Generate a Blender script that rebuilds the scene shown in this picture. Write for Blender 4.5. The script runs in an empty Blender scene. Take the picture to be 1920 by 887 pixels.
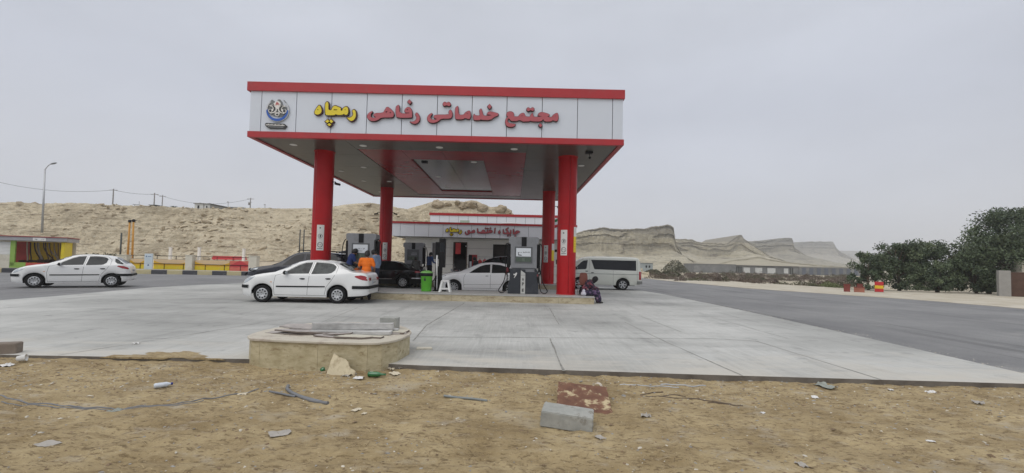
import bpy, bmesh, math, random
from mathutils import Vector, Matrix, noise
from mathutils.geometry import tessellate_polygon
R = math.radians
PI = math.pi
C = bpy.context.scene.collection
S = bpy.context.scene

# ------------------------------------------------------------------ camera
FOC = 850.0; CXP = 960.0; CYP = 456.8; HC = 1.5
PITCH = math.atan(35.2 / FOC); ROLL = R(1.3)
cd = bpy.data.cameras.new("camera"); cam = bpy.data.objects.new("camera", cd); C.objects.link(cam)
cd.sensor_fit = 'HORIZONTAL'; cd.sensor_width = 36.0; cd.lens = FOC / 1920 * 36
cd.shift_y = (CYP - 443.5) / 1920.0
cd.clip_start = 0.05; cd.clip_end = 6000
cam.matrix_world = Matrix.Translation((0, 0, HC)) @ Matrix.Rotation(PI / 2 + PITCH, 4, 'X') @ Matrix.Rotation(ROLL, 4, 'Z')
S.camera = cam


def ray(u, v):
    x = (u - CXP) / FOC; y = -(v - CYP) / FOC; z = -1
    x, y = x * math.cos(ROLL) - y * math.sin(ROLL), x * math.sin(ROLL) + y * math.cos(ROLL)
    a = PI / 2 + PITCH
    return Vector((x, y * math.cos(a) - z * math.sin(a), y * math.sin(a) + z * math.cos(a)))


def at(u, v, Y):            # survey helper: the point at distance Y seen at a photo position
    d = ray(u, v); t = Y / d.y
    return Vector((d.x * t, Y, HC + d.z * t))


def gz(u, v, z=0.0):        # survey helper: the point at height z seen at a photo position
    d = ray(u, v); t = (z - HC) / d.z
    return Vector((d.x * t, d.y * t, z))


# ------------------------------------------------------------------ world, sun, exposure
SUN_EL, SUN_AZ = R(52), R(-148)      # azimuth from +Y; the veiled sun stands high behind the camera's left shoulder
w = bpy.data.worlds.new("World"); S.world = w; w.use_nodes = True
nt = w.node_tree; nt.nodes.clear()
out = nt.nodes.new('ShaderNodeOutputWorld'); bg = nt.nodes.new('ShaderNodeBackground')
sky = nt.nodes.new('ShaderNodeTexSky'); sky.sky_type = 'NISHITA'; sky.sun_disc = False
sky.sun_elevation = SUN_EL; sky.sun_rotation = SUN_AZ; sky.dust_density = 4.0
tc = nt.nodes.new('ShaderNodeTexCoord'); sep = nt.nodes.new('ShaderNodeSeparateXYZ')
ramp = nt.nodes.new('ShaderNodeValToRGB')
els = ramp.color_ramp.elements
els[0].position = 0.0; els[0].color = (0.54, 0.575, 0.64, 1)
els[1].position = 1.0; els[1].color = (0.98, 1.0, 1.04, 1)
for p, c in ((0.10, (0.585, 0.61, 0.675, 1)), (0.30, (0.555, 0.585, 0.665, 1)), (0.50, (0.60, 0.63, 0.70, 1)), (0.72, (0.92, 0.94, 0.98, 1))):
    e = els.new(p); e.color = c
nz = nt.nodes.new('ShaderNodeTexNoise'); nz.inputs['Scale'].default_value = 1.7; nz.inputs['Detail'].default_value = 5
mp = nt.nodes.new('ShaderNodeMapping'); mp.inputs['Scale'].default_value = (1, 1, 2.6)
mr = nt.nodes.new('ShaderNodeMapRange'); mr.inputs['From Min'].default_value = 0.3; mr.inputs['From Max'].default_value = 0.7
mr.inputs['To Min'].default_value = 9.2; mr.inputs['To Max'].default_value = 11.3
mul = nt.nodes.new('ShaderNodeVectorMath'); mul.operation = 'SCALE'
mix = nt.nodes.new('ShaderNodeMix'); mix.data_type = 'RGBA'; mix.inputs[0].default_value = 0.06
L = nt.links.new
L(tc.outputs['Generated'], sep.inputs[0]); L(sep.outputs['Z'], ramp.inputs['Fac'])
L(tc.outputs['Generated'], mp.inputs['Vector']); L(mp.outputs[0], nz.inputs['Vector']); L(nz.outputs['Fac'], mr.inputs['Value'])
L(ramp.outputs['Color'], mul.inputs[0]); L(mr.outputs['Result'], mul.inputs['Scale'])
L(mul.outputs[0], mix.inputs[6]); L(sky.outputs[0], mix.inputs[7])
L(mix.outputs[2], bg.inputs['Color']); bg.inputs['Strength'].default_value = 0.1
L(bg.outputs[0], out.inputs['Surface'])
sl = bpy.data.lights.new("sun", 'SUN'); sun = bpy.data.objects.new("sun", sl); C.objects.link(sun)
sl.energy = 1.20; sl.angle = R(60); sl.color = (1.0, 0.96, 0.90)
sd = Vector((math.sin(SUN_AZ) * math.cos(SUN_EL), math.cos(SUN_AZ) * math.cos(SUN_EL), math.sin(SUN_EL)))
sun.rotation_euler = sd.to_track_quat('Z', 'Y').to_euler(); sun.location = (0, 0, 30)
S.view_settings.view_transform = 'Standard'; S.view_settings.look = 'None'
S.view_settings.exposure = 0.0; S.view_settings.gamma = 1.0; S.view_settings.use_curve_mapping = False
S.cycles.max_bounces = 8; S.cycles.volume_bounces = 1
try:
    S.cycles.use_denoising = True
except Exception:
    pass

# ------------------------------------------------------------------ materials
MATS = {}


def N(nt, t, **kw):
    n = nt.nodes.new(t)
    for k, v in kw.items():
        if k in n.inputs: n.inputs[k].default_value = v
        else: setattr(n, k, v)
    return n


def pm(name, col, rough=0.6, metal=0.0, var=0.10, scale=3.0, bump=0.0, bscale=30.0, col2=None, coat=0.0, stretch=(1, 1, 1), thr=None, spec=0.5, wear=None, alpha=1.0):
    if name in MATS: return MATS[name]
    m = bpy.data.materials.new(name); m.use_nodes = True; t = m.node_tree; b = t.nodes['Principled BSDF']
    b.inputs['Roughness'].default_value = rough; b.inputs['Metallic'].default_value = metal
    b.inputs['Coat Weight'].default_value = coat; b.inputs['Coat Roughness'].default_value = 0.05
    b.inputs['Specular IOR Level'].default_value = spec
    tc = N(t, 'ShaderNodeTexCoord'); mp = N(t, 'ShaderNodeMapping'); mp.inputs['Scale'].default_value = stretch
    t.links.new(tc.outputs['Object'], mp.inputs['Vector'])
    n1 = N(t, 'ShaderNodeTexNoise', Scale=scale, Detail=6.0, Roughness=0.65)
    t.links.new(mp.outputs[0], n1.inputs['Vector'])
    rp = N(t, 'ShaderNodeValToRGB'); e = rp.color_ramp.elements
    c = Vector(col[:3])
    if col2 is None:
        a = c * (1 - var); d = c * (1 + var)
    else:
        a = c; d = Vector(col2[:3])
    e[0].color = (*a, 1); e[1].color = (*d, 1)
    e[0].position, e[1].position = thr or (0.32, 0.68)
    t.links.new(n1.outputs['Fac'], rp.inputs['Fac'])
    last = rp.outputs['Color']
    if wear:   # (colour, scale, low, high): stains with a shape of their own
        n3 = N(t, 'ShaderNodeTexNoise', Scale=wear[1], Detail=8.0, Roughness=0.7)
        t.links.new(mp.outputs[0], n3.inputs['Vector'])
        r3 = N(t, 'ShaderNodeMapRange'); r3.inputs['From Min'].default_value = wear[2]; r3.inputs['From Max'].default_value = wear[3]
        t.links.new(n3.outputs['Fac'], r3.inputs['Value'])
        mx = N(t, 'ShaderNodeMix', data_type='RGBA'); t.links.new(r3.outputs['Result'], mx.inputs[0])
        t.links.new(last, mx.inputs[6]); mx.inputs[7].default_value = (*wear[0], 1); last = mx.outputs[2]
    t.links.new(last, b.inputs['Base Color'])
    if bump > 0:
        n2 = N(t, 'ShaderNodeTexNoise', Scale=bscale, Detail=8.0, Roughness=0.7); t.links.new(mp.outputs[0], n2.inputs['Vector'])
        bp = N(t, 'ShaderNodeBump', Strength=1.0, Distance=bump); t.links.new(n2.outputs['Fac'], bp.inputs['Height'])
        t.links.new(bp.outputs[0], b.inputs['Normal'])
    MATS[name] = m
    return m


# ------------------------------------------------------------------ mesh builder
def chaikin(p, n=2, closed=False):
    for _ in range(n):
        q = []
        m = len(p)
        rng = range(m) if closed else range(m - 1)
        if not closed: q.append(p[0])
        for i in rng:
            a = p[i]; b = p[(i + 1) % m]
            q.append(tuple(a[k] * .75 + b[k] * .25 for k in range(len(a))))
            q.append(tuple(a[k] * .25 + b[k] * .75 for k in range(len(a))))
        if not closed: q.append(p[-1])
        p = q
    return p


LR = {'side_window', 'headlight', 'tail_light', 'side_moulding', 'side_indicator', 'waist_stripe', 'door_handle_pair'}
LR_OFF = []


class MB:
    def __init__(s):
        s.v = []; s.f = []; s.m = []; s.sm = []

    def add(s, vs, fs, mi=0, smooth=False):
        o = len(s.v); s.v += [tuple(a) for a in vs]
        for f in fs:
            s.f.append(tuple(i + o for i in f)); s.m.append(mi); s.sm.append(smooth)
        return s

    def box(s, c, d, rz=0, mi=0, rx=0, ry=0, ch=0.0):
        x, y, z = d[0] / 2, d[1] / 2, d[2] / 2
        M = Matrix.Translation(c) @ Matrix.Rotation(rz, 4, 'Z') @ Matrix.Rotation(ry, 4, 'Y') @ Matrix.Rotation(rx, 4, 'X')
        if ch <= 0:
            vs = [M @ Vector((a, b, e)) for a in (-x, x) for b in (-y, y) for e in (-z, z)]
            s.add(vs, [(0, 1, 3, 2), (4, 6, 7, 5), (0, 4, 5, 1), (2, 3, 7, 6), (0, 2, 6, 4), (1, 5, 7, 3)], mi)
        else:
            bm = bmesh.new(); bmesh.ops.create_cube(bm, size=1)
            bmesh.ops.scale(bm, vec=d, verts=bm.verts)
            bmesh.ops.bevel(bm, geom=bm.edges[:], offset=ch, segments=2, affect='EDGES', profile=0.5)
            bm.verts.index_update()
            s.add([M @ v.co for v in bm.verts], [[v.index for v in f.verts] for f in bm.faces], mi)
            bm.free()
        return s

    def bx(s, x0, x1, y0, y1, z0, z1, mi=0, ch=0.0):
        return s.box(((x0 + x1) / 2, (y0 + y1) / 2, (z0 + z1) / 2), (x1 - x0, y1 - y0, z1 - z0), mi=mi, ch=ch)

    def tube(s, pts, r, n=8, mi=0, cap=True, smooth=True):
        pts = [Vector(p) for p in pts]; rs = r if isinstance(r, (list, tuple)) else [r] * len(pts)
        vs = []; up = None
        for i, p in enumerate(pts):
            d = (pts[min(i + 1, len(pts) - 1)] - pts[max(i - 1, 0)]).normalized()
            if up is None: up = Vector((0, 0, 1)) if abs(d.z) < .9 else Vector((1, 0, 0))
            a = d.cross(up).normalized(); b = a.cross(d).normalized(); up = b
            for k in range(n):
                t = 2 * PI * k / n
                vs.append(p + (a * math.cos(t) + b * math.sin(t)) * rs[i])
        fs = [(i * n + k, i * n + (k + 1) % n, (i + 1) * n + (k + 1) % n, (i + 1) * n + k) for i in range(len(pts) - 1) for k in range(n)]
        s.add(vs, fs, mi, smooth)
        if cap:
            o = len(s.v) - len(vs)
            s.f.append(tuple(o + k for k in range(n - 1, -1, -1))); s.m.append(mi); s.sm.append(False)
            s.f.append(tuple(o + (len(pts) - 1) * n + k for k in range(n))); s.m.append(mi); s.sm.append(False)
        return s

    def lathe(s, prof, n=24, M=None, mi=0, smooth=True, cap=False):
        M = M or Matrix.Identity(4); vs = []
        for (r, z) in prof:
            for k in range(n):
                t = 2 * PI * k / n; vs.append(M @ Vector((r * math.cos(t), r * math.sin(t), z)))
        fs = [(i * n + k, i * n + (k + 1) % n, (i + 1) * n + (k + 1) % n, (i + 1) * n + k) for i in range(len(prof) - 1) for k in range(n)]
        o = len(s.v); s.add(vs, fs, mi, smooth)
        if cap:
            s.f.append(tuple(o + k for k in range(n - 1, -1, -1))); s.m.append(mi); s.sm.append(False)
            s.f.append(tuple(o + (len(prof) - 1) * n + k for k in range(n))); s.m.append(mi); s.sm.append(False)
        return s

    def ball(s, c, r, n=12, mi=0, rot=None):
        if not isinstance(r, (list, tuple)): r = (r, r, r)
        M = Matrix.Translation(c) @ (rot.to_4x4() if rot else Matrix.Identity(4)) @ Matrix.Diagonal((*r, 1))
        m = n // 2 + 1
        prof = [(max(1e-3, math.sin(PI * i / m)), -math.cos(PI * i / m)) for i in range(m + 1)]
        return s.lathe(prof, n, M, mi)

    def prism(s, poly, f, d0, d1, mi=0, holes=(), side_mi=None, back=True):
        """polygon (a,b) mapped by f(a,b,d): front at d1, back at d0"""
        loops = [list(poly)] + [list(h) for h in holes]
        flat = [p for l in loops for p in l]
        tri = tessellate_polygon([[Vector((p[0], p[1], 0)) for p in l] for l in loops])
        n = len(flat)
        vs = [f(p[0], p[1], d1) for p in flat] + [f(p[0], p[1], d0) for p in flat]
        fs = []
        o = len(s.v); s.v += [tuple(v) for v in vs]
        def sa(i): return flat[i]
        for t in tri:
            a, b, c = (flat[i] for i in t)
            if (b[0] - a[0]) * (c[1] - a[1]) - (b[1] - a[1]) * (c[0] - a[0]) < 0: t = t[::-1]
            s.f.append(tuple(o + i for i in t)); s.m.append(mi); s.sm.append(False)
            if back: s.f.append(tuple(o + n + i for i in t[::-1])); s.m.append(mi); s.sm.append(False)
        k0 = 0
        for li, l in enumerate(loops):
            m = len(l)
            area = sum(l[i][0] * l[(i + 1) % m][1] - l[(i + 1) % m][0] * l[i][1] for i in range(m))
            fl = (area < 0) != (li > 0)
            for i in range(m):
                a, b = k0 + i, k0 + (i + 1) % m
                q = (o + a, o + n + a, o + n + b, o + b)
                if fl: q = q[::-1]
                s.f.append(q); s.m.append(mi if side_mi is None else side_mi); s.sm.append(False)
            k0 += m
        return s

    def grid(s, P, mi=0, smooth=True, flip=False):
        nr, nc = len(P), len(P[0])
        vs = [p for row in P for p in row]
        fs = []
        for i in range(nr - 1):
            for j in range(nc - 1):
                q = (i * nc + j, i * nc + j + 1, (i + 1) * nc + j + 1, (i + 1) * nc + j)
                fs.append(q[::-1] if flip else q)
        return s.add(vs, fs, mi, smooth)

    def build(s, name, mats, parent=None, recalc=False, bevel=0.0, **props):
        if name in LR:                       # left and right of a vehicle are parts of their own
            r = None
            for sd in (-1, 1):
                m2 = MB(); mp_ = {}
                for f, mi, sm in zip(s.f, s.m, s.sm):
                    if sum(s.v[i][1] for i in f) * sd <= 0: continue
                    q = []
                    for i in f:
                        if i not in mp_: mp_[i] = len(m2.v); m2.v.append(s.v[i])
                        q.append(mp_[i])
                    m2.f.append(tuple(q)); m2.m.append(mi); m2.sm.append(sm)
                if m2.f:
                    LR_OFF.append(name); LR.discard(name)
                    r = m2.build(name, mats, parent, recalc, bevel, **props)
                    LR.add(name)
            return r
        me = bpy.data.meshes.new(name); me.from_pydata(s.v, [], s.f)
        if not isinstance(mats, (list, tuple)): mats = [mats]
        for m in mats: me.materials.append(m)
        me.polygons.foreach_set('material_index', s.m); me.polygons.foreach_set('use_smooth', s.sm)
        me.update()
        if recalc:
            bm = bmesh.new(); bm.from_mesh(me); bmesh.ops.recalc_face_normals(bm, faces=bm.faces); bm.to_mesh(me); bm.free()
        o = bpy.data.objects.new(name, me); C.objects.link(o)
        if parent: o.parent = parent
        if bevel > 0:
            md = o.modifiers.new('bevel', 'BEVEL'); md.width = bevel; md.segments = 2; md.limit_method = 'ANGLE'
        for k, v in props.items(): o[k] = v
        return o


def thing(name, label, cat, loc=(0, 0, 0), rz=0, group=None):
    o = bpy.data.objects.new(name, None); C.objects.link(o); o.location = loc; o.rotation_euler = (0, 0, rz)
    o.empty_display_size = .2
    o['label'] = label; o['category'] = cat
    if group: o['group'] = group
    return o


def tag(o, label, cat, group=None, kind=None):
    o['label'] = label; o['category'] = cat
    if group: o['group'] = group
    if kind: o['kind'] = kind
    return o


def offset_poly(p, d):
    m = len(p); area = sum(p[i][0] * p[(i + 1) % m][1] - p[(i + 1) % m][0] * p[i][1] for i in range(m))
    sgn = 1 if area > 0 else -1; r = []
    for i in range(m):
        a = Vector(p[i - 1]); b = Vector(p[i]); c = Vector(p[(i + 1) % m])
        e1 = (b - a); e2 = (c - b)
        if e1.length < 1e-6 or e2.length < 1e-6: r.append(tuple(b)); continue
        e1.normalize(); e2.normalize()
        n1 = Vector((e1.y, -e1.x)) * sgn; n2 = Vector((e2.y, -e2.x)) * sgn
        nn = n1 + n2
        if nn.length < 1e-3: nn = n1
        nn.normalize(); k = d / max(.5, nn.dot(n1)); r.append(tuple(b + nn * k))
    return r


def fbm(x, y, z=0.0, o=4, s=1.0):
    v = 0; a = 1; t = 0
    for i in range(o):
        v += a * noise.noise(Vector((x * s, y * s, z + i * 7.3))); t += a; a *= .5; s *= 2.03
    return v / t


# shared materials
M_red = pm('red_cladding', (0.42, 0.010, 0.014), .40, 0, .10, 1.2, spec=.22, coat=.06, bump=.0006, bscale=1.5)
M_redtrim = pm('red_trim', (0.37, 0.016, 0.021), .45, 0, .07, 2.0, wear=((0.30, .045, .045), 3.0, .55, .75))
M_dkred = pm('dark_red_edge', (0.12, 0.012, 0.016), .5)
M_panel = pm('silver_panel', (0.60, 0.635, 0.69), .42, .05, .025, .5, bump=.0008, bscale=.9)
M_seam = pm('seam_shadow_gap', (0.03, 0.03, 0.032), .8)
M_black = pm('black_plastic', (0.010, 0.010, 0.011), .5, spec=.18)
M_rubber = pm('rubber', (0.016, 0.016, 0.017), .85, var=.2, scale=8, spec=.15)
M_white = pm('white_plastic', (0.74, 0.74, 0.72), .45, var=.04)
M_steel = pm('galvanised_steel', (0.42, 0.43, 0.44), .45, .6, .12, 4)
M_cream = pm('cream_plaster', (0.62, 0.59, 0.50), .85, var=.08, scale=1.5, wear=((.42, .38, .30), 1.1, .5, .75), bump=.002, bscale=40)

# ================================================================== GROUND
def sheet(name, poly, z0, z1, mats, **props):
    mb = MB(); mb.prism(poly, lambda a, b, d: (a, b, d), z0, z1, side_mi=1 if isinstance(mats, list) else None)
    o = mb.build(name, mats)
    o['kind'] = 'structure'
    return o


M_sand = pm('pale_desert_sand', (0.36, 0.31, 0.22), .95, var=.1, col2=(0.50, 0.44, 0.34), scale=.12, bump=.02, bscale=1.2, wear=((.30, .27, .20), .7, .5, .72))
mb = MB(); g = [-3000, -600, -150, -40, 0, 40, 150, 600, 3000]
mb.grid([[(x, y, -.16) for x in g] for y in [-60, 0, 40, 100, 300, 900, 3500]], smooth=False)
mb.build('ground', M_sand)['kind'] = 'structure'


def asphalt_mat():
    m = pm('worn_asphalt', (0.150, 0.150, 0.154), .85, col2=(0.235, 0.234, 0.232), scale=.30, bump=.004, bscale=70, wear=((.29, .285, .27), .9, .56, .80))
    t = m.node_tree; b = t.nodes['Principled BSDF']
    lk = b.inputs['Base Color'].links[0]; src = lk.from_socket
    tc = N(t, 'ShaderNodeTexCoord')
    n = N(t, 'ShaderNodeTexNoise', Scale=55.0, Detail=3.0, Roughness=.8); t.links.new(tc.outputs['Object'], n.inputs['Vector'])
    r = N(t, 'ShaderNodeMapRange'); r.inputs['From Min'].default_value = .35; r.inputs['From Max'].default_value = .7
    r.inputs['To Min'].default_value = .78; r.inputs['To Max'].default_value = 1.22; t.links.new(n.outputs['Fac'], r.inputs['Value'])
    v = N(t, 'ShaderNodeVectorMath', operation='SCALE'); t.links.new(src, v.inputs[0]); t.links.new(r.outputs[0], v.inputs['Scale'])
    # long dark tyre marks
    mp = N(t, 'ShaderNodeMapping'); mp.inputs['Rotation'].default_value = (0, 0, R(-62)); mp.inputs['Scale'].default_value = (.9, .05, 1)
    n2 = N(t, 'ShaderNodeTexNoise', Scale=2.0, Detail=5.0); t.links.new(tc.outputs['Object'], mp.inputs[0]); t.links.new(mp.outputs[0], n2.inputs['Vector'])
    r2 = N(t, 'ShaderNodeMapRange'); r2.inputs['From Min'].default_value = .56; r2.inputs['From Max'].default_value = .66
    r2.inputs['To Min'].default_value = 1.0; r2.inputs['To Max'].default_value = .72; t.links.new(n2.outputs['Fac'], r2.inputs['Value'])
    v2 = N(t, 'ShaderNodeVectorMath', operation='SCALE'); t.links.new(v.outputs[0], v2.inputs[0]); t.links.new(r2.outputs[0], v2.inputs['Scale'])
    t.links.new(v2.outputs[0], b.inputs['Base Color'])
    return m


M_asph = asphalt_mat()
sheet('road', [(-70, 6.8), (-16.0, 6.8), (-16.0, 7.4), (7.0, 7.4), (7.0, 6.45), (7.8, 6.2), (30, 5.9), (23.5, 12), (22.2, 19.0), (21.9, 24), (20.0, 27.6), (17.2, 33), (15.6, 47), (15.6, 62), (10, 66), (-14, 60),
               (-16, 37.2), (-21.2, 35.57), (-28.4, 34.7), (-35.2, 31.8), (-50, 25), (-70, 15)], -.3, -.012, M_asph)


def concrete_mat():
    m = pm('brushed_concrete', (0.355, 0.357, 0.338), .80, col2=(0.470, 0.470, 0.448), scale=.28, thr=(.30, .62), bump=.0025, bscale=24)
    t = m.node_tree; b = t.nodes['Principled BSDF']; src = b.inputs['Base Color'].links[0].from_socket
    tc = N(t, 'ShaderNodeTexCoord')
    def layer(src, scale, stretch, rot, lo, hi, a, c, detail=6, rough=.7):
        mp = N(t, 'ShaderNodeMapping'); mp.inputs['Scale'].default_value = stretch; mp.inputs['Rotation'].default_value = (0, 0, R(rot))
        n = N(t, 'ShaderNodeTexNoise', Scale=scale, Detail=float(detail), Roughness=rough)
        t.links.new(tc.outputs['Object'], mp.inputs[0]); t.links.new(mp.outputs[0], n.inputs['Vector'])
        r = N(t, 'ShaderNodeMapRange'); r.inputs['From Min'].default_value = lo; r.inputs['From Max'].default_value = hi
        r.inputs['To Min'].default_value = a; r.inputs['To Max'].default_value = c; t.links.new(n.outputs['Fac'], r.inputs['Value'])
        v = N(t, 'ShaderNodeVectorMath', operation='SCALE'); t.links.new(src, v.inputs[0]); t.links.new(r.outputs[0], v.inputs['Scale'])
        return v.outputs[0]
    src = layer(src, 8, (.25, 2.6, 1), 3, .35, .65, .93, 1.05)          # trowel strokes across
    src = layer(src, 9, (3.2, .10, 1), -4, .46, .66, .97, 1.12)          # pale scratches along the lane
    src = layer(src, 2.0, (1, 1, 1), 0, .58, .64, 1.0, .80)             # damp / oil blots
    src = layer(src, .9, (.5, 1.7, 1), 12, .50, .66, 1.0, .84)
    src = layer(src, .16, (1, 1.5, 1), 0, .44, .60, 1.05, .80, 3, .5)
    src = layer(src, 1.6, (1.6, .18, 1), -3, .54, .66, 1.0, .82)
    src = layer(src, 5.0, (1, 1, 1), 0, .66, .70, 1.0, .66)
    src = layer(src, 3.5, (.25, 2.6, 1), 5, .60, .72, 1.0, .84)
    src = layer(src, 60, (1, 1, 1), 0, .3, .7, .94, 1.06, 3)
    # dust blown onto the front strip (its own place, y < 8)
    sp = N(t, 'ShaderNodeSeparateXYZ'); t.links.new(tc.outputs['Object'], sp.inputs[0])
    n = N(t, 'ShaderNodeTexNoise', Scale=1.6, Detail=8.0, Roughness=.7); mp = N(t, 'ShaderNodeMapping'); mp.inputs['Scale'].default_value = (.5, 1.4, 1)
    t.links.new(tc.outputs['Object'], mp.inputs[0]); t.links.new(mp.outputs[0], n.inputs['Vector'])
    a = N(t, 'ShaderNodeMapRange'); a.inputs['From Min'].default_value = 10.5; a.inputs['From Max'].default_value = 6.3
    a.inputs['To Min'].default_value = -.35; a.inputs['To Max'].default_value = .22; t.links.new(sp.outputs['Y'], a.inputs['Value'])
    ad = N(t, 'ShaderNodeMath', operation='ADD'); t.links.new(a.outputs[0], ad.inputs[0]); t.links.new(n.outputs['Fac'], ad.inputs[1])
    r = N(t, 'ShaderNodeMapRange'); r.inputs['From Min'].default_value = .50; r.inputs['From Max'].default_value = .86; t.links.new(ad.outputs[0], r.inputs['Value'])
    mx = N(t, 'ShaderNodeMix', data_type='RGBA'); t.links.new(r.outputs[0], mx.inputs[0]); t.links.new(src, mx.inputs[6]); mx.inputs[7].default_value = (.50, .47, .41, 1)
    t.links.new(mx.outputs[2], b.inputs['Base Color'])
    return m


M_conc = concrete_mat()
random.seed(3)
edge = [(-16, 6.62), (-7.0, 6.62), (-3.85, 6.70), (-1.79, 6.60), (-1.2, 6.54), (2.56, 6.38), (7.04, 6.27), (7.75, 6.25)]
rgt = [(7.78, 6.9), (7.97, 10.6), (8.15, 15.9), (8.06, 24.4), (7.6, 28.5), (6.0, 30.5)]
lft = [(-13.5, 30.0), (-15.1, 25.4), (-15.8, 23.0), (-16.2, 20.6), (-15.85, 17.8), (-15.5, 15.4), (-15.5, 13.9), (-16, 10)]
slab = sheet('forecourt_slab', edge + rgt + lft, -.15, 0.0, [M_conc, pm('slab_edge_dark', (.10, .085, .07), .95, col2=(.19, .17, .145), scale=3, bump=.004)])  # side faces of the slab get a darker brown than its top
# joints cut in the slab
M_joint = pm('joint_dirt', (0.235, 0.23, 0.21), .95, var=.35, scale=6)
mb = MB()


def strip(mb, pts, wd, z, jit=.0025, brk=0):
    P = []
    for (a, b) in zip(pts[:-1], pts[1:]):
        n = max(2, int(math.dist(a, b) / .15))
        for i in range(n): P.append((a[0] + (b[0] - a[0]) * i / n, a[1] + (b[1] - a[1]) * i / n))
    P.append(pts[-1]); rows = []
    for i, p in enumerate(P):
        q = P[min(i + 1, len(P) - 1)]; o = P[max(i - 1, 0)]
        d = Vector((q[0] - o[0], q[1] - o[1])).normalized(); nn = Vector((-d.y, d.x))
        k = wd * (.5 + .35 * noise.noise(Vector((p[0] * 3, p[1] * 3, 1)))); sh = jit * noise.noise(Vector((p[0] * 2, p[1] * 2, 9))) * 4
        rows.append([(p[0] + nn.x * (sh - k), p[1] + nn.y * (sh - k), z), (p[0] + nn.x * (sh + k), p[1] + nn.y * (sh + k), z)])
    mb.grid(rows, smooth=False, flip=True)


for pts, wd in (([(.76, 6.40), (.80, 9.1)], .030), ([(3.24, 6.34), (3.08, 9.1), (3.0, 12.0)], .018), ([(5.13, 6.30), (5.05, 9.4)], .02),
                ([(-1.66, 16.4), (-1.93, 10.6), (-1.80, 8.5)], .028), ([(-1.8, 8.95), (.8, 9.2), (4.2, 9.55), (5.1, 9.35)], .022),
                ([(-6.56, 6.66), (-6.05, 8.6), (-5.4, 11.5)], .016), ([(3.9, 10.4), (3.84, 13.4)], .02), ([(5.97, 9.8), (6.0, 13.6)], .015),
                ([(1.2, 11.2), (1.3, 15.2)], .022), ([(-4.3, 9.5), (-4.7, 14.0)], .018)):
    strip(mb, pts, wd, .003)
jo = mb.build('joint', M_joint, slab)


# foreground dirt, a modelled surface
def dirt_h(x, y):
    h = -.075 + .030 * fbm(x, y, 1, 5, .9) + .030 * fbm(x, y, 4, 4, 2.6) + .022 * fbm(x, y, 8, 3, 8) - .018 * abs(noise.noise(Vector((x * 3.3, y * 4.6, 5))))
    h += .05 * max(0, -x - 2.5) * .12 * (1 + .5 * noise.noise(Vector((x, y, 3))))
    if y > 5.6: h += (y - 5.6) * .015
    h -= .012 * max(0, 3 - y)
    e = math.hypot((x + 2.9) / 1.5, (y - 6.2) / .5)         # hollow before the planter
    if e < 1: h -= .02 * (1 - e)
    # tyre tracks with cleats
    for (cx, cy, ang, ln) in ((-1.4, 3.66, 2, 2.2), (.35, 3.78, -19, 1.2), (.45, 3.55, -21, 1.1)):
        a = R(ang); u = (x - cx) * math.cos(a) + (y - cy) * math.sin(a); v = -(x - cx) * math.sin(a) + (y - cy) * math.cos(a)
        if abs(u) < ln and abs(v) < .16:
            k = (1 - (v / .16) ** 2) * min(1, (ln - abs(u)) * 4)
            h -= k * (.010 + .010 * (math.sin(v * 2 * PI / .05) > 0))
    return min(h, -.012) if y > 5.9 else h


def dirt_mat():
    m = pm('foreground_dirt', (0.245, 0.178, 0.086), .97, col2=(0.430, 0.338, 0.190), scale=1.3, thr=(.33, .66), bump=.022, bscale=16)
    t = m.node_tree; b = t.nodes['Principled BSDF']; src = b.inputs['Base Color'].links[0].from_socket
    tc = N(t, 'ShaderNodeTexCoord')
    for (sc, st, lo, hi, col) in ((3.2, (1, 1.8, 1), .52, .66, (.20, .142, .068)), (9.0, (1, 2.4, 1), .54, .63, (.135, .092, .043)), (2.4, (1, 1.5, 1), .57, .72, (.43, .375, .29)),
                                  (18.0, (1, 1.9, 1), .57, .64, (.11, .072, .034)), (30.0, (1, 1.4, 1), .60, .68, (.50, .41, .26)), (38.0, (1, 1, 1), .68, .75, (.50, .45, .36)), (.75, (1, 1.3, 1), .57, .70, (.40, .35, .26))):
        mp = N(t, 'ShaderNodeMapping'); mp.inputs['Scale'].default_value = st; mp.inputs['Location'].default_value = (sc, 2 * sc, 0)
        n = N(t, 'ShaderNodeTexNoise', Scale=sc, Detail=7.0, Roughness=.68); t.links.new(tc.outputs['Object'], mp.inputs[0]); t.links.new(mp.outputs[0], n.inputs['Vector'])
        r = N(t, 'ShaderNodeMapRange'); r.inputs['From Min'].default_value = lo; r.inputs['From Max'].default_value = hi
        r.inputs['To Max'].default_value = .8; t.links.new(n.outputs['Fac'], r.inputs['Value'])
        mx = N(t, 'ShaderNodeMix', data_type='RGBA'); t.links.new(r.outputs[0], mx.inputs[0]); t.links.new(src, mx.inputs[6]); mx.inputs[7].default_value = (*col, 1); src = mx.outputs[2]
    t.links.new(src, b.inputs['Base Color'])
    return m


M_dirt = dirt_mat()
rows = []
y = 1.2
while y < 6.75:
    rows.append([(x, y, dirt_h(x, y)) for x in [(-11 + i * .035 * (1)) for i in range(629)]]); y += .035
mb = MB(); mb.grid(rows); mb.build('dirt_ground', M_dirt)['kind'] = 'structure'
mb = MB(); mb.grid([[(x, y, -.10) for x in (-40, -10.95)] for y in (-8, 6.6)], smooth=False); mb.grid([[(x, y, -.13) for x in (-40, 40)] for y in (-8, 1.25)], smooth=False)
mb.grid([[(x, y, -.10) for x in (10.95, 40)] for y in (-8, 6.0)], smooth=False)
mb.build('dirt_verge', M_dirt)['kind'] = 'structure'

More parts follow.
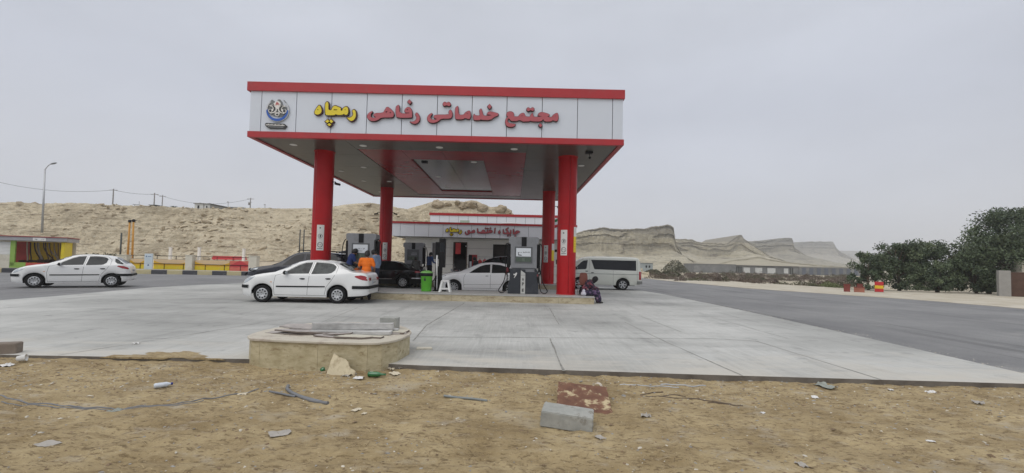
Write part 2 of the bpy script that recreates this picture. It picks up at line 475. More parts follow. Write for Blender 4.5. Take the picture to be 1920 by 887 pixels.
# gravel, crumbs and litter scraps nobody could count
M_peb = [pm('pebble_pale', (.52, .48, .40), .9, var=.2, scale=9), pm('pebble_grey', (.28, .27, .25), .9, var=.25, scale=9), pm('pebble_brown', (.20, .14, .085), .95, var=.25, scale=9)]
random.seed(11)
mb = MB()
for i in range(5200):
    y = random.choice((random.uniform(2.4, 6.5), random.uniform(5.2, 6.5))); x = random.uniform(-1.15, 1.15) * y * 1.12
    r = random.choice((.004, .006, .006, .009, .009, .013)) * random.uniform(.8, 1.5)
    if random.random() < .02: r *= 2.0
    z = dirt_h(x, y); a = random.uniform(0, PI); M = Matrix.Translation((x, y, z)) @ Matrix.Rotation(a, 4, 'Z') @ Matrix.Rotation(random.uniform(-.5, .5), 4, 'X')
    sx, sy, sz = r * random.uniform(.8, 1.7), r * random.uniform(.6, 1.1), r * random.uniform(.3, .8)
    V = [M @ Vector((px * sx * random.uniform(.8, 1.2), py * sy * random.uniform(.8, 1.2), pz * sz)) for px, py, pz in ((1, .2, 0), (.3, 1, 0), (-.9, .6, 0), (-.8, -.7, 0), (.5, -1, 0), (.1, .1, 1))]
    mb.add(V, [(0, 1, 5), (1, 2, 5), (2, 3, 5), (3, 4, 5), (4, 0, 5)], random.choice((0, 1, 2, 2, 2, 1)))
tag(mb.build('gravel', M_peb), 'small stones and crumbs scattered over the brown dirt', 'gravel', kind='stuff')
mb = MB()
for i in range(900):                                         # straw and twigs
    y = random.uniform(2.6, 6.4); x = random.uniform(-1.1, 1.1) * y; a = random.uniform(0, PI); l = random.uniform(.02, .09)
    p0 = Vector((x, y, dirt_h(x, y) + .003)); p2 = p0 + Vector((math.cos(a) * l, math.sin(a) * l, random.uniform(0, .012))); p2.z = max(p2.z, dirt_h(p2.x, p2.y) + .002)
    pm_ = (p0 + p2) / 2 + Vector((random.uniform(-.008, .008), random.uniform(-.008, .008), .004))
    mb.tube([p0, pm_, p2], random.uniform(.0008, .0018), 4, mi=random.choice((0, 1)), cap=False)
tag(mb.build('dry_twigs', [pm('straw', (.48, .38, .22), .9), pm('twig', (.13, .085, .05), .9)]), 'thin dry twigs and straw strewn over the dirt', 'twigs', kind='stuff')

# ================================================================== HILLS
def sstep(a, b, x):
    t = max(0, min(1, (x - a) / (b - a))); return t * t * (3 - 2 * t)


def interp(tbl, x):
    if x <= tbl[0][0]: return tbl[0][1]
    for (a, b), (c, d) in zip(tbl[:-1], tbl[1:]):
        if x <= c: return b + (d - b) * (x - a) / (c - a)
    return tbl[-1][1]


def rock_mat(name, c1, c2, strata, dark, band=1.0, bump=.12, cap=None):
    pale = tuple(min(.62, a * 1.22) for a in c2)
    m = pm(name, c1, .95, col2=c2, scale=.12 * band, thr=(.32, .68), bump=bump, bscale=1.1 * band)
    t = m.node_tree; b = t.nodes['Principled BSDF']; src = b.inputs['Base Color'].links[0].from_socket
    tc = N(t, 'ShaderNodeTexCoord')
    # bedding planes: noise squeezed in z, seen on steep faces; dark layers paint crevice shade
    mid = tuple(a * .74 for a in c1)
    for (sc, st, lo, hi, col, k) in ((.55 * band, (.18, .18, 2.6), .48, .58, strata, .9), (.22 * band, (1, 1, .8), .52, .64, mid, .75), (.9 * band, (.30, .30, 3.4), .56, .62, dark, .85), (1.1 * band, (.8, .8, 1.5), .52, .60, mid, .75), (3.2 * band, (1, 1, 2.2), .58, .64, dark, .85), (2.6 * band, (1, 1, 2.0), .60, .66, pale, 1.0)):
        mp = N(t, 'ShaderNodeMapping'); mp.inputs['Scale'].default_value = st; mp.inputs['Location'].default_value = (sc * 3, 0, sc); mp.inputs['Rotation'].default_value = (R(3), R(-4), 0)
        n = N(t, 'ShaderNodeTexNoise', Scale=sc, Detail=8.0, Roughness=.68); t.links.new(tc.outputs['Object'], mp.inputs[0]); t.links.new(mp.outputs[0], n.inputs['Vector'])
        r = N(t, 'ShaderNodeMapRange'); r.inputs['From Min'].default_value = lo; r.inputs['From Max'].default_value = hi; r.inputs['To Max'].default_value = k
        t.links.new(n.outputs['Fac'], r.inputs['Value'])
        mx = N(t, 'ShaderNodeMix', data_type='RGBA'); t.links.new(r.outputs[0], mx.inputs[0]); t.links.new(src, mx.inputs[6]); mx.inputs[7].default_value = (*col, 1); src = mx.outputs[2]
    if cap:      # greyer cap rock on the top beds
        sp = N(t, 'ShaderNodeSeparateXYZ'); t.links.new(tc.outputs['Generated'], sp.inputs[0]); n = N(t, 'ShaderNodeTexNoise', Scale=9.0, Detail=6.0); t.links.new(tc.outputs['Generated'], n.inputs['Vector'])
        ad = N(t, 'ShaderNodeMath', operation='MULTIPLY_ADD'); t.links.new(n.outputs['Fac'], ad.inputs[0]); ad.inputs[1].default_value = .35; t.links.new(sp.outputs['Z'], ad.inputs[2])
        r = N(t, 'ShaderNodeMapRange'); r.inputs['From Min'].default_value = .93; r.inputs['From Max'].default_value = 1.0; r.inputs['To Max'].default_value = .85; t.links.new(ad.outputs[0], r.inputs['Value'])
        mx = N(t, 'ShaderNodeMix', data_type='RGBA'); t.links.new(r.outputs[0], mx.inputs[0]); t.links.new(src, mx.inputs[6]); mx.inputs[7].default_value = (*cap, 1); src = mx.outputs[2]
    t.links.new(src, b.inputs['Base Color'])
    return m


M_hill = rock_mat('rubble_slope', (0.44, 0.368, 0.252), (0.64, 0.56, 0.41), (0.52, 0.445, 0.315), (0.17, 0.128, 0.082), 1.0, .45)
YC = 78.0
sil = [(-260, 398), (-100, 396), (0, 393), (40, 392), (83, 389), (105, 385), (130, 384), (165, 386), (210, 389), (250, 391), (290, 392), (330, 390), (370, 392), (400, 396), (440, 396), (475, 391), (560, 391), (600, 391),
       (625, 387), (655, 383), (690, 380), (702, 381), (715, 384), (745, 390), (765, 392), (790, 385), (808, 379), (830, 377), (850, 376), (868, 379), (882, 376), (894, 377), (905, 383), (920, 389), (932, 388), (942, 386), (950, 390), (962, 400), (975, 420), (1000, 450), (1040, 478), (1090, 492)]
HS = []
for u, v in sil:
    p = at(u, v, YC); HS.append((p.x, p.z))


def hill_z(x, y):
    H = interp(HS, x)
    y0 = 55 + 2.5 * noise.noise(Vector((x * .05, 0, 2))) + 1.2 * noise.noise(Vector((x * .2, 0, 5)))
    s = max(0.0, min(1.0, (y - y0) / (YC - y0)))
    left = max(0, min(1, (-38 - x) / 8)); mound = max(0, min(1, (x + 32) / 10))
    f = s ** 1.0 * (1 - .25 * s) + .25 * s                        # rubble slope
    f = f * (1 - left) + left * (.75 * min(1, s * 1.6) ** 1.3 + .25 * s)
    f = f * (1 - mound) + mound * (.55 * s + .45 * s ** 3)
    amp = min(1, s * 4) * (1 if s < .9 else .35)
    n = .9 * fbm(x, y, 3, 5, .11) + .55 * abs(fbm(x * 1.0, y * 1.4, 9, 4, .33)) + .28 * fbm(x, y, 20, 4, 1.1)
    gull = -.5 * abs(noise.noise(Vector((x * .22 + y * .1, y * .02, 4))))
    st = .25 * math.sin((f * H + .6 * noise.noise(Vector((x * .1, y * .1, 6)))) * 3.1) * (left * .9 + mound * .7 + .15)
    z = f * H + (n + gull + st) * amp * (.75 + .5 * mound)
    if s >= 1: z = H + .18 * fbm(x, y, 5, 4, .5) + .25 * max(0, noise.noise(Vector((x * .5, y * .2, 1)))) * mound
    # ledges: the bedding breaks the slope into small steps with overhang like lips
    if s < .985:
        q = noise.noise(Vector((x * .07, y * .1, 11))) + .55 * left + .35 * mound + .1
        if q > 0:
            st_ = .55 + .35 * noise.noise(Vector((x * .03, 0, 2))); ph = z / st_ + .8 * noise.noise(Vector((x * .12, y * .12, 17))) + .3 * noise.noise(Vector((x * .5, y * .5, 19)))
            fr = ph - math.floor(ph); z += (sstep(.55, .95, fr) - fr) * st_ * min(.9, q * 1.9)
        r1 = 1 - abs(noise.noise(Vector((x * .55, y * .9, 31)))) * 2; r2 = 1 - abs(noise.noise(Vector((x * 1.7, y * 2.2, 37)))) * 2
        z += (.20 * r1 * r1 + .10 * r2 * r2 + .07 * noise.noise(Vector((x * 3.1, y * 3.1, 41)))) * min(1, s * 5) * (1 if s < .93 else .5)
    return z - .3 * (1 - min(1, s * 10)), s


rows = []
ys = [52 + .17 * i for i in range(162)] + [80, 82, 86, 92, 100, 115, 140, 200]
xs = [-100 + .27 * i for i in range(440)]
for y in ys: rows.append([(x, y + .0, hill_z(x, y)[0] if y < 79.5 else hill_z(x, 79)[0] - (y - 79) * .03) for x in xs])
mb = MB(); mb.grid(rows, smooth=False); mb.build('hill', M_hill)['kind'] = 'structure'

# loose boulders and slabs lying on the slope
random.seed(5)
M_boul = [pm('boulder_pale', (.46, .39, .275), .95, var=.12, scale=2, bump=.03, bscale=5), pm('boulder_tan', (.33, .27, .185), .95, var=.15, scale=2, bump=.03, bscale=5)]
mb = MB()


def rock(mb, c, r, mi, flat=.55):
    a = random.uniform(0, 2 * PI); M = Matrix.Translation(c) @ Matrix.Rotation(a, 4, 'Z') @ Matrix.Rotation(random.uniform(-.6, .6), 4, 'X') @ Matrix.Rotation(random.uniform(-.5, .5), 4, 'Y')
    bm = bmesh.new(); bmesh.ops.create_icosphere(bm, subdivisions=3 if r > .6 else 1, radius=1)
    sx, sy, sz = random.uniform(.9, 1.7), random.uniform(.7, 1.1), random.uniform(.7, 1.1) * flat
    bm.verts.index_update()
    vs = []
    for v in bm.verts:
        p = v.co * (1 + (random.uniform(-.28, .22) if r <= .6 else .35 * noise.noise(v.co * 1.3 + Vector(c)) - .30 * abs(noise.noise(v.co * 2.6 + Vector(c))) + .12 * noise.noise(v.co * 6))); vs.append(M @ Vector((p.x * sx * r, p.y * sy * r, p.z * sz * r)))
    mb.add(vs, [[v.index for v in f.verts] for f in bm.faces], mi); bm.free()


cl = [(random.uniform(-62, -8), random.uniform(57, 74)) for _ in range(34)]
for i in range(1100):
    if i % 3: cx, cy = random.choice(cl); x = cx + random.gauss(0, 2.2); y = cy + random.gauss(0, 1.6)
    else: x = random.uniform(-95, 0); y = random.uniform(56, 76)
    y = max(55, min(76.5, y)); r = random.choice((.12, .16, .2, .28, .42)) * random.uniform(.7, 1.3)
    if x < -52 and random.random() < .6: r *= .6
    rock(mb, (x, y, hill_z(x, y)[0] + r * .1), r, random.choice((0, 0, 1)), random.choice((.4, .6, .8)))
for (u, v, r) in ((868, 384, 1.0), (884, 381, 1.3), (905, 387, .9), (940, 392, 1.1), (952, 396, .8), (690, 383, .5), (822, 381, .9), (840, 381, .8), (858, 379, .7)):
    p = at(u, v, YC - 1.0); rock(mb, (p.x, p.y, p.z - r * .3), r, 1, .8)
tag(mb.build('rubble', M_boul), 'pale boulders and broken slabs lying on the hillside', 'rubble', kind='stuff')


# layered cliffs far to the right
def ridge(name, tbl, Yc, Yb, mat, step, seed, cliff=.5, fl=1.0, thick=60):
    T = []
    for u, v in tbl:
        p = at(u, v, Yc); T.append((p.x, p.z))
    x0, x1 = T[0][0], T[-1][0]; n = int((x1 - x0) / step); Hm = max(z for _, z in T)
    S_ = [0, .08, .16, .24, .32, .40, .48, .54, .58, .61, .64, .67, .70, .74, .78, .82, .86, .90, .94, .97, 1.0]
    rows = []
    fine = []
    for a, b in zip(S_[:-1], S_[1:]): fine += [a, a * .75 + b * .25, (a + b) / 2, a * .25 + b * .75]
    fine.append(1.0)
    for s in fine:
        row = []
        for i in range(n + 1):
            x = x0 + (x1 - x0) * i / n; H = interp(T, x)
            # talus apron below, stepped wall above; the apron reaches higher in fans
            fan = .5 * (1 - cliff) * 2 + .16 * noise.noise(Vector((x / (Hm * 1.6), seed, 0))) - .05
            if s < .6: f = fan * (s / .6) ** 1.15
            else: f = fan + (1 - fan) * ((s - .6) / .4) ** .55
            y = Yb + (Yc - Yb) * (s / .6 * .975 if s < .6 else .975 + .025 * ((s - .6) / .4) ** 1.6)
            w_ = .7 * noise.noise(Vector((x / Hm * 1.2, s, seed))) + .8 * abs(noise.noise(Vector((x / Hm * 3.2, s * 1.5, seed + 3)))) + .55 * abs(noise.noise(Vector((x / Hm * 9, s * 5, seed + 6))))
            if s > .58: w_ += .28 * (1 if noise.noise(Vector((x / Hm * .8, s * 13, seed + 9))) > .02 else -1) * (1 if s < .97 else .3)
            y += w_ * Hm * .10 * fl * (.35 if s >= .97 else 1) * min(1, s * 4)
            z = f * H
            z += (.03 * Hm * noise.noise(Vector((x / Hm * 4, s * 6, seed))) + .022 * Hm * noise.noise(Vector((x / Hm * 14, s * 16, seed)))) * (1 if .05 < s < .95 else .3) + (.022 * Hm * noise.noise(Vector((x / Hm * 22, seed, 3))) if s > .9 else 0)
            if s == 0: z = -1.0
            row.append((x, y, z))
        rows.append(row)
    rows.append([(p[0], p[1] + thick, p[2] - 1) for p in rows[-1]]); rows.append([(p[0], p[1] + 10, -1) for p in rows[-1]])
    # close both ends by folding the outline back
    mb = MB(); mb.grid(rows, smooth=False)
    for side in (0, -1):
        cp = [r[side] for r in rows]; m = len(cp)
        mb.add([*cp, (cp[0][0], cp[-1][1], -1)], [tuple(range(m + 1)) if side else tuple(range(m, -1, -1))])
    o = mb.build(name, mat, recalc=False); o['kind'] = 'structure'
    return o


Mc1 = rock_mat('cliff_near', (0.34, 0.305, 0.225), (0.50, 0.455, 0.345), (0.36, 0.32, 0.22), (0.115, 0.097, 0.072), .30, 1.2, (.215, .195, .155))
Mc2 = rock_mat('cliff_far', (0.24, 0.22, 0.17), (0.35, 0.32, 0.25), (0.30, 0.275, 0.21), (0.12, 0.108, 0.09), .20, 1.6, (.19, .18, .155))
ridge('cliff', [(930, 470), (1000, 452), (1060, 440), (1080, 437), (1094, 433), (1112, 429), (1132, 426), (1150, 429), (1180, 430), (1196, 428), (1212, 429), (1222, 425), (1238, 423), (1252, 421), (1260, 423), (1264, 428), (1260.5, 434)][:-1] + [(1265.5, 440), (1268, 458), (1280, 478), (1310, 494), (1340, 504)], 240, 192, Mc1, .8, 3, .52)
ridge('cliff', [(1180, 470), (1240, 452), (1262, 449), (1280, 448), (1300, 449), (1306, 453), (1330, 455), (1352, 456), (1362, 457), (1374, 449), (1386, 440), (1391, 441), (1393, 446), (1400, 451), (1415, 462), (1440, 478), (1480, 492), (1500, 502)], 340, 250, Mc1, 1.5, 8, .40, .8)
ridge('cliff', [(1300, 474), (1340, 455), (1380, 453), (1402, 452), (1440, 451), (1455, 448), (1470, 446), (1484, 446), (1486.5, 447), (1488, 462), (1500, 472), (1530, 488), (1560, 500), (1580, 508)], 480, 360, Mc2, 2.2, 14, .40, .8)
ridge('cliff', [(1420, 480), (1470, 456), (1490, 454), (1520, 453), (1550, 453), (1562, 453), (1566, 462), (1571, 469), (1590, 480), (1620, 494), (1650, 506)], 900, 720, Mc2, 4.0, 21, .42, .8)
ridge('cliff', [(1500, 480), (1560, 470), (1580, 470), (1620, 471), (1626, 476), (1636, 482), (1652, 492), (1680, 500), (1740, 505), (1800, 510)], 1450, 1200, Mc2, 6.5, 30, .35, .8)
# low bare spur before the cliffs
Msp = pm('spur_clay', (0.30, 0.27, 0.20), .95, col2=(.37, .335, .25), scale=.08, bump=.3, bscale=.25)
ridge('hill_spur', [(1335, 500), (1350, 493), (1372, 488), (1400, 484), (1424, 481), (1440, 486), (1480, 492), (1540, 497), (1600, 502)], 200, 160, Msp, 1.2, 44, .1, .5, 40)

# ================================================================== VEHICLES
def sstep(a, b, x):
    t = max(0, min(1, (x - a) / (b - a))); return t * t * (3 - 2 * t)


M_glass = pm('car_glass', (0.014, 0.017, 0.018), .05, 0, .05, 1.5, col2=(.030, .034, .036), spec=.30)  # two noise tones hint at reflections within the glass colour
M_glass_clear = pm('car_glass_light', (0.050, 0.060, 0.060), .06, 0, .35, 3.2, col2=(.012, .014, .016), thr=(.42, .60), spec=.30)  # blotchy tones painted into the glass as vague reflections
M_tint = pm('tinted_glass', (0.006, 0.007, 0.009), .05, 0, .05, spec=.35)
M_trimk = pm('car_black_trim', (0.011, 0.012, 0.013), .6, spec=.2)
M_gap = pm('panel_gap', (0.015, 0.015, 0.015), .9)
M_chrome = pm('chrome', (.62, .62, .63), .22, 1.0, .05)
M_hub = pm('wheel_cover_silver', (.44, .45, .46), .38, .35, .1, 6)
M_lens = pm('headlight_lens', (.45, .48, .50), .08, .3, .25, 9)
M_tail = pm('tail_light_red', (.30, .008, .014), .12, 0, .25, 9, coat=.6)
M_amber = pm('amber_lens', (.55, .20, .02), .2)
M_plate = pm('number_plate', (.62, .63, .60), .4, 0, .05)
M_plateink = pm('plate_ink', (.05, .05, .07), .5)
M_blueband = pm('plate_blue', (.02, .05, .30), .5)


def paint(name, col, dirt=.35):
    return pm(name, col, .28, 0, .03, .8, coat=.8, wear=(tuple(c * .55 + .08 for c in col), 1.6, .60, .60 + dirt))


class Car:
    def __init__(s, top, belt, bot, L_, w, wr, axles, ra, endf=(.55, .70), endr=(.45, .76), hoodlip=.05):
        s.top, s.belt, s.bot, s.L, s.w, s.wr, s.ax, s.ra, s.ef, s.er = top, belt, bot, L_, w, wr, axles, ra, endf, endr
        s.cache = {}; s.zw = 0.30

    def W(s, x):
        f, a = s.ef
        k = 1.0
        if x < f: k = a + (1 - a) * math.sqrt(max(0, 1 - ((f - x) / f) ** 2.4))
        r, b = s.er
        if x > s.L - r: k = min(k, b + (1 - b) * math.sqrt(max(0, 1 - ((x - s.L + r) / r) ** 2.6)))
        return k

    def zs(s, x):
        z = interp(s.bot, x)
        for xa in s.ax:
            d = abs(x - xa)
            if d < s.ra: z = max(z, s.zw + math.sqrt(s.ra ** 2 - d * d))
        return z

    def sec(s, x):
        k = round(x, 4)
        if k in s.cache: return s.cache[k]
        zt = interp(s.top, x); zb = interp(s.belt, x); W = s.W(x); w = s.w * W; zs = s.zs(x)
        g = sstep(.06, .38, zt - zb); zh = max(zs + .06, min(zb, zt - .045))
        wr = s.wr * (.35 + .65 * W) if W < 1 else s.wr
        lp = lambda a, b: a + (b - a) * g
        dz = zh - zs
        tuck = .045 * min(1, dz / .4)
        P = [(w - tuck, zs), (w - .012, zs + .14 * dz), (w, zs + .42 * dz), (w - .004, zs + .72 * dz), (w - .018, zs + .93 * dz),
             (w - .035, zh + .012), (lp(w - .07, (w - .04) * .48 + wr * .52), lp(zt - .018, zb + (zt - .09 - zb) * .5)),
             (lp(w * .82, wr), lp(zt - .008, zt - .085)), (lp(w * .66, wr - .055), lp(zt - .004, zt - .03)), (lp(w * .45, wr - .17), zt - .008), (w * .2, zt), (0, zt)]
        P = chaikin(P, 2); s.cache[k] = P
        return P

    def Y(s, x, z):                  # half width of the skin at x, z
        P = s.sec(x)
        for (a, b), (c, d) in zip(P[:-1], P[1:]):
            if b <= z <= d and d > b: return a + (c - a) * (z - b) / (d - b)
        return P[0][0] if z < P[0][1] else P[-1][0]

    def Z(s, x, y):
        P = s.sec(x); y = abs(y)
        for (a, b), (c, d) in zip(P[::-1][:-1], P[::-1][1:]):
            if a <= y <= c and c > a: return b + (d - b) * (y - a) / (c - a)
        return P[-1][1]

    def shell(s, mb, mi=0):
        xs = set([0, .008, .02, .04, .07, .11, .16, .22, .3])
        xs |= {s.L - a for a in (0, .008, .02, .04, .07, .11, .16, .22, .3)}
        n = int(s.L / .07)
        xs |= {i * s.L / n for i in range(n + 1)}
        for xa in s.ax:
            for i in range(33):
                t = PI * i / 32; xs.add(xa - s.ra * math.cos(t))
            xs |= {xa - s.ra - .004, xa + s.ra + .004}
        for a, _ in s.top: xs.add(a)
        xs = sorted(x for x in xs if 0 <= x <= s.L)
        xs = [x for i, x in enumerate(xs) if i == 0 or x - xs[i - 1] > .003]
        rows = []
        for x in xs:
            P = s.sec(x); rows.append([(x, -a, b) for a, b in P] + [(x, a, b) for a, b in P[::-1][1:]])
        mb.grid(rows, mi, True, flip=False)
        for r, fl in ((rows[0], 0), (rows[-1], 1)):
            f = tuple(range(len(r))); mb.add(r, [f if not fl else f[::-1]], mi)

    def side(s, mb, poly, off=.004, mi=0, sides=(-1, 1), thick=.012, n=8):
        xs = [p[0] for p in poly]; zs = [p[1] for p in poly]
        z0, z1 = min(zs), max(zs)
        lv = sorted(set([round(z, 5) for z in zs] + [z0 + (z1 - z0) * i / n for i in range(n + 1)]))
        rows = []; m = len(poly)
        for z in lv:
            zz = min(max(z, z0 + 1e-4), z1 - 1e-4); X = []
            for i in range(m):
                a, b = poly[i], poly[(i + 1) % m]
                if (a[1] - zz) * (b[1] - zz) < 0: X.append(a[0] + (b[0] - a[0]) * (zz - a[1]) / (b[1] - a[1]))
            if len(X) < 2: continue
            rows.append((z, min(X), max(X)))
        nc = max(4, int((max(xs) - min(xs)) / .06))
        for sd in sides:
            G = []; B = []
            for z, a, b in rows:
                G.append([(x, sd * (s.Y(x, z) + off), z) for x in [a + (b - a) * j / nc for j in range(nc + 1)]])
            # add a rim that turns into the body
            top = [[(p[0], p[1] - sd * thick, p[2]) for p in G[0]]] + G + [[(p[0], p[1] - sd * thick, p[2]) for p in G[-1]]]
            top = [[(r[0][0], r[0][1] - sd * thick, r[0][2])] + r + [(r[-1][0], r[-1][1] - sd * thick, r[-1][2])] for r in top]
            mb.grid(top, mi, False, flip=(sd > 0))
        return mb

    def topp(s, mb, rows, off=.004, mi=0, n=12):     # rows: (x, halfwidth)
        G = [[(x, -hw + 2 * hw * j / n, s.Z(x, -hw + 2 * hw * j / n) + off) for j in range(n + 1)] for x, hw in rows]
        mb.grid(G, mi, False); return mb

    def line(s, mb, pts, wd=.008, off=.002, mi=0, sides=(-1, 1)):
        Q = []
        for a, b in zip(pts[:-1], pts[1:]):
            n = max(1, int(math.dist(a, b) / .06))
            Q += [(a[0] + (b[0] - a[0]) * i / n, a[1] + (b[1] - a[1]) * i / n) for i in range(n)]
        Q.append(pts[-1])
        for sd in sides:
            G = []
            for i, q in enumerate(Q):
                a = Q[max(0, i - 1)]; b = Q[min(len(Q) - 1, i + 1)]; d = Vector((b[0] - a[0], b[1] - a[1])).normalized(); nn = Vector((-d.y, d.x)) * wd / 2
                p, r = (q[0] + nn.x, q[1] + nn.y), (q[0] - nn.x, q[1] - nn.y)
                G.append([(p[0], sd * (s.Y(p[0], p[1]) + off), p[1]), (r[0], sd * (s.Y(r[0], r[1]) + off), r[1])])
            mb.grid(G, mi, False, flip=(sd < 0))

    def wrap(s, mb, x0, x1, z0, z1, rear=True, off=.012, mi=0):
        """bumper strip that follows the plan outline round one end"""
        zc = (z0 + z1) / 2; pts = []
        n = 16
        if rear:
            for i in range(n + 1):
                x = x0 + (s.L - x0) * (1 - (1 - i / n) ** 2); pts.append((x, s.Y(min(x, s.L - .002), zc)))
            yl = pts[-1][1]; half = pts + [(s.L, yl * k / 6) for k in range(5, -1, -1)]
        else:
            for i in range(n + 1):
                x = x1 * (1 - i / n) ** 2; pts.append((x, s.Y(max(x, .002), zc)))
            yl = pts[-1][1]; half = pts + [(0, yl * k / 6) for k in range(5, -1, -1)]
        full = [(x, -y) for x, y in half] + [(x, y) for x, y in half[::-1][1:]]
        cx = s.L * .5; G = []
        for i, (x, y) in enumerate(full):
            a = full[max(0, i - 1)]; b = full[min(len(full) - 1, i + 1)]; d = Vector((b[0] - a[0], b[1] - a[1])).normalized(); nn = Vector((d.y, -d.x))
            if nn.dot(Vector((x - cx, y))) < 0: nn = -nn
            q = lambda k, z: (x + nn.x * k, y + nn.y * k, z)
            G.append([q(-.01, z0), q(off * .7, z0), q(off, z0 + .02), q(off, z1 - .02), q(off * .7, z1), q(-.01, z1)])
        mb.grid(G, mi, False, flip=rear)


def add_wheels(root, car, r, tw, y, style, n=9, wheels=None, hubmat=None, faceL=True):
    for xa in car.ax:
        for sd in (-1, 1):
            M = Matrix.Translation((xa, sd * (y - tw / 2), r)) @ Matrix.Rotation(sd * PI / 2, 4, 'X')     # local +z... outwards
            M = Matrix.Translation((xa, sd * (y - tw / 2), r)) @ (Matrix.Rotation(PI / 2, 4, 'X') if sd < 0 else Matrix.Rotation(-PI / 2, 4, 'X'))
            h = tw / 2; ri = r * .66
            mb = MB()
            mb.lathe([(ri, -h * .9), (r * .80, -h), (r * .93, -h * .96), (r * .985, -h * .75), (r, -h * .4), (r, h * .4), (r * .985, h * .75), (r * .93, h * .97), (r * .80, h * 1.0), (ri * 1.02, h * .93), (ri, h * .8), (ri * .98, 0)], 40, M)
            for k in range(4):
                rr = r + .001; zz = -h * .5 + k * h / 3
                mb.lathe([(rr, zz), (rr, zz + .006)], 40, M, 1)
            wo = mb.build('wheel', [M_rubber, M_gap], root)
            mb = MB(); hm = hubmat or M_hub
            if style == 'cover':
                mb.lathe([(ri * 1.0, h * .80), (ri * .985, h * .93), (ri * .90, h * .97), (ri * .60, h * .99), (ri * .30, h * .90), (ri * .26, h * .84), (.002, h * .86)], 40, M)
                for k in range(n):
                    a = 2 * PI * k / n
                    pl = [(ri * (.70 + .145 * math.cos(t) * (1.0)), ri * .15 * math.sin(t)) for t in [2 * PI * j / 10 for j in range(10)]]
                    f = lambda p, q, d, a=a: M @ Vector((p * math.cos(a) - q * math.sin(a), p * math.sin(a) + q * math.cos(a), d))
                    mb.prism(pl, f, h * .97, h * .985 + .003, 1)
                for k in range(3):
                    a = 2 * PI * k / 3; mb.ball(M @ Vector((ri * .2 * math.cos(a), ri * .2 * math.sin(a), h * .86)), .012, 6, 1)
            else:
                mb.lathe([(ri * 1.0, h * .86), (ri * .97, h * .95), (ri * .90, h * .95), (ri * .88, h * .5), (ri * .3, h * .4), (.002, h * .4)], 40, M, 1)
                mb.lathe([(ri * 1.0, h * .84), (ri * .985, h * .98), (ri * .90, h * .97), (ri * .875, h * .6)], 40, M, 0)
                for k in range(n):
                    a = 2 * PI * k / n
                    wd = .10 if n > 6 else .14
                    pl = [(ri * .10, -ri * wd * .9), (ri * .92, -ri * wd), (ri * .92, ri * wd), (ri * .10, ri * wd * .9)]
                    f = lambda p, q, d, a=a: M @ Vector((p * math.cos(a) - q * math.sin(a), p * math.sin(a) + q * math.cos(a), d - .012 * (1 - p / ri)))
                    mb.prism(pl, f, h * .6, h * .93, 0)
                mb.lathe([(ri * .22, h * .6), (ri * .20, h * .93), (.002, h * .95)], 20, M, 0)
            mb.build('hubcap' if style == 'cover' else 'rim', [hm, M_black], wo)


def finish_car(root, car, M_body, r, tw, yw, style, nspk, win, glassmat, doors, handles, under=True, mould=None, extra=None, hub=None, hmat=None):
    mb = MB(); car.shell(mb)
    body = mb.build('body', M_body, root, recalc=True)
    body['label'] = ''
    del body['label']
    # arch liners, underbody
    mb = MB()
    for xa in car.ax:
        for sd in (-1, 1):
            yo = car.Y(xa, car.zw + car.ra + .02) - .006
            G = []
            for i in range(21):
                t = PI * i / 20; G.append([(xa - (car.ra + .0) * math.cos(t), sd * yy, car.zw + (car.ra + .0) * math.sin(t) * 1.0) for yy in (yo, yo - .30)])
            mb.grid(G, 0, True)
            pl = [(xa - car.ra * math.cos(PI * i / 20), car.zw + car.ra * math.sin(PI * i / 20)) for i in range(21)]
            mb.add([(p[0], sd * (yo - .30), p[1]) for p in pl] , [tuple(range(21))])
    zb0 = interp(car.bot, car.L / 2)
    mb.bx(.35, car.L - .35, -(car.w - .33), car.w - .33, zb0 - .02, zb0 + .30)
    a0, a1 = car.ax
    mb.bx(a0 + car.ra + .05, a1 - car.ra - .05, -(car.w - .07), car.w - .07, zb0 - .0, zb0 + .12)
    mb.build('underbody', M_black, root)
    for poly in win:
        mb = MB(); car.side(mb, poly, .008, 0, thick=.014, n=16)
        mb.build('side_window', glassmat, root)
    for sd in (-1, 1):
        mb = MB()
        for d in doors: car.line(mb, d, .009, .0015, 0, (sd,))
        mb.build('panel_gap', M_gap, body)
    for hx, hz in handles:
        for sd in (-1, 1):
            mb = MB()
            yy = car.Y(hx, hz)
            mb.ball((hx, sd * (yy + .004), hz), (.085, .012, .026), 12, 1)
            mb.bx(hx - .09, hx + .075, sd * yy - .004 + sd * .012, sd * yy + .004 + sd * .026, hz - .008, hz + .020, 0, .003)
            mb.build('door_handle', [hmat or M_trimk, M_gap], root)
    add_wheels(root, car, r, tw, yw, style, nspk, hubmat=hub)
    return body


def mirror_part(root, car, x, z, m, sc=1.0):
    for sd in (-1, 1):
        y = car.Y(x, z); mb = MB()
        mb.tube([(x, sd * (y - .02), z - .02), (x + .0, sd * (y + .06), z - .005)], .018, 8)
        mb.ball((x + .02, sd * (y + .13), z + .01), (.055 * sc, .11 * sc, .068 * sc), 14)
        o = mb.build('door_mirror', m, root)
        mb = MB(); mb.prism([(math.cos(t) * .085 * sc, math.sin(t) * .052 * sc) for t in [2 * PI * k / 16 for k in range(16)]], lambda a, b, d: (x + .02 + d, sd * (y + .13) + a, z + .01 + b), .045 * sc, .058 * sc)
        mb.build('mirror_glass', M_lens, o)


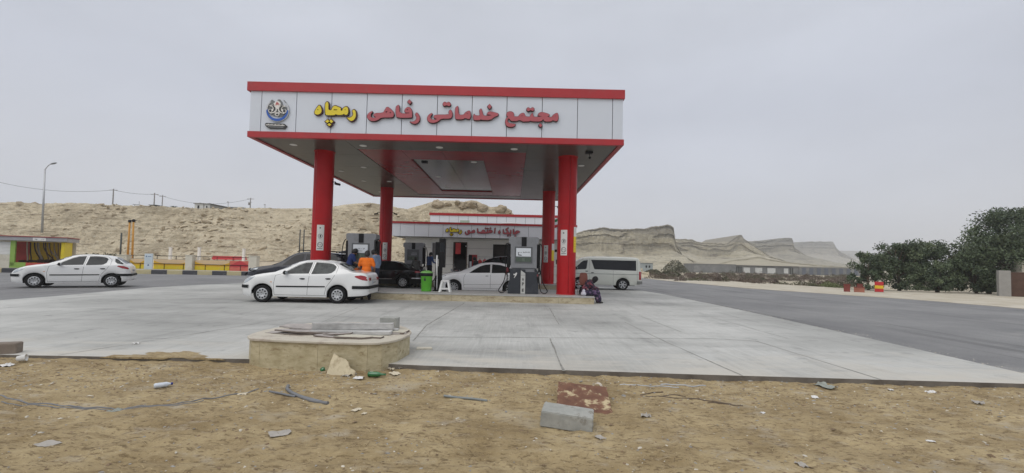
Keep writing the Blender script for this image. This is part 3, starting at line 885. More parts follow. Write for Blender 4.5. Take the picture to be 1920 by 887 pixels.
def plate_part(root, x, z, rear=True, w_=.46, parent=None):
    s_ = 1 if rear else -1; mb = MB()
    mb.bx(min(x, x + s_ * .012), max(x, x + s_ * .012), -w_ / 2, w_ / 2, z - .055, z + .055, 0)
    f = lambda a, b, d: (x + s_ * (.012 + d), a * s_, z + b)
    mb.bx(min(x + s_ * .012, x + s_ * .014), max(x + s_ * .012, x + s_ * .014), -w_ / 2 + .005 if not rear else -w_ / 2 + .005, -w_ / 2 + .045, z - .05, z + .05, 2)
    k = -w_ / 2 + .08
    for j in range(7):                                  # illegible figures of the plate as short strokes
        hh = .055; mb.box((x + s_ * .0135, k + j * .05, z), (.002, .012, hh * (.7 + .3 * (j % 2))), mi=1)
        if j % 3 != 1: mb.box((x + s_ * .0135, k + j * .05 + .011, z + hh * .3), (.002, .022, .012), mi=1)
    return mb.build('number_plate', [M_plate, M_plateink, M_blueband], root)


def make_hatch_family(name, label, loc, rz, sedan, M_body, glass):
    """the small 4-door car seen twice: with a boot (sedan) or as a hatchback"""
    if sedan:
        L_ = 4.19
        top = [(0, .52), (.01, .585), (.03, .64), (.07, .70), (.15, .765), (.3, .845), (.5, .915), (.75, .965), (1.0, 1.00), (1.12, 1.02), (1.35, 1.15), (1.6, 1.285), (1.82, 1.375), (2.05, 1.425), (2.35, 1.445),
               (2.65, 1.435), (2.95, 1.395), (3.12, 1.34), (3.35, 1.225), (3.55, 1.115), (3.68, 1.065), (3.85, 1.055), (4.0, 1.045), (4.08, 1.02), (4.13, .965), (4.165, .86), (4.185, .75), (4.19, .68)]
        belt = [(0, .60), (.5, .86), (1.0, .93), (1.4, .935), (2.4, .945), (3.0, .975), (3.4, 1.02), (3.7, 1.03), (4.19, .9)]
        bot = [(0, .42), (.02, .30), (.08, .235), (.3, .20), (1.1, .20), (2.9, .20), (3.6, .24), (4.0, .27), (4.15, .29), (4.19, .33)]
    else:
        L_ = 3.835
        top = [(0, .52), (.01, .585), (.03, .64), (.07, .70), (.15, .765), (.3, .845), (.5, .915), (.75, .965), (1.0, 1.00), (1.12, 1.02), (1.35, 1.15), (1.6, 1.285), (1.82, 1.37), (2.05, 1.415), (2.35, 1.435),
               (2.65, 1.43), (2.95, 1.405), (3.15, 1.37), (3.30, 1.315), (3.45, 1.20), (3.60, 1.075), (3.68, 1.005), (3.75, .95), (3.79, .88), (3.82, .77), (3.835, .68)]
        belt = [(0, .60), (.5, .86), (1.0, .93), (1.4, .935), (2.4, .945), (3.0, .97), (3.4, .99), (3.6, .98), (3.835, .8)]
        bot = [(0, .42), (.02, .30), (.08, .235), (.3, .20), (1.1, .20), (2.9, .20), (3.5, .25), (3.75, .28), (3.835, .33)]
    car = Car(top, belt, bot, L_, .826, .60, (.76, 3.20), .345, (.62, .60), (.42, .72)); car.zw = .285
    root = thing(name, label, 'car', loc, rz)
    root.rotation_euler = (0, 0, rz)
    w1 = [(1.40, .955), (1.62, 1.11), (1.88, 1.255), (2.10, 1.335), (2.31, 1.352), (2.235, .962)]
    if sedan:
        w2 = [(2.33, .965), (2.42, 1.352), (2.75, 1.345), (2.97, 1.31), (3.10, 1.22), (3.08, 1.10), (2.98, 1.01), (2.86, .985)]
    else:
        w2 = [(2.33, .965), (2.42, 1.345), (2.72, 1.345), (2.96, 1.315), (3.04, 1.24), (3.0, 1.08), (2.90, 1.0), (2.80, .98)]
    doors = [[(1.16, .26), (1.13, .62), (1.18, .90), (1.36, .945)], [(2.22, .26), (2.24, .60), (2.275, .95), (2.36, 1.36)],
             [(1.16, .26), (2.84, .26)], [(2.78, .28), (2.84, .55), (3.02, .80), (3.14, 1.0), (3.16, 1.22), (3.02, 1.34)], [(2.36, 1.372), (3.02, 1.335)], [(1.36, .945), (1.62, 1.13), (1.88, 1.275), (2.12, 1.352), (2.36, 1.372)]]
    body = finish_car(root, car, M_body, .285, .18, .80, 'cover', 9, [w1, w2], glass, doors, [(2.06, .80), (2.90, .815)])
    # black mouldings
    mb = MB(); car.side(mb, [(1.22, .515), (1.22, .56), (2.80, .575), (2.80, .53)], .012); mb.build('side_moulding', M_trimk, root)
    mb = MB(); car.wrap(mb, L_ - .50, L_, .50, .60, True, .030); mb.build('rear_bumper_strip', M_trimk, root)
    mb = MB(); car.wrap(mb, 0, .32, .47, .57, False, .030); mb.build('front_bumper_strip', M_trimk, root)
    # windscreen and rear glass
    mb = MB(); car.topp(mb, [(x, .66 - (x - 1.2) * .17) for x in (1.20, 1.3, 1.4, 1.5, 1.6, 1.7, 1.80)], .009); mb.build('windscreen', glass, root)
    if sedan:
        mb = MB(); car.topp(mb, [(x, .50 + (x - 3.14) * .2) for x in (3.14, 3.25, 3.35, 3.45, 3.55, 3.60)], .009); mb.build('rear_window', glass, root)
        tl = [(3.74, .90), (3.80, .945), (3.95, .955), (4.08, .93), (4.155, .87), (4.17, .80), (4.13, .77), (3.98, .80)]
        mb = MB(); car.side(mb, tl, .006, thick=.01)
        mb.bx(L_ - .035, L_ + .004, -.58, -.40, .77, .87); mb.bx(L_ - .035, L_ + .004, .40, .58, .77, .87)
        mb.build('tail_light', M_tail, root)
        plate_part(root, L_ + .002, .70)
        mb = MB(); mb.bx(L_ - .01, L_ + .012, -.33, .33, .80, .83, 0, .004); mb.build('boot_trim', M_body, root)
    else:
        mb = MB(); car.topp(mb, [(x, .50 + (x - 3.30) * .12) for x in (3.30, 3.40, 3.50, 3.58, 3.63)], .005)
        car.side(mb, [(3.26, 1.27), (3.35, 1.24), (3.48, 1.13), (3.60, 1.04), (3.56, 1.02), (3.38, 1.04), (3.28, 1.12)], .008, thick=.014)
        mb.build('rear_window', glass, root)
        mb = MB(); car.side(mb, [(3.36, .93), (3.42, .965), (3.60, .945), (3.73, .88), (3.775, .82), (3.74, .80), (3.55, .84)], .006, thick=.01)
        mb.build('tail_light', M_tail, root)
        plate_part(root, L_ - .002, .74)
        mb = MB(); mb.box((3.46, 0, 1.31), (.02, .02, .02)); mb.tube([(3.47, -.05, 1.215), (3.62, .30, 1.075)], .008, 6); mb.build('rear_wiper', M_black, root)
    mb = MB(); car.side(mb, [(.10, .60), (.13, .70), (.24, .785), (.42, .845), (.52, .85), (.40, .75), (.20, .63)], .004, thick=.008); mb.build('headlight', M_lens, root)
    mb = MB(); car.side(mb, [(1.02, .67), (1.02, .69), (1.08, .69), (1.08, .67)], .006); mb.build('side_indicator', M_amber, root)
    mb = MB(); mb.bx(-.012, .03, -.36, .36, .36, .44, 0, .005); mb.bx(-.012, .05, -.22, .22, .58, .61, 0, .004); mb.build('grille', M_black, root)
    plate_part(root, -.002, .40, False, .5)
    mirror_part(root, car, 1.50, .985, M_trimk)
    mb = MB(); mb.tube([(2.9, 0, car.Z(2.9, 0)), (3.1, 0, car.Z(2.9, 0) + .12)], .006, 6); mb.build('aerial', M_black, root)
    return root, car


MP_white = paint('car_paint_white', (.72, .725, .715), .30)
MP_white2 = paint('car_paint_clean_white', (.86, .865, .87), .5)
# near sedan: rear axle 3.20, front axle .76 of the car's own length; near side at y = 15.0
def place(car_root, ax_front, rz, fx, fy):
    """put the near front wheel (own x = ax_front, y = -w) at the surveyed ground point"""
    M = Matrix.Rotation(rz, 4, 'Z'); p = M @ Vector((ax_front, -.80, 0)); car_root.location = (fx - p.x, fy - p.y, 0); car_root.rotation_euler = (0, 0, rz)


r1, _ = make_hatch_family('sedan_car', 'white four door saloon with a boot, parked beside the pump island near the orange shirt', (0, 0, 0), 0, True, MP_white, M_glass_clear)
place(r1, .76, math.atan2(.10, 2.44), -8.19, 14.97)
r2, _ = make_hatch_family('hatchback_car', 'white hatchback driving across the asphalt in front of the striped kerb', (0, 0, 0), 0, False, MP_white, M_glass)
place(r2, .76, math.atan2(1.26, 2.11), -19.72, 18.80)


def big_car(name, label, kind, M_body, glass):
    root = thing(name, label, 'car' if kind != 'suv' else 'suv')
    if kind == 'crossover':       # dark blue suv
        L_, w, wr = 4.55, .90, .70
        top = [(0, .70), (.01, .80), (.04, .88), (.10, .94), (.25, 1.0), (.6, 1.07), (1.0, 1.12), (1.25, 1.16), (1.5, 1.33), (1.75, 1.51), (2.0, 1.655), (2.2, 1.73), (2.5, 1.775), (3.0, 1.79), (3.5, 1.78), (4.0, 1.74), (4.2, 1.67), (4.38, 1.42), (4.46, 1.15), (4.52, 1.0), (4.55, .8)]
        belt = [(0, .8), (1.0, 1.02), (1.5, 1.10), (3.0, 1.14), (4.2, 1.20), (4.55, 1.0)]
        bot = [(0, .5), (.04, .34), (.2, .28), (4.3, .30), (4.5, .4), (4.55, .5)]
        ax, ra, rw = (.88, 3.54), .42, .36
        wins = [[(1.62, 1.14), (1.86, 1.36), (2.15, 1.58), (2.45, 1.67), (2.56, 1.67), (2.52, 1.15)], [(2.64, 1.15), (2.66, 1.67), (3.45, 1.67), (3.55, 1.18)], [(3.66, 1.19), (3.60, 1.66), (4.02, 1.62), (4.15, 1.26)]]
        doors = [[(1.42, .36), (1.40, 1.0), (1.58, 1.12)], [(2.58, .36), (2.60, 1.7)], [(3.05, .40), (3.50, 1.0), (3.60, 1.18), (3.56, 1.70)], [(1.42, .36), (3.05, .36)]]
        hand = [(2.42, .98), (3.40, 1.02)]
    elif kind == 'saloon':        # black saloon
        L_, w, wr = 4.50, .86, .60
        top = [(0, .50), (.02, .62), (.08, .70), (.3, .80), (.7, .90), (1.1, .96), (1.25, .985), (1.5, 1.14), (1.75, 1.29), (1.98, 1.39), (2.2, 1.435), (2.6, 1.455), (3.0, 1.43), (3.2, 1.38), (3.45, 1.24), (3.7, 1.09), (3.82, 1.04), (4.1, 1.02), (4.35, 1.0), (4.44, .95), (4.49, .8), (4.50, .66)]
        belt = [(0, .6), (1.0, .88), (1.4, .91), (3.0, .95), (3.8, .98), (4.5, .9)]
        bot = [(0, .4), (.05, .26), (.3, .2), (4.2, .22), (4.45, .28), (4.5, .34)]
        ax, ra, rw = (.85, 3.52), .365, .31
        wins = [[(1.55, .935), (1.78, 1.13), (2.02, 1.28), (2.25, 1.345), (2.42, 1.355), (2.38, .945)], [(2.48, .947), (2.51, 1.357), (2.95, 1.345), (3.15, 1.27), (3.35, 1.08), (3.36, .975)]]
        doors = [[(1.30, .26), (1.28, .70), (1.38, .92)], [(2.43, .26), (2.46, 1.37)], [(2.98, .28), (3.08, .55), (3.36, .80), (3.40, .98)], [(1.30, .26), (2.98, .26)]]
        hand = [(2.24, .80), (3.16, .82)]
    elif kind == 'modern':        # white rounded hatch in the lane
        L_, w, wr = 4.40, .89, .62
        top = [(0, .52), (.02, .66), (.06, .74), (.2, .83), (.5, .92), (.8, .985), (1.05, 1.02), (1.2, 1.05), (1.5, 1.19), (1.8, 1.32), (2.05, 1.41), (2.3, 1.46), (2.6, 1.485), (3.0, 1.47), (3.4, 1.40), (3.7, 1.28), (3.95, 1.13), (4.1, 1.06), (4.28, 1.03), (4.36, .95), (4.40, .7)]
        belt = [(0, .6), (.8, .90), (1.4, .95), (3.0, .99), (3.8, 1.03), (4.4, .9)]
        bot = [(0, .4), (.05, .27), (.3, .2), (4.1, .22), (4.35, .28), (4.4, .34)]
        ax, ra, rw = (.93, 3.50), .37, .32
        wins = [[(1.62, .985), (1.86, 1.15), (2.10, 1.29), (2.34, 1.37), (2.56, 1.39), (2.56, .995)], [(2.63, .997), (2.64, 1.39), (3.0, 1.37), (3.35, 1.28), (3.62, 1.13), (3.66, 1.05), (3.50, 1.02)]]
        doors = [[(1.40, .30), (1.38, .75), (1.48, .97)], [(2.58, .30), (2.60, 1.41)], [(3.02, .32), (3.15, .55), (3.45, .85), (3.62, 1.0)], [(1.40, .30), (3.02, .30)], [(1.40, .46), (3.1, .50)]]
        hand = [(2.42, .87), (3.36, .90)]
    else:                          # 'suv': black, tall
        L_, w, wr = 4.55, .91, .70
        top = [(0, .75), (.02, .88), (.08, .95), (.3, 1.02), (.7, 1.08), (1.05, 1.13), (1.2, 1.17), (1.5, 1.37), (1.75, 1.53), (2.0, 1.67), (2.25, 1.75), (2.6, 1.79), (3.2, 1.80), (3.8, 1.78), (4.1, 1.72), (4.3, 1.5), (4.42, 1.2), (4.5, 1.05), (4.55, .8)]
        belt = [(0, .85), (1.0, 1.04), (1.5, 1.10), (3.0, 1.14), (4.2, 1.20), (4.55, 1.0)]
        bot = [(0, .5), (.04, .36), (.2, .3), (4.3, .32), (4.5, .4), (4.55, .5)]
        ax, ra, rw = (.88, 3.54), .42, .36
        wins = [[(1.58, 1.14), (1.86, 1.37), (2.15, 1.58), (2.45, 1.69), (2.56, 1.70), (2.54, 1.15)], [(2.64, 1.15), (2.66, 1.70), (3.45, 1.70), (3.55, 1.18)], [(3.66, 1.19), (3.60, 1.69), (4.0, 1.65), (4.12, 1.27)]]
        doors = [[(1.42, .36), (1.40, 1.0), (1.54, 1.12)], [(2.60, .36), (2.60, 1.72)], [(3.05, .40), (3.50, 1.0), (3.60, 1.18)], [(1.42, .36), (3.05, .36)]]
        hand = [(2.42, .98), (3.40, 1.02)]
    car = Car(top, belt, bot, L_, w, wr, ax, ra, (.6, .66), (.4, .78)); car.zw = rw
    finish_car(root, car, M_body, rw, .21, w - .03, 'spoke', 10 if kind != 'suv' else 5, wins, glass, doors, hand, hmat=M_body if kind == 'modern' else (M_chrome if kind == 'crossover' else M_trimk))
    t0 = [x for x, z in top if z > interp(belt, x) + .1][0] - .2
    x1 = [x for x, z in top if x > t0 and z > max(z for _, z in top) - .12][0]
    mb = MB(); car.topp(mb, [(t0 + (x1 - t0) * k / 6, (w - .20) - .14 * k / 6) for k in range(7)], .009); mb.build('windscreen', glass, root)
    if kind == 'saloon' or kind == 'modern':
        a, b = (3.25, 3.75) if kind == 'saloon' else (3.5, 4.02)
        mb = MB(); car.topp(mb, [(a + (b - a) * k / 6, .50 + .08 * k / 6) for k in range(7)], .009); mb.build('rear_window', glass, root)
    else:
        mb = MB(); car.topp(mb, [(4.17 + .24 * k / 5, .60 + .04 * k / 6) for k in range(6)], .005); mb.build('rear_window', glass, root)
    zf = interp(top, .3)
    mb = MB(); car.side(mb, [(.07, zf - .20), (.10, zf - .08), (.30, zf - .035), (.60, zf + .0), (.50, zf - .10), (.25, zf - .17)], .005, thick=.01); mb.build('headlight', M_lens, root)
    mb = MB(); car.side(mb, [(L_ - .34, .82), (L_ - .34, .93), (L_ - .06, .93), (L_ - .035, .82)], .006, thick=.012); mb.bx(L_ - .03, L_ + .006, -.62, -.38, .80, .92); mb.bx(L_ - .03, L_ + .006, .38, .62, .80, .92)
    mb.build('tail_light', M_tail, root)
    plate_part(root, L_ + .002, .62 if kind in ('saloon', 'modern') else .9); plate_part(root, -.002, .45, False)
    mb = MB(); mb.bx(-.014, .03, -.5, .5, zf - .26, zf - .15, 0, .01); mb.build('grille', M_black if kind != 'crossover' else M_chrome, root)
    mirror_part(root, car, t0 + .38, interp(belt, t0 + .3) + .07, M_body, 1.1)
    if kind == 'saloon':
        mb = MB(); car.side(mb, [(1.32, .45), (1.32, .49), (2.96, .51), (2.96, .47)], .010); mb.build('side_moulding', M_chrome, root)
        mb = MB(); car.wrap(mb, L_ - .5, L_, .50, .56, True, .012); mb.build('bumper_strip', M_chrome, root)
    if kind == 'crossover':
        mb = MB(); car.wrap(mb, 0, .55, .46, .64, False, .02); mb.build('front_bumper', pm('bumper_silver', (.36, .37, .39), .35, .5), root)
        for sd in (-1, 1):
            mb = MB(); mb.tube([(2.2, sd * .62, 1.76), (2.3, sd * .62, 1.83), (3.9, sd * .62, 1.82), (4.0, sd * .62, 1.75)], .02, 8); mb.build('roof_rail', M_black, root)
        # raised black tailgate
        mb = MB(); mb.box((4.52, 0, 1.88), (.95, 1.35, .06), ry=R(-14), ch=.02); mb.box((4.60, 0, 1.845), (.62, 1.1, .02), ry=R(-14), mi=1)
        mb.build('tailgate', [M_body, M_tint], root)
        mb = MB(); mb.bx(4.24, 4.36, -.60, .60, 1.05, 1.62, 0); mb.build('boot_opening', M_black, root)
    return root, car


MP_navy = pm('car_paint_dark_navy', (.018, .020, .030), .22, .1, .06, 1, coat=.5, spec=.3)
MP_black = pm('car_paint_black', (.004, .004, .005), .14, 0, .05, 1, coat=.45, spec=.25)
r3, _ = big_car('suv_car', 'dark navy estate suv with silver front bumper, behind the white saloon', 'crossover', MP_navy, M_tint); r3['category'] = 'suv'
r3.location = (-11.95, 20.3 + .90, 0); r3.rotation_euler = (0, 0, R(1))
r4, _ = big_car('saloon_car', 'black saloon at the far island beside the grey shirted man', 'saloon', MP_black, M_tint)
r4.location = (-9.28, 24.1 + .86, 0)
r5, _ = big_car('white_car', 'clean white rounded car in the lane between the islands, half hidden by the front pump', 'modern', MP_white2, M_glass)
r5.location = (-3.52, 20.45 + .89, 0)
r6, _ = big_car('black_suv', 'black tall car standing behind the clean white car', 'suv', MP_black, M_glass)
r6.location = (-3.15, 22.75 + .91, 0)
del M


def make_van():
    root = thing('passenger_van', 'pale long passenger van with dark side windows, right of the red columns', 'van')
    L_, w, wr = 4.70, .85, .755
    top = [(0, .72), (.01, .82), (.04, .92), (.10, 1.0), (.22, 1.08), (.38, 1.16), (.55, 1.32), (.75, 1.52), (.92, 1.68), (1.08, 1.80), (1.28, 1.90), (1.6, 1.955), (2.2, 1.975), (3.2, 1.98), (4.2, 1.965), (4.42, 1.94), (4.53, 1.88), (4.60, 1.70), (4.65, 1.3), (4.68, 1.0), (4.70, .7)]
    belt = [(0, .8), (.4, 1.08), (1.0, 1.14), (4.6, 1.14), (4.7, .95)]
    bot = [(0, .45), (.03, .32), (.2, .26), (4.3, .30), (4.6, .34), (4.7, .42)]
    car = Car(top, belt, bot, L_, w, wr, (1.02, 3.59), .40, (.5, .72), (.20, .86)); car.zw = .33
    Mv = paint('van_paint', (.56, .575, .52), .30)
    wins = [[(.74, 1.16), (.92, 1.40), (1.12, 1.60), (1.30, 1.72), (1.52, 1.74), (1.44, 1.20)], [(1.92, 1.19), (1.72, 1.76), (4.36, 1.76), (4.36, 1.17)]]
    doors = [[(.62, .35), (.60, .9), (.72, 1.14)], [(1.62, .35), (1.60, 1.1), (1.64, 1.84)], [(3.02, .35), (3.02, 1.16)], [(4.42, .42), (4.43, 1.90)]]
    finish_car(root, car, Mv, .33, .20, .81, 'spoke', 6, wins, M_tint, doors, [(1.46, 1.08), (1.80, 1.0)])
    mb = MB(); car.topp(mb, [(.42, .64), (.55, .64), (.7, .63), (.85, .62), (1.0, .60), (1.1, .58)], .009); mb.build('windscreen', M_tint, root)
    mb = MB(); car.side(mb, [(.6, .925), (.6, .955), (4.55, .955), (4.55, .925)], .004, thick=.006); mb.build('waist_stripe', pm('van_stripe', (.20, .215, .20), .5), root)
    mb = MB(); car.side(mb, [(4.52, .64), (4.52, 1.12), (4.64, 1.12), (4.66, .64)], .006, thick=.012); mb.bx(4.655, 4.69, -.76, -.66, .66, 1.10); mb.bx(4.655, 4.69, .66, .76, .66, 1.10); mb.build('tail_light', M_tail, root)
    mb = MB(); mb.bx(4.60, 4.63, -.62, .62, 1.22, 1.72, 0); mb.build('rear_window', M_tint, root)
    mb = MB(); car.wrap(mb, 4.40, L_, .38, .56, True, .04); mb.build('rear_bumper', pm('van_bumper', (.17, .175, .165), .5), root)
    mb = MB(); car.side(mb, [(.10, .80), (.12, .98), (.30, 1.04), (.36, .90)], .005); mb.build('headlight', M_lens, root)
    plate_part(root, 4.70, .75)
    mb = MB()
    for x in (1.9, 2.8, 3.7): mb.bx(x, x + .03, -.70, .70, 1.968, 1.985)
    mb.build('roof_rib', Mv, root)
    mirror_part(root, car, .80, 1.25, M_trimk, 1.3)
    return root


r7 = make_van()
a = R(-3); M_ = Matrix.Rotation(a, 4, 'Z'); p = M_ @ Vector((3.59, -.81, 0)); r7.location = (6.60 - p.x, 26.86 - p.y, 0); r7.rotation_euler = (0, 0, a)

# ================================================================== FUEL CANOPY
CX0, CX1, CY0, CY1 = -9.45, 3.86, 15.95, 30.6
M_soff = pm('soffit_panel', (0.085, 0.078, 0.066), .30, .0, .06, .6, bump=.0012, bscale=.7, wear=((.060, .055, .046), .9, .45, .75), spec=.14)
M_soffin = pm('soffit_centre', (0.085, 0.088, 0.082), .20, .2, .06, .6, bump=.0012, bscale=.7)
M_soffred = pm('soffit_red', (0.22, 0.012, 0.016), .26, 0, .16, .8, spec=.10, bump=.001, bscale=.8)
canopy = thing('fuel_canopy', 'large red and silver filling station canopy on four red columns', 'canopy', (-2.8, 23, 0))


def loc(o):      # parts are modelled in world coordinates; give them the canopy as parent
    o.matrix_parent_inverse = canopy.matrix_basis.inverted() if o.parent == canopy else o.parent.matrix_basis.inverted(); return o


def W_(o, parent):  # keep world coordinates under a moved parent
    o.parent = parent; M = parent.matrix_basis.copy(); q = parent.parent
    while q: M = q.matrix_basis @ M; q = q.parent
    me = o.data; me.transform(M.inverted()); return o


def wall_panels(mb, x0, x1, y, z0, z1, seams, th=.06, axis='x', out=-1):
    xs = [x0] + list(seams) + [x1]
    for a, b in zip(xs[:-1], xs[1:]):
        if axis == 'x': mb.bx(a + .010, b - .010, *sorted((y, y - out * th)), z0, z1, 0, .006)
        else: mb.bx(*sorted((y, y - out * th)), a + .010, b - .010, z0, z1, 0, .006)


mb = MB()
seams = [-9.04, -7.79, -6.54, -5.28, -4.03, -2.77, -1.53, -.29, .97, 2.23, 3.48]
wall_panels(mb, CX0, CX1, CY0, 5.95, 7.42, seams)
wall_panels(mb, CX0, CX1, CY1, 5.95, 7.42, seams, out=1)
ys_ = [CY0 + 1.24 * i for i in range(1, 12)]
wall_panels(mb, CY0 + .07, CY1 - .07, CX0, 5.95, 7.42, ys_, axis='y'); wall_panels(mb, CY0 + .07, CY1 - .07, CX1, 5.95, 7.42, ys_, axis='y', out=1)
mb.bx(CX0 + .05, CX1 - .05, CY0 + .05, CY1 - .05, 5.96, 7.30, 1)
W_(mb.build('fascia', [M_panel, M_seam]), canopy)


def ring(mb, x0, x1, y0, y1, wd, z0, z1, mi=0, ch=0):
    mb.bx(x0, x1, y0, y0 + wd, z0, z1, mi, ch); mb.bx(x0, x1, y1 - wd, y1, z0, z1, mi, ch)
    mb.bx(x0, x0 + wd, y0 + wd, y1 - wd, z0, z1, mi, ch); mb.bx(x1 - wd, x1, y0 + wd, y1 - wd, z0, z1, mi, ch)


mb = MB(); ring(mb, CX0 - .09, CX1 + .04, CY0 - .07, CY1 + .07, .30, 7.40, 7.72); mb.bx(CX0 + .1, CX1 - .1, CY0 + .1, CY1 - .1, 7.28, 7.50)
W_(mb.build('top_trim', M_redtrim), canopy)
mb = MB(); ring(mb, CX0 - .03, CX1 + .03, CY0 - .035, CY1 + .035, .17, 5.74, 5.945); W_(mb.build('lower_trim', M_redtrim), canopy)
# soffit panels with seams
IX0, IX1, IY0, IY1 = -4.42, -1.26, 19.1, 27.85
RX0, RX1, RY0, RY1 = -6.13, .48, 17.5, 29.25
mb = MB()


def tiles(mb, x0, x1, y0, y1, z, nx, ny, g=.006, th=.03, mi=0):
    for i in range(nx):
        for j in range(ny):
            a, b = x0 + (x1 - x0) * i / nx, x0 + (x1 - x0) * (i + 1) / nx; c, d = y0 + (y1 - y0) * j / ny, y0 + (y1 - y0) * (j + 1) / ny
            t = random.uniform(-.0015, .0015)
            mb.add([(a + g, c + g, z + t), (b - g, c + g, z - t), (b - g, d - g, z + t), (a + g, d - g, z - t), (a + g, c + g, z + th), (b - g, c + g, z + th), (b - g, d - g, z + th), (a + g, d - g, z + th)],
                   [(3, 2, 1, 0), (0, 1, 5, 4), (1, 2, 6, 5), (2, 3, 7, 6), (3, 0, 4, 7)], mi)


x0, x1, y0, y1 = CX0 + .14, CX1 - .14, CY0 + .135, CY1 - .135
tiles(mb, x0, RX0, y0, y1, 5.775, 1, 6); tiles(mb, RX1, x1, y0, y1, 5.775, 1, 6)
tiles(mb, RX0, RX1, y0, RY0, 5.775, 3, 1); tiles(mb, RX0, RX1, RY1, y1, 5.775, 3, 1)
mb.bx(x0 - .1, x1 + .1, y0 - .1, y1 + .1, 5.90, 5.94, 1)
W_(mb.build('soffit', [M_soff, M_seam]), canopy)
mb = MB()
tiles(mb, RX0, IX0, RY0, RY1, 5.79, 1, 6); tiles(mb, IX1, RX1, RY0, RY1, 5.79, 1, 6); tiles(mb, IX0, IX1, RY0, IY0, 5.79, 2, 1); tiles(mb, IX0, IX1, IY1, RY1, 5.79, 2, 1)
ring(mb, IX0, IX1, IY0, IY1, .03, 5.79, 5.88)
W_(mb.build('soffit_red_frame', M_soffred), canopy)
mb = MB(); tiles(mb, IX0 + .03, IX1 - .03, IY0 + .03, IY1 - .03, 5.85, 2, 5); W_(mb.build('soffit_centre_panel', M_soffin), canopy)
M_lamp = pm('lamp_diffuser_unlit', (.78, .77, .72), .4, var=.02)
for (x, y) in ((-8.38, 17.05), (-5.7, 16.95), (-2.82, 16.95), (0, 16.95), (-8.44, 22.05), (-8.2, 24.7), (-6.8, 24.66), (-8.4, 28.6), (-3.9, 23.35), (-1.75, 19.7), (2.94, 19.58), (2.9, 23.4), (2.9, 28.2), (-3.95, 26.9), (-7.0, 21.0)):
    zz = 5.775 if not (IX0 < x < IX1 and IY0 < y < IY1) else 5.85
    Mx = Matrix.Translation((x, y, zz))
    mb = MB(); mb.lathe([(.135, .004), (.135, -.012), (.115, -.014), (.112, .0)], 24, Mx)
    lo = W_(mb.build('ceiling_light', M_white), canopy)
    mb = MB(); mb.lathe([(.111, -.006), (.06, -.010), (.002, -.011)], 24, Mx); dd = mb.build('diffuser', M_lamp); W_(dd, canopy); dd.parent = lo; dd.matrix_parent_inverse = Matrix.Identity(4)
for (x, y) in ((2.86, 17.1), (-3.95, 19.9)):           # two black spot heads
    mb = MB(); mb.bx(x - .13, x + .13, y - .10, y + .10, 5.70 if x > 0 else 5.80, 5.778 if x > 0 else 5.852, 0, .01)
    if x > 0: mb.tube([(x, y, 5.70), (x + .02, y - .02, 5.58)], .012, 6); mb.ball((x + .02, y - .03, 5.54), (.05, .06, .05), 10)
    W_(mb.build('spot_lamp', M_black), canopy)

M_stick = pm('sticker_white', (.66, .65, .62), .45, var=.03); M_ink = pm('print_black', (.03, .03, .03), .5); M_inkred = pm('print_red', (.50, .03, .03), .5); M_inky = pm('print_yellow', (.75, .55, .02), .45)


def cyl(cx, cy, r, ang, z):
    return (cx + r * math.sin(ang), cy - r * math.cos(ang), z)


def flat_ring(n=24, r=1, w=.18): return [(r * math.cos(2 * PI * k / n), r * math.sin(2 * PI * k / n)) for k in range(n)], [((r - w) * math.cos(2 * PI * k / n), (r - w) * math.sin(2 * PI * k / n)) for k in range(n)]


def rect(x0, x1, y0, y1): return [(x0, y0), (x1, y0), (x1, y1), (x0, y1)]


def warning_sign(cx, cy, rr, a0, z0, parent, name='warning_sign', yellow=False):
    """a printed strip wrapped on the column: dot, phone pictogram, no smoking ring, caption"""
    r = rr + .006; wd, ht = .27, 1.0
    mb = MB()
    f = lambda u, v, d, r=r: cyl(cx, cy, r + d, a0 + u / r, z0 + v)
    G = [[f(-wd / 2 + wd * j / 8, ht * i / 4, 0) for j in range(9)] for i in range(5)]
    mb.grid(G, 2 if yellow else 0, True)
    if yellow:
        G = [[f(-wd / 2 + wd * j / 8, ht * (.62 + .38 * i / 2), .002) for j in range(9)] for i in range(3)]; mb.grid(G, 0, True)
        for k in range(4): mb.prism(rect(-.07, .07, .12 + k * .1, .15 + k * .1), f, .001, .003, 1)
    else:
        mb.prism([(.028 * math.cos(t) - .01, .88 + .028 * math.sin(t)) for t in [2 * PI * k / 12 for k in range(12)]], f, .001, .003, 1)
        mb.prism(rect(-.12, .12, .715, .720), f, .001, .003, 1); mb.prism(rect(-.12, .12, .385, .390), f, .001, .003, 1)
        o, h = flat_ring(20, .085, .014); T = lambda L_, yy: [(p[0], p[1] + yy) for p in L_]
        mb.prism(T(o, .56), f, .001, .003, 1, [T(h, .56)])
        mb.prism([(-.02, .52), (.015, .50), (.035, .57), (.02, .62), (-.015, .60)], f, .001, .004, 1)
        o, h = flat_ring(20, .10, .018)
        mb.prism(T(o, .22), f, .001, .003, 1, [T(h, .22)])
        mb.prism([(-.075, .285), (-.06, .295), (.075, .155), (.06, .145)], f, .001, .004, 1)
        mb.prism(rect(-.06, .05, .21, .228), f, .001, .0035, 1)
        for k in range(9): mb.prism(rect(-.10 + k * .022, -.10 + k * .022 + .015, .055, .085), f, .001, .003, 1)
        for k in range(7): mb.prism(rect(-.08 + k * .024, -.08 + k * .024 + .012, .44, .452), f, .001, .003, 1)
    o = mb.build(name, [M_stick, M_ink, M_inky]); return o


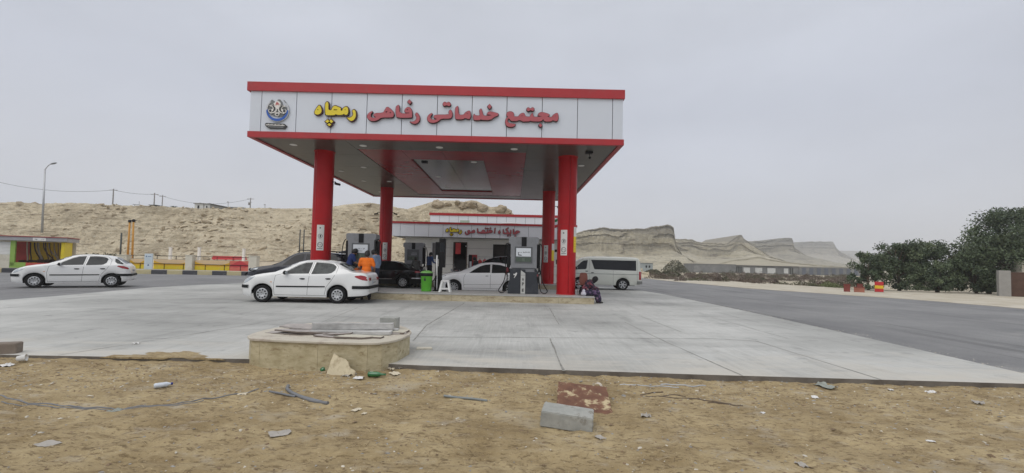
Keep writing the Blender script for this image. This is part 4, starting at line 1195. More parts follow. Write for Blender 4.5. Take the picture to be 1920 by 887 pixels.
def column(x, y, zbase, seam_ang):
    r = .375; mb = MB()
    a = [seam_ang + 2 * PI * k / 3 for k in range(3)]
    n = 48
    for k in range(3):
        t0, t1 = a[k] + .012, a[k] + 2 * PI / 3 - .012
        G = [[cyl(x, y, r - (.010 if j in (0, 17) else 0), t0 + (t1 - t0) * min(max((j - 1) / 15, 0), 1), z) for j in range(18)] for z in (zbase, 3.05, 3.056, 5.775)]
        mb.grid(G, 0, True)
    mb.lathe([(r - .012, zbase), (r - .012, 5.775)], 32, Matrix.Translation((x, y, 0)), 1)
    for z in (3.05,): mb.lathe([(r + .0005, z - .003), (r + .0005, z + .003)], 48, Matrix.Translation((x, y, 0)), 1)
    mb.lathe([(r + .012, zbase), (r + .012, zbase + .03), (r + .0, zbase + .035)], 40, Matrix.Translation((x, y, 0)), 0)
    mb.lathe([(r + .03, 5.774), (r + .03, 5.755), (r, 5.75)], 40, Matrix.Translation((x, y, 0)), 0)
    return W_(mb.build('column', [M_red, M_dkred]), canopy)


def camera_part(x, y, z, ang, par):
    mb = MB(); d = Vector((math.sin(ang), -math.cos(ang), 0)); p = Vector((x, y, z)) + d * .37
    mb.tube([p, p + d * .16, p + d * .16 + Vector((0, 0, -.04))], .018, 8); e = Vector((d.y, -d.x, 0))
    q = p + d * .18 + Vector((0, 0, -.06)); mb.tube([q - d * .05 , q + d * .17 + Vector((0, 0, -.05))], [.045, .045], 12)
    o = mb.build('security_camera', M_black); W_(o, canopy); o.parent = par; return o


for (x, y, sa, sgs, cams) in ((-7.62, 18.1, R(-30), ((R(16), 1.80, 0),), ((R(80), 4.55),)), (2.18, 18.1, R(9), ((R(-24), 1.82, 0), (R(60), 1.95, 1)), ()),
                              (-7.55, 27.0, R(-8), ((R(14), 1.50, 0),), ((R(-90), 4.30), (R(75), 4.30))), (2.15, 27.0, R(12), ((R(-24), 1.55, 0), (R(52), 1.65, 1)), ((R(80), 4.9),))):
    c = column(x, y, .28, sa)
    for (ang, z, yl) in sgs:
        o = warning_sign(x, y, .375, ang, z, c, yellow=bool(yl)); W_(o, canopy); o.parent = c
        o['label'] = 'yellow and white notice strip' if yl else 'white strip with phone and no smoking symbols'
    for ang, z in cams: camera_part(x, y, z, ang, c)

# ---- lettering on the fascia (traced outlines, real thickness)
def Z_(o, sc, pts): return [(o[0] + a / sc, o[1] + b / sc) for a, b in pts]


ZA = lambda p: Z_((570, 170), 11.085, p)
ZB = lambda p: Z_((680, 175), 11.085, p)
ZC = lambda p: Z_((795, 180), 12.673, p)
ZD = lambda p: Z_((930, 190), 14.769, p)
YEL = [
    (ZA([(340, 314), (375, 365), (392, 425), (384, 475), (345, 508), (300, 518), (255, 505), (242, 468), (258, 428), (295, 372)]), [ZA([(300, 405), (320, 408), (326, 425), (306, 422)])]),
    (ZA([(505, 248), (524, 268), (532, 300), (527, 425), (598, 425), (603, 385), (632, 345), (668, 330), (715, 350), (792, 378), (778, 428), (815, 440), (822, 408), (852, 370), (900, 348), (930, 372), (942, 430), (937, 490), (905, 530), (838, 498), (815, 525), (703, 522), (692, 500), (655, 530), (484, 527), (466, 500), (463, 305), (478, 268)]),
     [ZA([(868, 410), (886, 412), (884, 426), (870, 424)]), ZA([(630, 426), (645, 408), (720, 412), (700, 428)])]),
    (ZA([(1045, 415), (1072, 418), (1094, 458), (1100, 530), (1085, 590), (1045, 635), (1000, 650), (955, 628), (910, 575), (950, 585), (1000, 570), (1035, 535), (1043, 492), (1022, 442)]), []),
    (ZA([(515, 615), (548, 655), (510, 692), (465, 658)]), []), (ZA([(582, 612), (630, 660), (590, 695), (552, 656)]), []), (ZA([(547, 692), (590, 722), (550, 755), (505, 722)]), [])]
RED = [
    (ZB([(205, 388), (225, 402), (192, 440), (180, 488), (200, 522), (255, 530), (305, 512), (250, 492), (242, 465), (268, 430), (440, 425), (470, 370), (520, 290), (600, 345), (648, 400), (665, 450), (655, 498), (620, 520), (398, 520), (352, 562), (285, 590), (205, 595), (150, 570), (115, 530), (108, 482), (138, 430)]),
     [ZB([(480, 408), (510, 392), (535, 405), (510, 420)]), ZB([(572, 412), (590, 406), (610, 425), (590, 432)])]),
    (ZB([(757, 255), (775, 290), (780, 438), (975, 438), (985, 418), (920, 425), (882, 400), (885, 358), (915, 320), (965, 300), (1010, 325), (1040, 390), (1042, 500), (1022, 527), (730, 525), (705, 480), (697, 300)]), [ZB([(920, 362), (938, 350), (962, 362), (944, 372)])]),
    (ZB([(980, 150), (1030, 200), (993, 245), (940, 195)]), []),
    (ZB([(1125, 415), (1165, 440), (1200, 510), (1195, 580), (1155, 635), (1095, 655), (1035, 640), (980, 600), (1050, 610), (1100, 590), (1130, 545), (1130, 500), (1100, 460)]), []),
    (ZC([(195, 425), (210, 450), (172, 490), (160, 540), (190, 580), (250, 590), (330, 572), (255, 545), (240, 512), (270, 465), (600, 465), (605, 430), (590, 400), (630, 340), (670, 380), (685, 450), (675, 510), (635, 560), (410, 560), (360, 612), (290, 650), (200, 660), (120, 635), (85, 580), (90, 520), (130, 460)]), []),
    (ZC([(495, 155), (545, 190), (600, 155), (655, 225), (605, 270), (545, 235), (490, 270), (445, 215)]), []),
    (ZC([(805, 255), (822, 290), (825, 470), (950, 470), (980, 420), (1030, 385), (1090, 370), (1110, 410), (1118, 490), (1100, 555), (1070, 575), (980, 540), (935, 575), (770, 575), (750, 540), (745, 310)]), [ZC([(1028, 432), (1042, 428), (1052, 446), (1036, 450)])]),
    (ZC([(1200, 440), (1215, 485), (1342, 488), (1325, 400), (1320, 360), (1360, 315), (1385, 370), (1400, 440), (1420, 488), (1500, 492), (1620, 482), (1560, 466), (1498, 460), (1510, 420), (1560, 385), (1650, 405), (1775, 435), (1760, 490), (1680, 515), (1585, 592), (1380, 590), (1355, 570), (1330, 595), (1190, 595), (1172, 540), (1180, 480)]), []),
    (ZC([(1560, 215), (1610, 275), (1560, 335), (1510, 270)]), []),
    (ZD([(290, 400), (300, 350), (340, 312), (400, 302), (460, 320), (498, 370), (488, 425), (510, 447), (620, 447), (645, 400), (700, 355), (772, 345), (800, 400), (818, 447), (948, 452), (950, 405), (1012, 340), (1022, 400), (1034, 452), (1150, 457), (1290, 442), (1156, 424), (1165, 370), (1220, 330), (1290, 325), (1480, 380), (1462, 432), (1395, 450), (1540, 468), (1570, 410), (1620, 370), (1690, 342), (1715, 390), (1725, 470), (1710, 540), (1665, 583), (1560, 540), (1525, 583), (1330, 583), (1306, 505), (1250, 583), (985, 580), (960, 552), (925, 580), (795, 580), (765, 592), (640, 532), (595, 570), (425, 570), (390, 532), (362, 492), (330, 512), (312, 560), (332, 608), (400, 638), (535, 650), (538, 682), (490, 722), (400, 736), (320, 718), (270, 668), (255, 590), (270, 520), (312, 468), (338, 448), (298, 420)]),
     [ZD([(700, 425), (715, 415), (732, 428), (714, 437)]), ZD([(1620, 428), (1636, 420), (1646, 436), (1630, 444)])]),
    (ZD([(890, 182), (948, 238), (1010, 182), (1072, 240), (1015, 302), (950, 262), (895, 310), (832, 250)]), []),
    (ZD([(1225, 627), (1278, 690), (1225, 743), (1172, 685)]), [])]
M_let = pm('letter_red_face', (.40, .085, .10), .40, 0, .06, 4)
M_letk = pm('letter_edge', (.055, .008, .012), .5)
M_lety = pm('letter_yellow_face', (.70, .56, .02), .42, 0, .05, 4)


def letters(shapes, Yp, mats, rim, th, parent, name, px=.0186, holes=True):
    obs = []
    for poly, hs in shapes:
        def cv(L_): return [tuple((lambda p: (p.x, p.z))(at(u, v, Yp))) for u, v in L_]
        P = cv(poly); P = chaikin(P, 1, True) if len(P) > 5 else P; H = [cv(h) for h in hs] if holes else []
        mb = MB(); f = lambda a, b, d: (a, Yp - d, b)
        mb.prism(offset_poly(P, rim), f, .0, th * .8, 1, [offset_poly(h, -rim * .3) for h in H], 1)
        mb.prism(P, f, th * .75, th, 0, H, 1)
        o = mb.build(name, mats); W_(o, parent); obs.append(o)
    return obs


letters(YEL, CY0, [M_lety, M_letk], .032, .10, canopy, 'sign_letter')
letters(RED, CY0, [M_let, M_letk], .014, .10, canopy, 'sign_letter')

# ---- round emblem and its plaque
ZE = lambda p: Z_((490, 180), 12.671, p)
M_em = [pm('emblem_silver', (.50, .51, .52), .4, .2), pm('emblem_blue', (.02, .10, .42), .4), pm('emblem_grey', (.17, .18, .18), .6), pm('emblem_white', (.70, .68, .64), .5), M_ink, pm('emblem_red', (.42, .10, .09), .5)]
cE = at(490 + 402 / 12.671, 180 + 350 / 12.671, CY0); kE = (at(491, 200, CY0) - at(490, 200, CY0)).x / 12.671
def em(p): return [((a - 402) * kE, -(b - 350) * kE) for a, b in p]
fE = lambda a, b, d: (cE.x + a, CY0 - d, cE.z + b)
mb = MB()
ci = lambda cx, cy, r, n=36, a0=0, a1=2 * PI: [(cx + r * math.cos(a0 + (a1 - a0) * k / n), cy + r * math.sin(a0 + (a1 - a0) * k / n)) for k in range(n + (0 if a1 - a0 > 6.2 else 1))]
# silver rim: crescent open at the top
outer = ci(402, 352, 274, 40, R(-40), R(228)); inner = ci(402, 335, 238, 40, R(-42), R(230))
mb.prism(em(outer + inner[::-1]), fE, 0, .06, 0)
o1 = ci(402, 352, 262, 30, R(2), R(178)); i1 = ci(402, 320, 234, 30, R(4), R(176))
mb.prism(em(o1 + i1[::-1]), fE, .05, .068, 1)
mb.prism(em([(170, 250), (200, 160), (260, 95), (310, 130), (330, 200), (300, 260)]), fE, .0, .05, 2)
mb.prism(em([(370, 140), (400, 90), (445, 85), (490, 140), (520, 230), (440, 260)]), fE, .0, .045, 2)
mb.prism(em([(175, 260), (640, 270), (610, 400), (500, 500), (300, 480), (190, 400)]), fE, .0, .03, 2)
mb.prism(em([(535, 95), (590, 150), (580, 155), (530, 105)]), fE, .0, .05, 2)
mb.prism(em([(305, 190), (340, 160), (400, 120), (460, 160), (475, 200), (455, 250), (425, 300), (400, 330), (370, 290), (330, 240)]), fE, .03, .060, 3)
for q in ([(350, 230), (375, 150), (390, 180), (372, 240)], [(430, 240), (445, 215), (395, 150), (388, 165), (420, 210)], [(385, 200), (400, 170), (412, 205), (400, 235)]): mb.prism(em(q), fE, .055, .066, 5)
for sgn in (-1, 1):
    fx = lambda p, s=sgn: [(402 + (a - 402) * s, b) for a, b in p]
    mb.prism(em(fx([(200, 255), (270, 225), (340, 250), (385, 310), (385, 370), (340, 410), (250, 435), (195, 400), (180, 355), (215, 330), (262, 340), (300, 310), (270, 270)])), fE, .04, .066, 3)
    mb.prism(em(fx([(250, 240), (310, 240), (355, 290), (358, 345), (320, 390), (262, 408), (310, 360), (318, 310), (290, 262)])), fE, .06, .074, 4)
    mb.prism(em(fx(ci(235, 368, 30, 14))), fE, .06, .075, 4)
mb.prism(em([(345, 430), (370, 400), (402, 410), (440, 400), (462, 430), (445, 475), (402, 495), (355, 475)]), fE, .04, .070, 3)
mb.prism(em([(365, 430), (385, 450), (402, 425), (425, 445), (440, 430), (430, 465), (402, 478), (375, 465)]), fE, .06, .076, 4)
W_(mb.build('emblem', M_em), canopy)
mb = MB()
mb.prism(em([(120, 680), (150, 658), (580, 672), (640, 720), (590, 790), (230, 795), (165, 760), (120, 715)]), fE, 0, .05, 0)
for k in range(16):
    a = 140 + k * 28; h = 8 + 10 * ((k * 7) % 3)
    mb.prism(em([(a, 702 + k * .6 - h), (a + 20, 700 + k * .6 - h * .4), (a + 22, 716 + k * .6), (a + 2, 718 + k * .6)]), fE, .045, .056, 1)
for k in range(14): mb.prism(em([(200 + k * 26, 748), (200 + k * 26 + 17, 747), (200 + k * 26 + 17, 757), (200 + k * 26, 758)]), fE, .045, .055, 2)
W_(mb.build('emblem_plaque', [M_ink, M_em[3], M_em[0]]), canopy)

# ================================================================== PUMP ISLANDS
M_trav = pm('travertine_cladding', (.33, .27, .165), .6, col2=(.50, .435, .30), scale=3.2, stretch=(1, 1, 2.2), thr=(.3, .62), wear=((.22, .16, .09), 4, .54, .70), bump=.002, bscale=30)
M_cope = pm('granite_coping', (.40, .395, .375), .55, var=.10, scale=20, wear=((.30, .29, .27), 2, .5, .75))


def island(x0, x1, y0, y1, label):
    root = thing('pump_island', label, 'kerb island', ((x0 + x1) / 2, (y0 + y1) / 2, 0), 0, 'raised pump islands')
    mb = MB(); mb.bx(x0 - .02, x1 + .02, y0 - .02, y1 + .02, .235, .28, 0, .006); W_(mb.build('coping', M_cope), root)
    mb = MB(); n = max(1, round((x1 - x0) / 1.37))
    for i in range(n):
        a, b = x0 + (x1 - x0) * i / n, x0 + (x1 - x0) * (i + 1) / n
        mb.bx(a + .003, b - .003, y0, y0 + .03, 0, .234); mb.bx(a + .003, b - .003, y1 - .03, y1, 0, .234)
    mb.bx(x0, x0 + .03, y0 + .031, y1 - .031, 0, .234); mb.bx(x1 - .03, x1, y0 + .031, y1 - .031, 0, .234)
    mb.bx(x0 + .01, x1 - .01, y0 + .012, y1 - .012, -.02, .233, 1)
    W_(mb.build('stone_side', [M_trav, M_seam]), root)
    return root


island(-8.9, 3.13, 17.05, 19.15, 'near raised pump island clad in yellowish stone with grey top')
island(-8.9, 2.72, 26.0, 28.0, 'far raised pump island behind the parked cars')

# ================================================================== FUEL PUMPS
M_pg = pm('pump_grey', (.23, .235, .245), .42, .25, .06, 2, wear=((.16, .16, .165), 2.4, .52, .75))
M_pd = pm('pump_dark', (.022, .026, .033), .5, 0, .12, 3, wear=((.07, .07, .075), 2, .55, .75))
M_lcd = pm('lcd_glass', (.075, .10, .075), .15)
M_sheet = pm('paper_sheet', (.66, .69, .72), .6, var=.02)


def squiggle(mb, f, x0, x1, y, h, mi, seed=1, d0=.001, d1=.003):
    """a line of small cursive script: uneven joined strokes and dots"""
    rnd = random.Random(seed); x = x0
    while x < x1:
        w_ = rnd.uniform(.5, 1.6) * h
        if rnd.random() < .8:
            mb.prism([(x, y), (x + w_, y), (x + w_, y + h * .22), (x, y + h * .22)], f, d0, d1, mi)
            if rnd.random() < .5: mb.prism(rect(x + w_ * .6, x + w_ * .6 + h * .2, y, y + h * rnd.uniform(.6, 1)), f, d0, d1 + .0003, mi)
            if rnd.random() < .4: mb.prism([(x + w_ * .2, y + h * .7), (x + w_ * .2 + h * .15, y + h * .55), (x + w_ * .2 + h * .3, y + h * .7), (x + w_ * .2 + h * .15, y + h * .85)], f, d0, d1 + .0005, mi)
            if rnd.random() < .3: mb.prism([(x + w_ * .3, y), (x + w_ * .5, y - h * .35), (x + w_ * .8, y - h * .3), (x + w_ * .9, y + h * .1)], f, d0, d1 + .0007, mi)
        x += w_ + (h * .35 if rnd.random() < .35 else 0)


def text_mesh(s, size, f, mi_name, mat, parent, ext=.002, name='lettering'):
    cu = bpy.data.curves.new('t', 'FONT'); cu.body = s; cu.size = size; cu.align_x = 'CENTER'; cu.align_y = 'CENTER'; cu.extrude = ext; cu.offset = size * .02
    o = bpy.data.objects.new('t', cu); dg = bpy.context.evaluated_depsgraph_get(); C.objects.link(o); dg.update()
    me = bpy.data.meshes.new_from_object(o.evaluated_get(bpy.context.evaluated_depsgraph_get())); bpy.data.objects.remove(o); bpy.data.curves.remove(cu)
    for v in me.vertices: v.co = f(v.co.x, v.co.y, v.co.z)
    me.materials.clear(); me.materials.append(mat)
    r = bpy.data.objects.new(name, me); C.objects.link(r); r.parent = parent; return r


def fuel_pump(name, label, x, y, sheet, marks, hoses=((-1, 1), (1, 1))):
    root = thing(name, label, 'fuel pump', (x, y, .28), 0, 'fuel pumps on the islands')
    d = .28
    mb = MB()     # lower cabinet, flared foot
    prof = [(-.60, 0), (.60, 0), (.60, .36), (.53, .52), (.53, .98), (-.53, .98), (-.53, .52), (-.60, .36)]
    for a, b in (((-.60, -.105)), ((.085, .60))):
        P = [p for p in prof]
        P = [(max(a, min(b, px)), pz) for px, pz in prof]
        if a < 0: P = [(-.60, 0), (-.105, 0), (-.105, .98), (-.53, .98), (-.53, .52), (-.60, .36)]
        else: P = [(.085, 0), (.60, 0), (.60, .36), (.53, .52), (.53, .86), (.085, .86)]
        mb.prism(P, lambda u, v, t: (u, -t, v), -d, d)
    mb.bx(-.10, .08, -d + .02, d - .02, .0, .95)
    mb.build('lower_cabinet', M_pd, root, bevel=.012)
    mb = MB(); mb.prism([(-.10, .01), (.08, .01), (.08, .80), (-.10, .92)], lambda u, v, t: (u, -t, v), d - .02, d + .025); mb.bx(-.10, .08, -d - .028, -d - .024, .725, .735, 1)
    st = mb.build('centre_strip', [pm('strip_pale', (.50, .50, .47), .5), M_black], root, bevel=.004)
    mb = MB()     # upper housing with flared shoulders
    P = [(-.50, 1.00), (.52, 1.00), (.52, 1.95), (.60, 2.02), (.60, 2.20), (.52, 2.235), (-.54, 2.235), (-.60, 2.20), (-.60, 2.0), (-.52, 1.93)]
    mb.prism(P, lambda u, v, t: (u, -t, v), -d + .02, d - .02); mb.bx(-.44, .44, -d + .08, d - .08, .84, 1.0, 0)
    up = mb.build('upper_housing', M_pg, root, bevel=.018)
    fr = lambda u, v, t: (u, -(d - .02) - t, v)
    mb = MB(); mb.prism(rect(-.095, .105, 1.86, 2.225), fr, 0, .008, 0); mb.build('black_panel', M_black, root)
    mb = MB(); mb.prism(rect(-.35, .34, 1.20, 1.84), fr, 0, .022, 0, [rect(-.31, .30, 1.24, 1.81)]); mb.prism(rect(-.31, .30, 1.24, 1.81), fr, 0, .004, 0); bez = mb.build('display_frame', pm('bezel_grey', (.10, .105, .11), .5), root)
    mb = MB(); mb.prism(rect(-.30, .29, 1.25, 1.43), fr, .004, .012, 0)
    for k in range(3): mb.prism(rect(-.06, .05, 1.29 + k * .045, 1.30 + k * .045), fr, .012, .014, 1)
    mb.build('display', [M_lcd, pm('lcd_digit', (.20, .24, .19), .5)], root)
    if sheet:
        mb = MB(); mb.prism(rect(-.30, .28, 1.46, 1.79), fr, .004, .014, 0)
        squiggle(mb, fr, -.22, .22, 1.615, .045, 1, 5 + int(x), .013, .017)
        if x > 0: mb.prism([(-.23, 1.63), (-.20, 1.62), (-.20, 1.54), (-.08, 1.52), (-.08, 1.49), (-.22, 1.50)], fr, .013, .0165, 1)
        else: squiggle(mb, fr, -.10, .10, 1.53, .03, 1, 9, .013, .017)
        mb.build('notice_sheet', [M_sheet, M_ink], root)
    else:
        mb = MB(); mb.prism([(-.13, 1.56), (-.08, 1.66), (.20, 1.66), (.22, 1.56), (.18, 1.50), (-.10, 1.50)], fr, .0, .012, 0); mb.prism(rect(-.1, .18, 1.585, 1.60), fr, .012, .015, 1); mb.build('badge', [M_pg, M_ink], root)
    if marks:
        f2 = lambda a, b, c: Vector((a - .01, -d - .027 - c, b))
        for k, ch in enumerate('aPg'): text_mesh(ch, .17, lambda a, b, c, k=k: Vector((a - .01, -d - .029 - c, b + .58 - .20 * k)), 0, M_ink, root)
        mb = MB(); f3 = lambda a, b, t: (a, -d - t, b)
        mb.prism(chaikin([(-.34, .76), (-.27, .84), (-.24, .80), (-.26, .74), (-.34, .62), (-.37, .60), (-.35, .66), (-.31, .72), (-.34, .715), (-.39, .73), (-.38, .79)], 1, True), f3, .0, .004, 0, [[(-.35, .765), (-.335, .79), (-.31, .785), (-.32, .76)]]); mb.build('pump_number', M_stick, root)
    for s_, mode in hoses:
        xx = s_ * .60
        mb = MB(); mb.bx(*sorted((s_ * .52, s_ * .66)), -.10, .10, 1.0, 1.95, 0, .02); mb.build('hose_arm', M_black, root)
        mb = MB(); mb.box((s_ * .62, -.05, .93), (.07, .10, .20), ry=s_ * R(8), ch=.02); mb.tube([(s_ * .63, -.06, 1.0), (s_ * .68, -.08, .85), (s_ * .66, -.08, .72)], [.028, .022, .014], 8)
        mb.build('nozzle', [pm('nozzle_red', (.14, .012, .02), .45) if s_ < 0 else M_black], root)
        k = 1
        pts = chaikin([(s_ * .60, -.02, 1.98), (s_ * .72, -.05, 1.96), (s_ * .74, -.10, 1.5), (s_ * .69, -.12, .95), (s_ * .72, -.14, .55), (s_ * .86, -.18, .28), (s_ * .98, -.2, .12), (s_ * .88, -.2, .01), (s_ * .70, -.18, .06), (s_ * .63, -.12, .4), (s_ * .63, -.08, .80)], 3) if mode else \
            chaikin([(s_ * .58, -.06, 2.02), (s_ * .72, -.08, 1.98), (s_ * .80, -.10, 1.6), (s_ * .79, -.1, 1.1), (s_ * .70, -.1, .5), (s_ * .64, -.08, .8)], 3)
        mb = MB(); mb.tube(pts, .018, 8); mb.build('hose', M_rubber, root)
    return root


fuel_pump('fuel_pump', 'grey fuel pump with letters on its pale strip, beside the near right red column', .47, 18.05, True, True)
fuel_pump('fuel_pump', 'grey fuel pump behind the man in the orange shirt', -5.98, 18.2, True, False, ((-1, 0), (1, 0)))
fuel_pump('fuel_pump', 'dark grey fuel pump on the far island behind the crouching man in grey', -5.72, 26.6, False, False, ((1, 0),))

# ---- bin, stools, payment post on the near island
mb = MB()
Mg = pm('bin_green', (.10, .42, .03), .42, var=.06); Mgl = pm('bin_lid_green', (.17, .40, .10), .45)
bn = thing('rubbish_bin', 'bright green plastic litter bin with black liner on the island', 'bin', (-3.35, 18.0, .28))
mb.lathe([(.002, .01), (.19, .0), (.20, .02), (.225, .62), (.235, .63)], 4 * 8, Matrix.Diagonal((1, .85, 1, 1))); mb.build('bin_body', Mg, bn)
mb = MB(); mb.lathe([(.236, .60), (.245, .64), (.245, .72), (.22, .73)], 32, Matrix.Diagonal((1, .85, 1, 1))); mb.build('liner', M_black, bn)
mb = MB(); mb.lathe([(.25, .725), (.245, .75), (.17, .80), (.06, .825), (.002, .825)], 32, Matrix.Diagonal((1, .85, 1, 1))); mb.build('lid', Mgl, bn)
mb = MB(); mb.prism([(-.035, .42), (.035, .42), (.03, .51), (-.03, .51)], lambda a, b, t: (a - .03, -.188 - t, b), 0, .012); mb.prism(ci(-.03, .535, .02, 10), lambda a, b, t: (a, -.19 - t, b), 0, .012); mb.build('bin_mark', M_ink, bn)
stl = thing('plastic_stool', 'white plastic stacking stool on the island in front of the black posts', 'stool', (-2.60, 18.0, .28))
mb = MB(); mb.bx(-.15, .15, -.15, .15, .425, .455, 0, .012); mb.bx(-.165, .165, -.165, .165, .40, .43, 0, .008); mb.build('seat', M_white, stl)
for sx in (-1, 1):
    for sy in (-1, 1):
        mb = MB(); P = [(.17, 0), (.235, 0), (.16, .40), (.085, .40)]
        mb.prism([(sx * a, b) for a, b in P], lambda a, b, t, sy=sy: (a, sy * (.215 - b * .17 - t), b), 0, .03); mb.build('leg', M_white, stl, recalc=True)
for sy in (-1, 1):
    mb = MB(); mb.bx(-.17, .17, *sorted((sy * .19, sy * .175)), .10, .15, 0, .004); mb.build('stretcher', M_white, stl)
pp = thing('payment_post', 'tall black post with a wide black cabinet head, beside the white stool', 'post', (-2.88, 18.35, .28))
mb = MB(); mb.bx(-.085, .085, -.07, .07, 0, 1.0, 0, .01); mb.build('post', M_black, pp)
mb = MB(); mb.bx(-.05, .20, -.11, .11, .95, 2.12, 0, .015); mb.build('cabinet', M_black, pp)
mb = MB(); mb.bx(-.02, .17, -.116, -.111, 1.55, 1.95); mb.build('screen', M_tint, pp)
mb = MB(); mb.bx(-.26, .26, -.12, .12, 0, .04, 0, .008); mb.build('foot_plate', M_black, pp)
p2 = thing('display_post', 'thin black post with a narrow black box on top, left of the wide black cabinet', 'post', (-3.05, 18.5, .28))
mb = MB(); mb.tube([(-.03, 0, 0), (-.02, 0, .8), (.0, 0, 1.5)], .04, 10); mb.build('post', M_black, p2)
mb = MB(); mb.bx(-.06, .07, -.06, .06, 1.30, 1.98, 0, .01); mb.build('head_box', M_black, p2)
tag(MB().tube([(-2.99, 18.15, .9), (-2.99, 18.15, 1.72)], .03, 12).build('light_tube', M_white), 'slim white upright tube fixed between the two black posts', 'tube')
mb = MB(); mb.box((-2.99, 18.15, .6), (.02, .02, .68)); mb.build('tube_stand', M_black, bpy.data.objects['light_tube'])
tag(MB().lathe([(.002, 0), (.045, 0), (.045, .22), (.02, .26), (.02, .30), (.002, .30)], 16, Matrix.Translation((-5.28, 26.25, .28 + .9))).build('white_canister', M_white), 'white canister hanging by the far pump above the black car boot', 'canister')

# chair and bundle by the near right column
ch = thing('metal_chair', 'thin legged chair with brown back, between red column and seated woman', 'chair', (2.83, 18.0, .28))
Mbr = pm('brown_vinyl', (.16, .045, .028), .5, var=.25, scale=6)
mb = MB(); mb.box((.0, 0, .42), (.38, .38, .05), ch=.015); mb.build('seat', Mbr, ch)
mb = MB(); mb.prism(chaikin([(-.20, .40), (.20, .40), (.18, .84), (.10, .88), (-.10, .88), (-.18, .84)], 1, True), lambda a, b, t: (a * .85, -.17 - t, b), 0, .05); mb.build('backrest', Mbr, ch)
for sx in (-1, 1):
    for sy in (-1, 1): MB().tube([(sx * .17, sy * .17, 0), (sx * .16, sy * .165, .42)], .011, 8).build('leg', M_steel, ch)

# ================================================================== STATION BUILDING
bd = thing('station_building', 'low cream building with silver and red fascia behind the far island', 'building', (-2.5, 36, 0))
BY = 34.2; FY = 33.3
M_clad = pm('cream_cladding', (.80, .785, .72), .6, var=.04, scale=.8, wear=((.68, .65, .57), .9, .52, .8))
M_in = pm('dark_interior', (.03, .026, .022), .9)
mb = MB()
segs = [(-8.06, -6.95), (-6.95, -6.62), (-6.05, -5.30), (-4.35, -1.40), (-.05, 4.3)]
# wall pieces between openings, each a stack of wide boards
def boards(x0, x1, z0, z1, step=.62):
    z = z0; k = 0
    while z < z1 - .01:
        t = min(z1, z + step); mb.bx(x0 + .004, x1 - .004, BY, BY + .12, z + .012, t, 0, .004); z = t
for a, b in ((-8.06, -6.02), (-5.40, -4.36), (-4.36 + .93, -1.42), (-.10, 4.3)): boards(a, b, .0, 3.22)
boards(-6.02, -5.40, 0, 1.6); boards(-6.02, -5.40, 2.85, 3.22); boards(-4.36, -3.43, 2.88, 3.22); boards(-1.42, -.10, 2.82, 3.22)
mb.bx(-8.04, 4.28, BY + .10, BY + .13, 0, 1.6, 1); mb.bx(-8.04, -4.36, BY + .10, BY + .14, 0, 1.55, 1)
mb.bx(-8.02, -6.03, BY + .09, BY + .20, 0, 3.2, 1); mb.bx(-5.39, -4.37, BY + .09, BY + .20, 0, 3.2, 1); mb.bx(-3.42, -1.43, BY + .09, BY + .20, 0, 3.2, 1); mb.bx(-.09, 4.26, BY + .09, BY + .20, 0, 3.2, 1)
mb.bx(-8.06, -7.9, BY + .2, 42, 0, 3.2, 0); mb.bx(4.14, 4.3, BY + .2, 42, 0, 3.2, 0); mb.bx(-8.06, 4.3, 42, 42.15, 0, 3.2, 0)
W_(mb.build('wall', [M_clad, M_seam]), bd)
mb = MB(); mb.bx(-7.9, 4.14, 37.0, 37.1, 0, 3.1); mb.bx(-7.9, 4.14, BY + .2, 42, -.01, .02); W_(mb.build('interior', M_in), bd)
mb = MB(); mb.bx(-8.7, 4.6, FY + .1, 42.2, 3.215, 3.28, 0); mb.bx(-8.7, 4.6, FY + .3, 42.2, 4.0, 4.2, 0); W_(mb.build('roof', pm('eave_grey', (.25, .24, .21), .7)), bd)
mb = MB(); bs = [-8.25 + 1.05 * i for i in range(12)]
M_panel2 = pm('white_silver_panel', (.74, .76, .80), .45, .0, .03, .8)
wall_panels(mb, -8.85, 4.72, FY, 3.25, 4.19, bs); mb.bx(-8.8, 4.66, FY + .05, FY + .2, 3.26, 4.15, 1)
wall_panels(mb, FY + .07, 42.2, -8.85, 3.25, 4.19, [35, 37, 39, 41], axis='y'); wall_panels(mb, FY + .07, 42.2, 4.72, 3.25, 4.19, [35, 37, 39, 41], axis='y', out=1)
W_(mb.build('fascia', [M_panel2, M_seam]), bd)
mb = MB(); ring(mb, -8.9, 4.77, FY - .05, 42.3, .2, 4.19, 4.34); W_(mb.build('red_trim', M_redtrim), bd)
mb = MB(); wall_panels(mb, -6.75, 4.6, 37.0, 4.2, 5.22, [-6.75 + .78 * i for i in range(1, 14)]); mb.bx(-6.7, 4.55, 37.05, 40, 4.2, 5.2, 1)
mb.bx(-6.75, -6.7, 37.05, 40, 4.2, 5.22); mb.bx(4.55, 4.6, 37.05, 40, 4.2, 5.22)
W_(mb.build('upper_fascia', [M_panel2, M_seam]), bd)
mb = MB(); ring(mb, -6.82, 4.66, 36.95, 40, .2, 5.22, 5.42); W_(mb.build('upper_red_trim', M_redtrim), bd)
mb = MB(); ring(mb, -6.75, -6.0, BY - .04, BY - .01, .015, 0, 0.01)
mb = MB(); mb.prism(rect(-6.06, -5.36, 1.56, 2.90), lambda u, v, t: (u, BY - t, v), -.05, .04, 0, [rect(-6.0, -5.42, 1.62, 2.84)]); fr = W_(mb.build('window', M_white), bd)
mb = MB(); mb.bx(-6.0, -5.42, BY + .02, BY + .04, 1.62, 2.84); o = mb.build('pane', pm('curtain_glass', (.16, .165, .16), .2)); W_(o, bd); o.parent = fr
mb = MB(); mb.prism(rect(-4.42, -3.37, .02, 2.94), lambda u, v, t: (u, BY - t, v), -.1, .03, 0, [rect(-4.35, -3.44, .03, 2.87)]); W_(mb.build('door_frame', pm('frame_brown', (.09, .06, .04), .5)), bd)
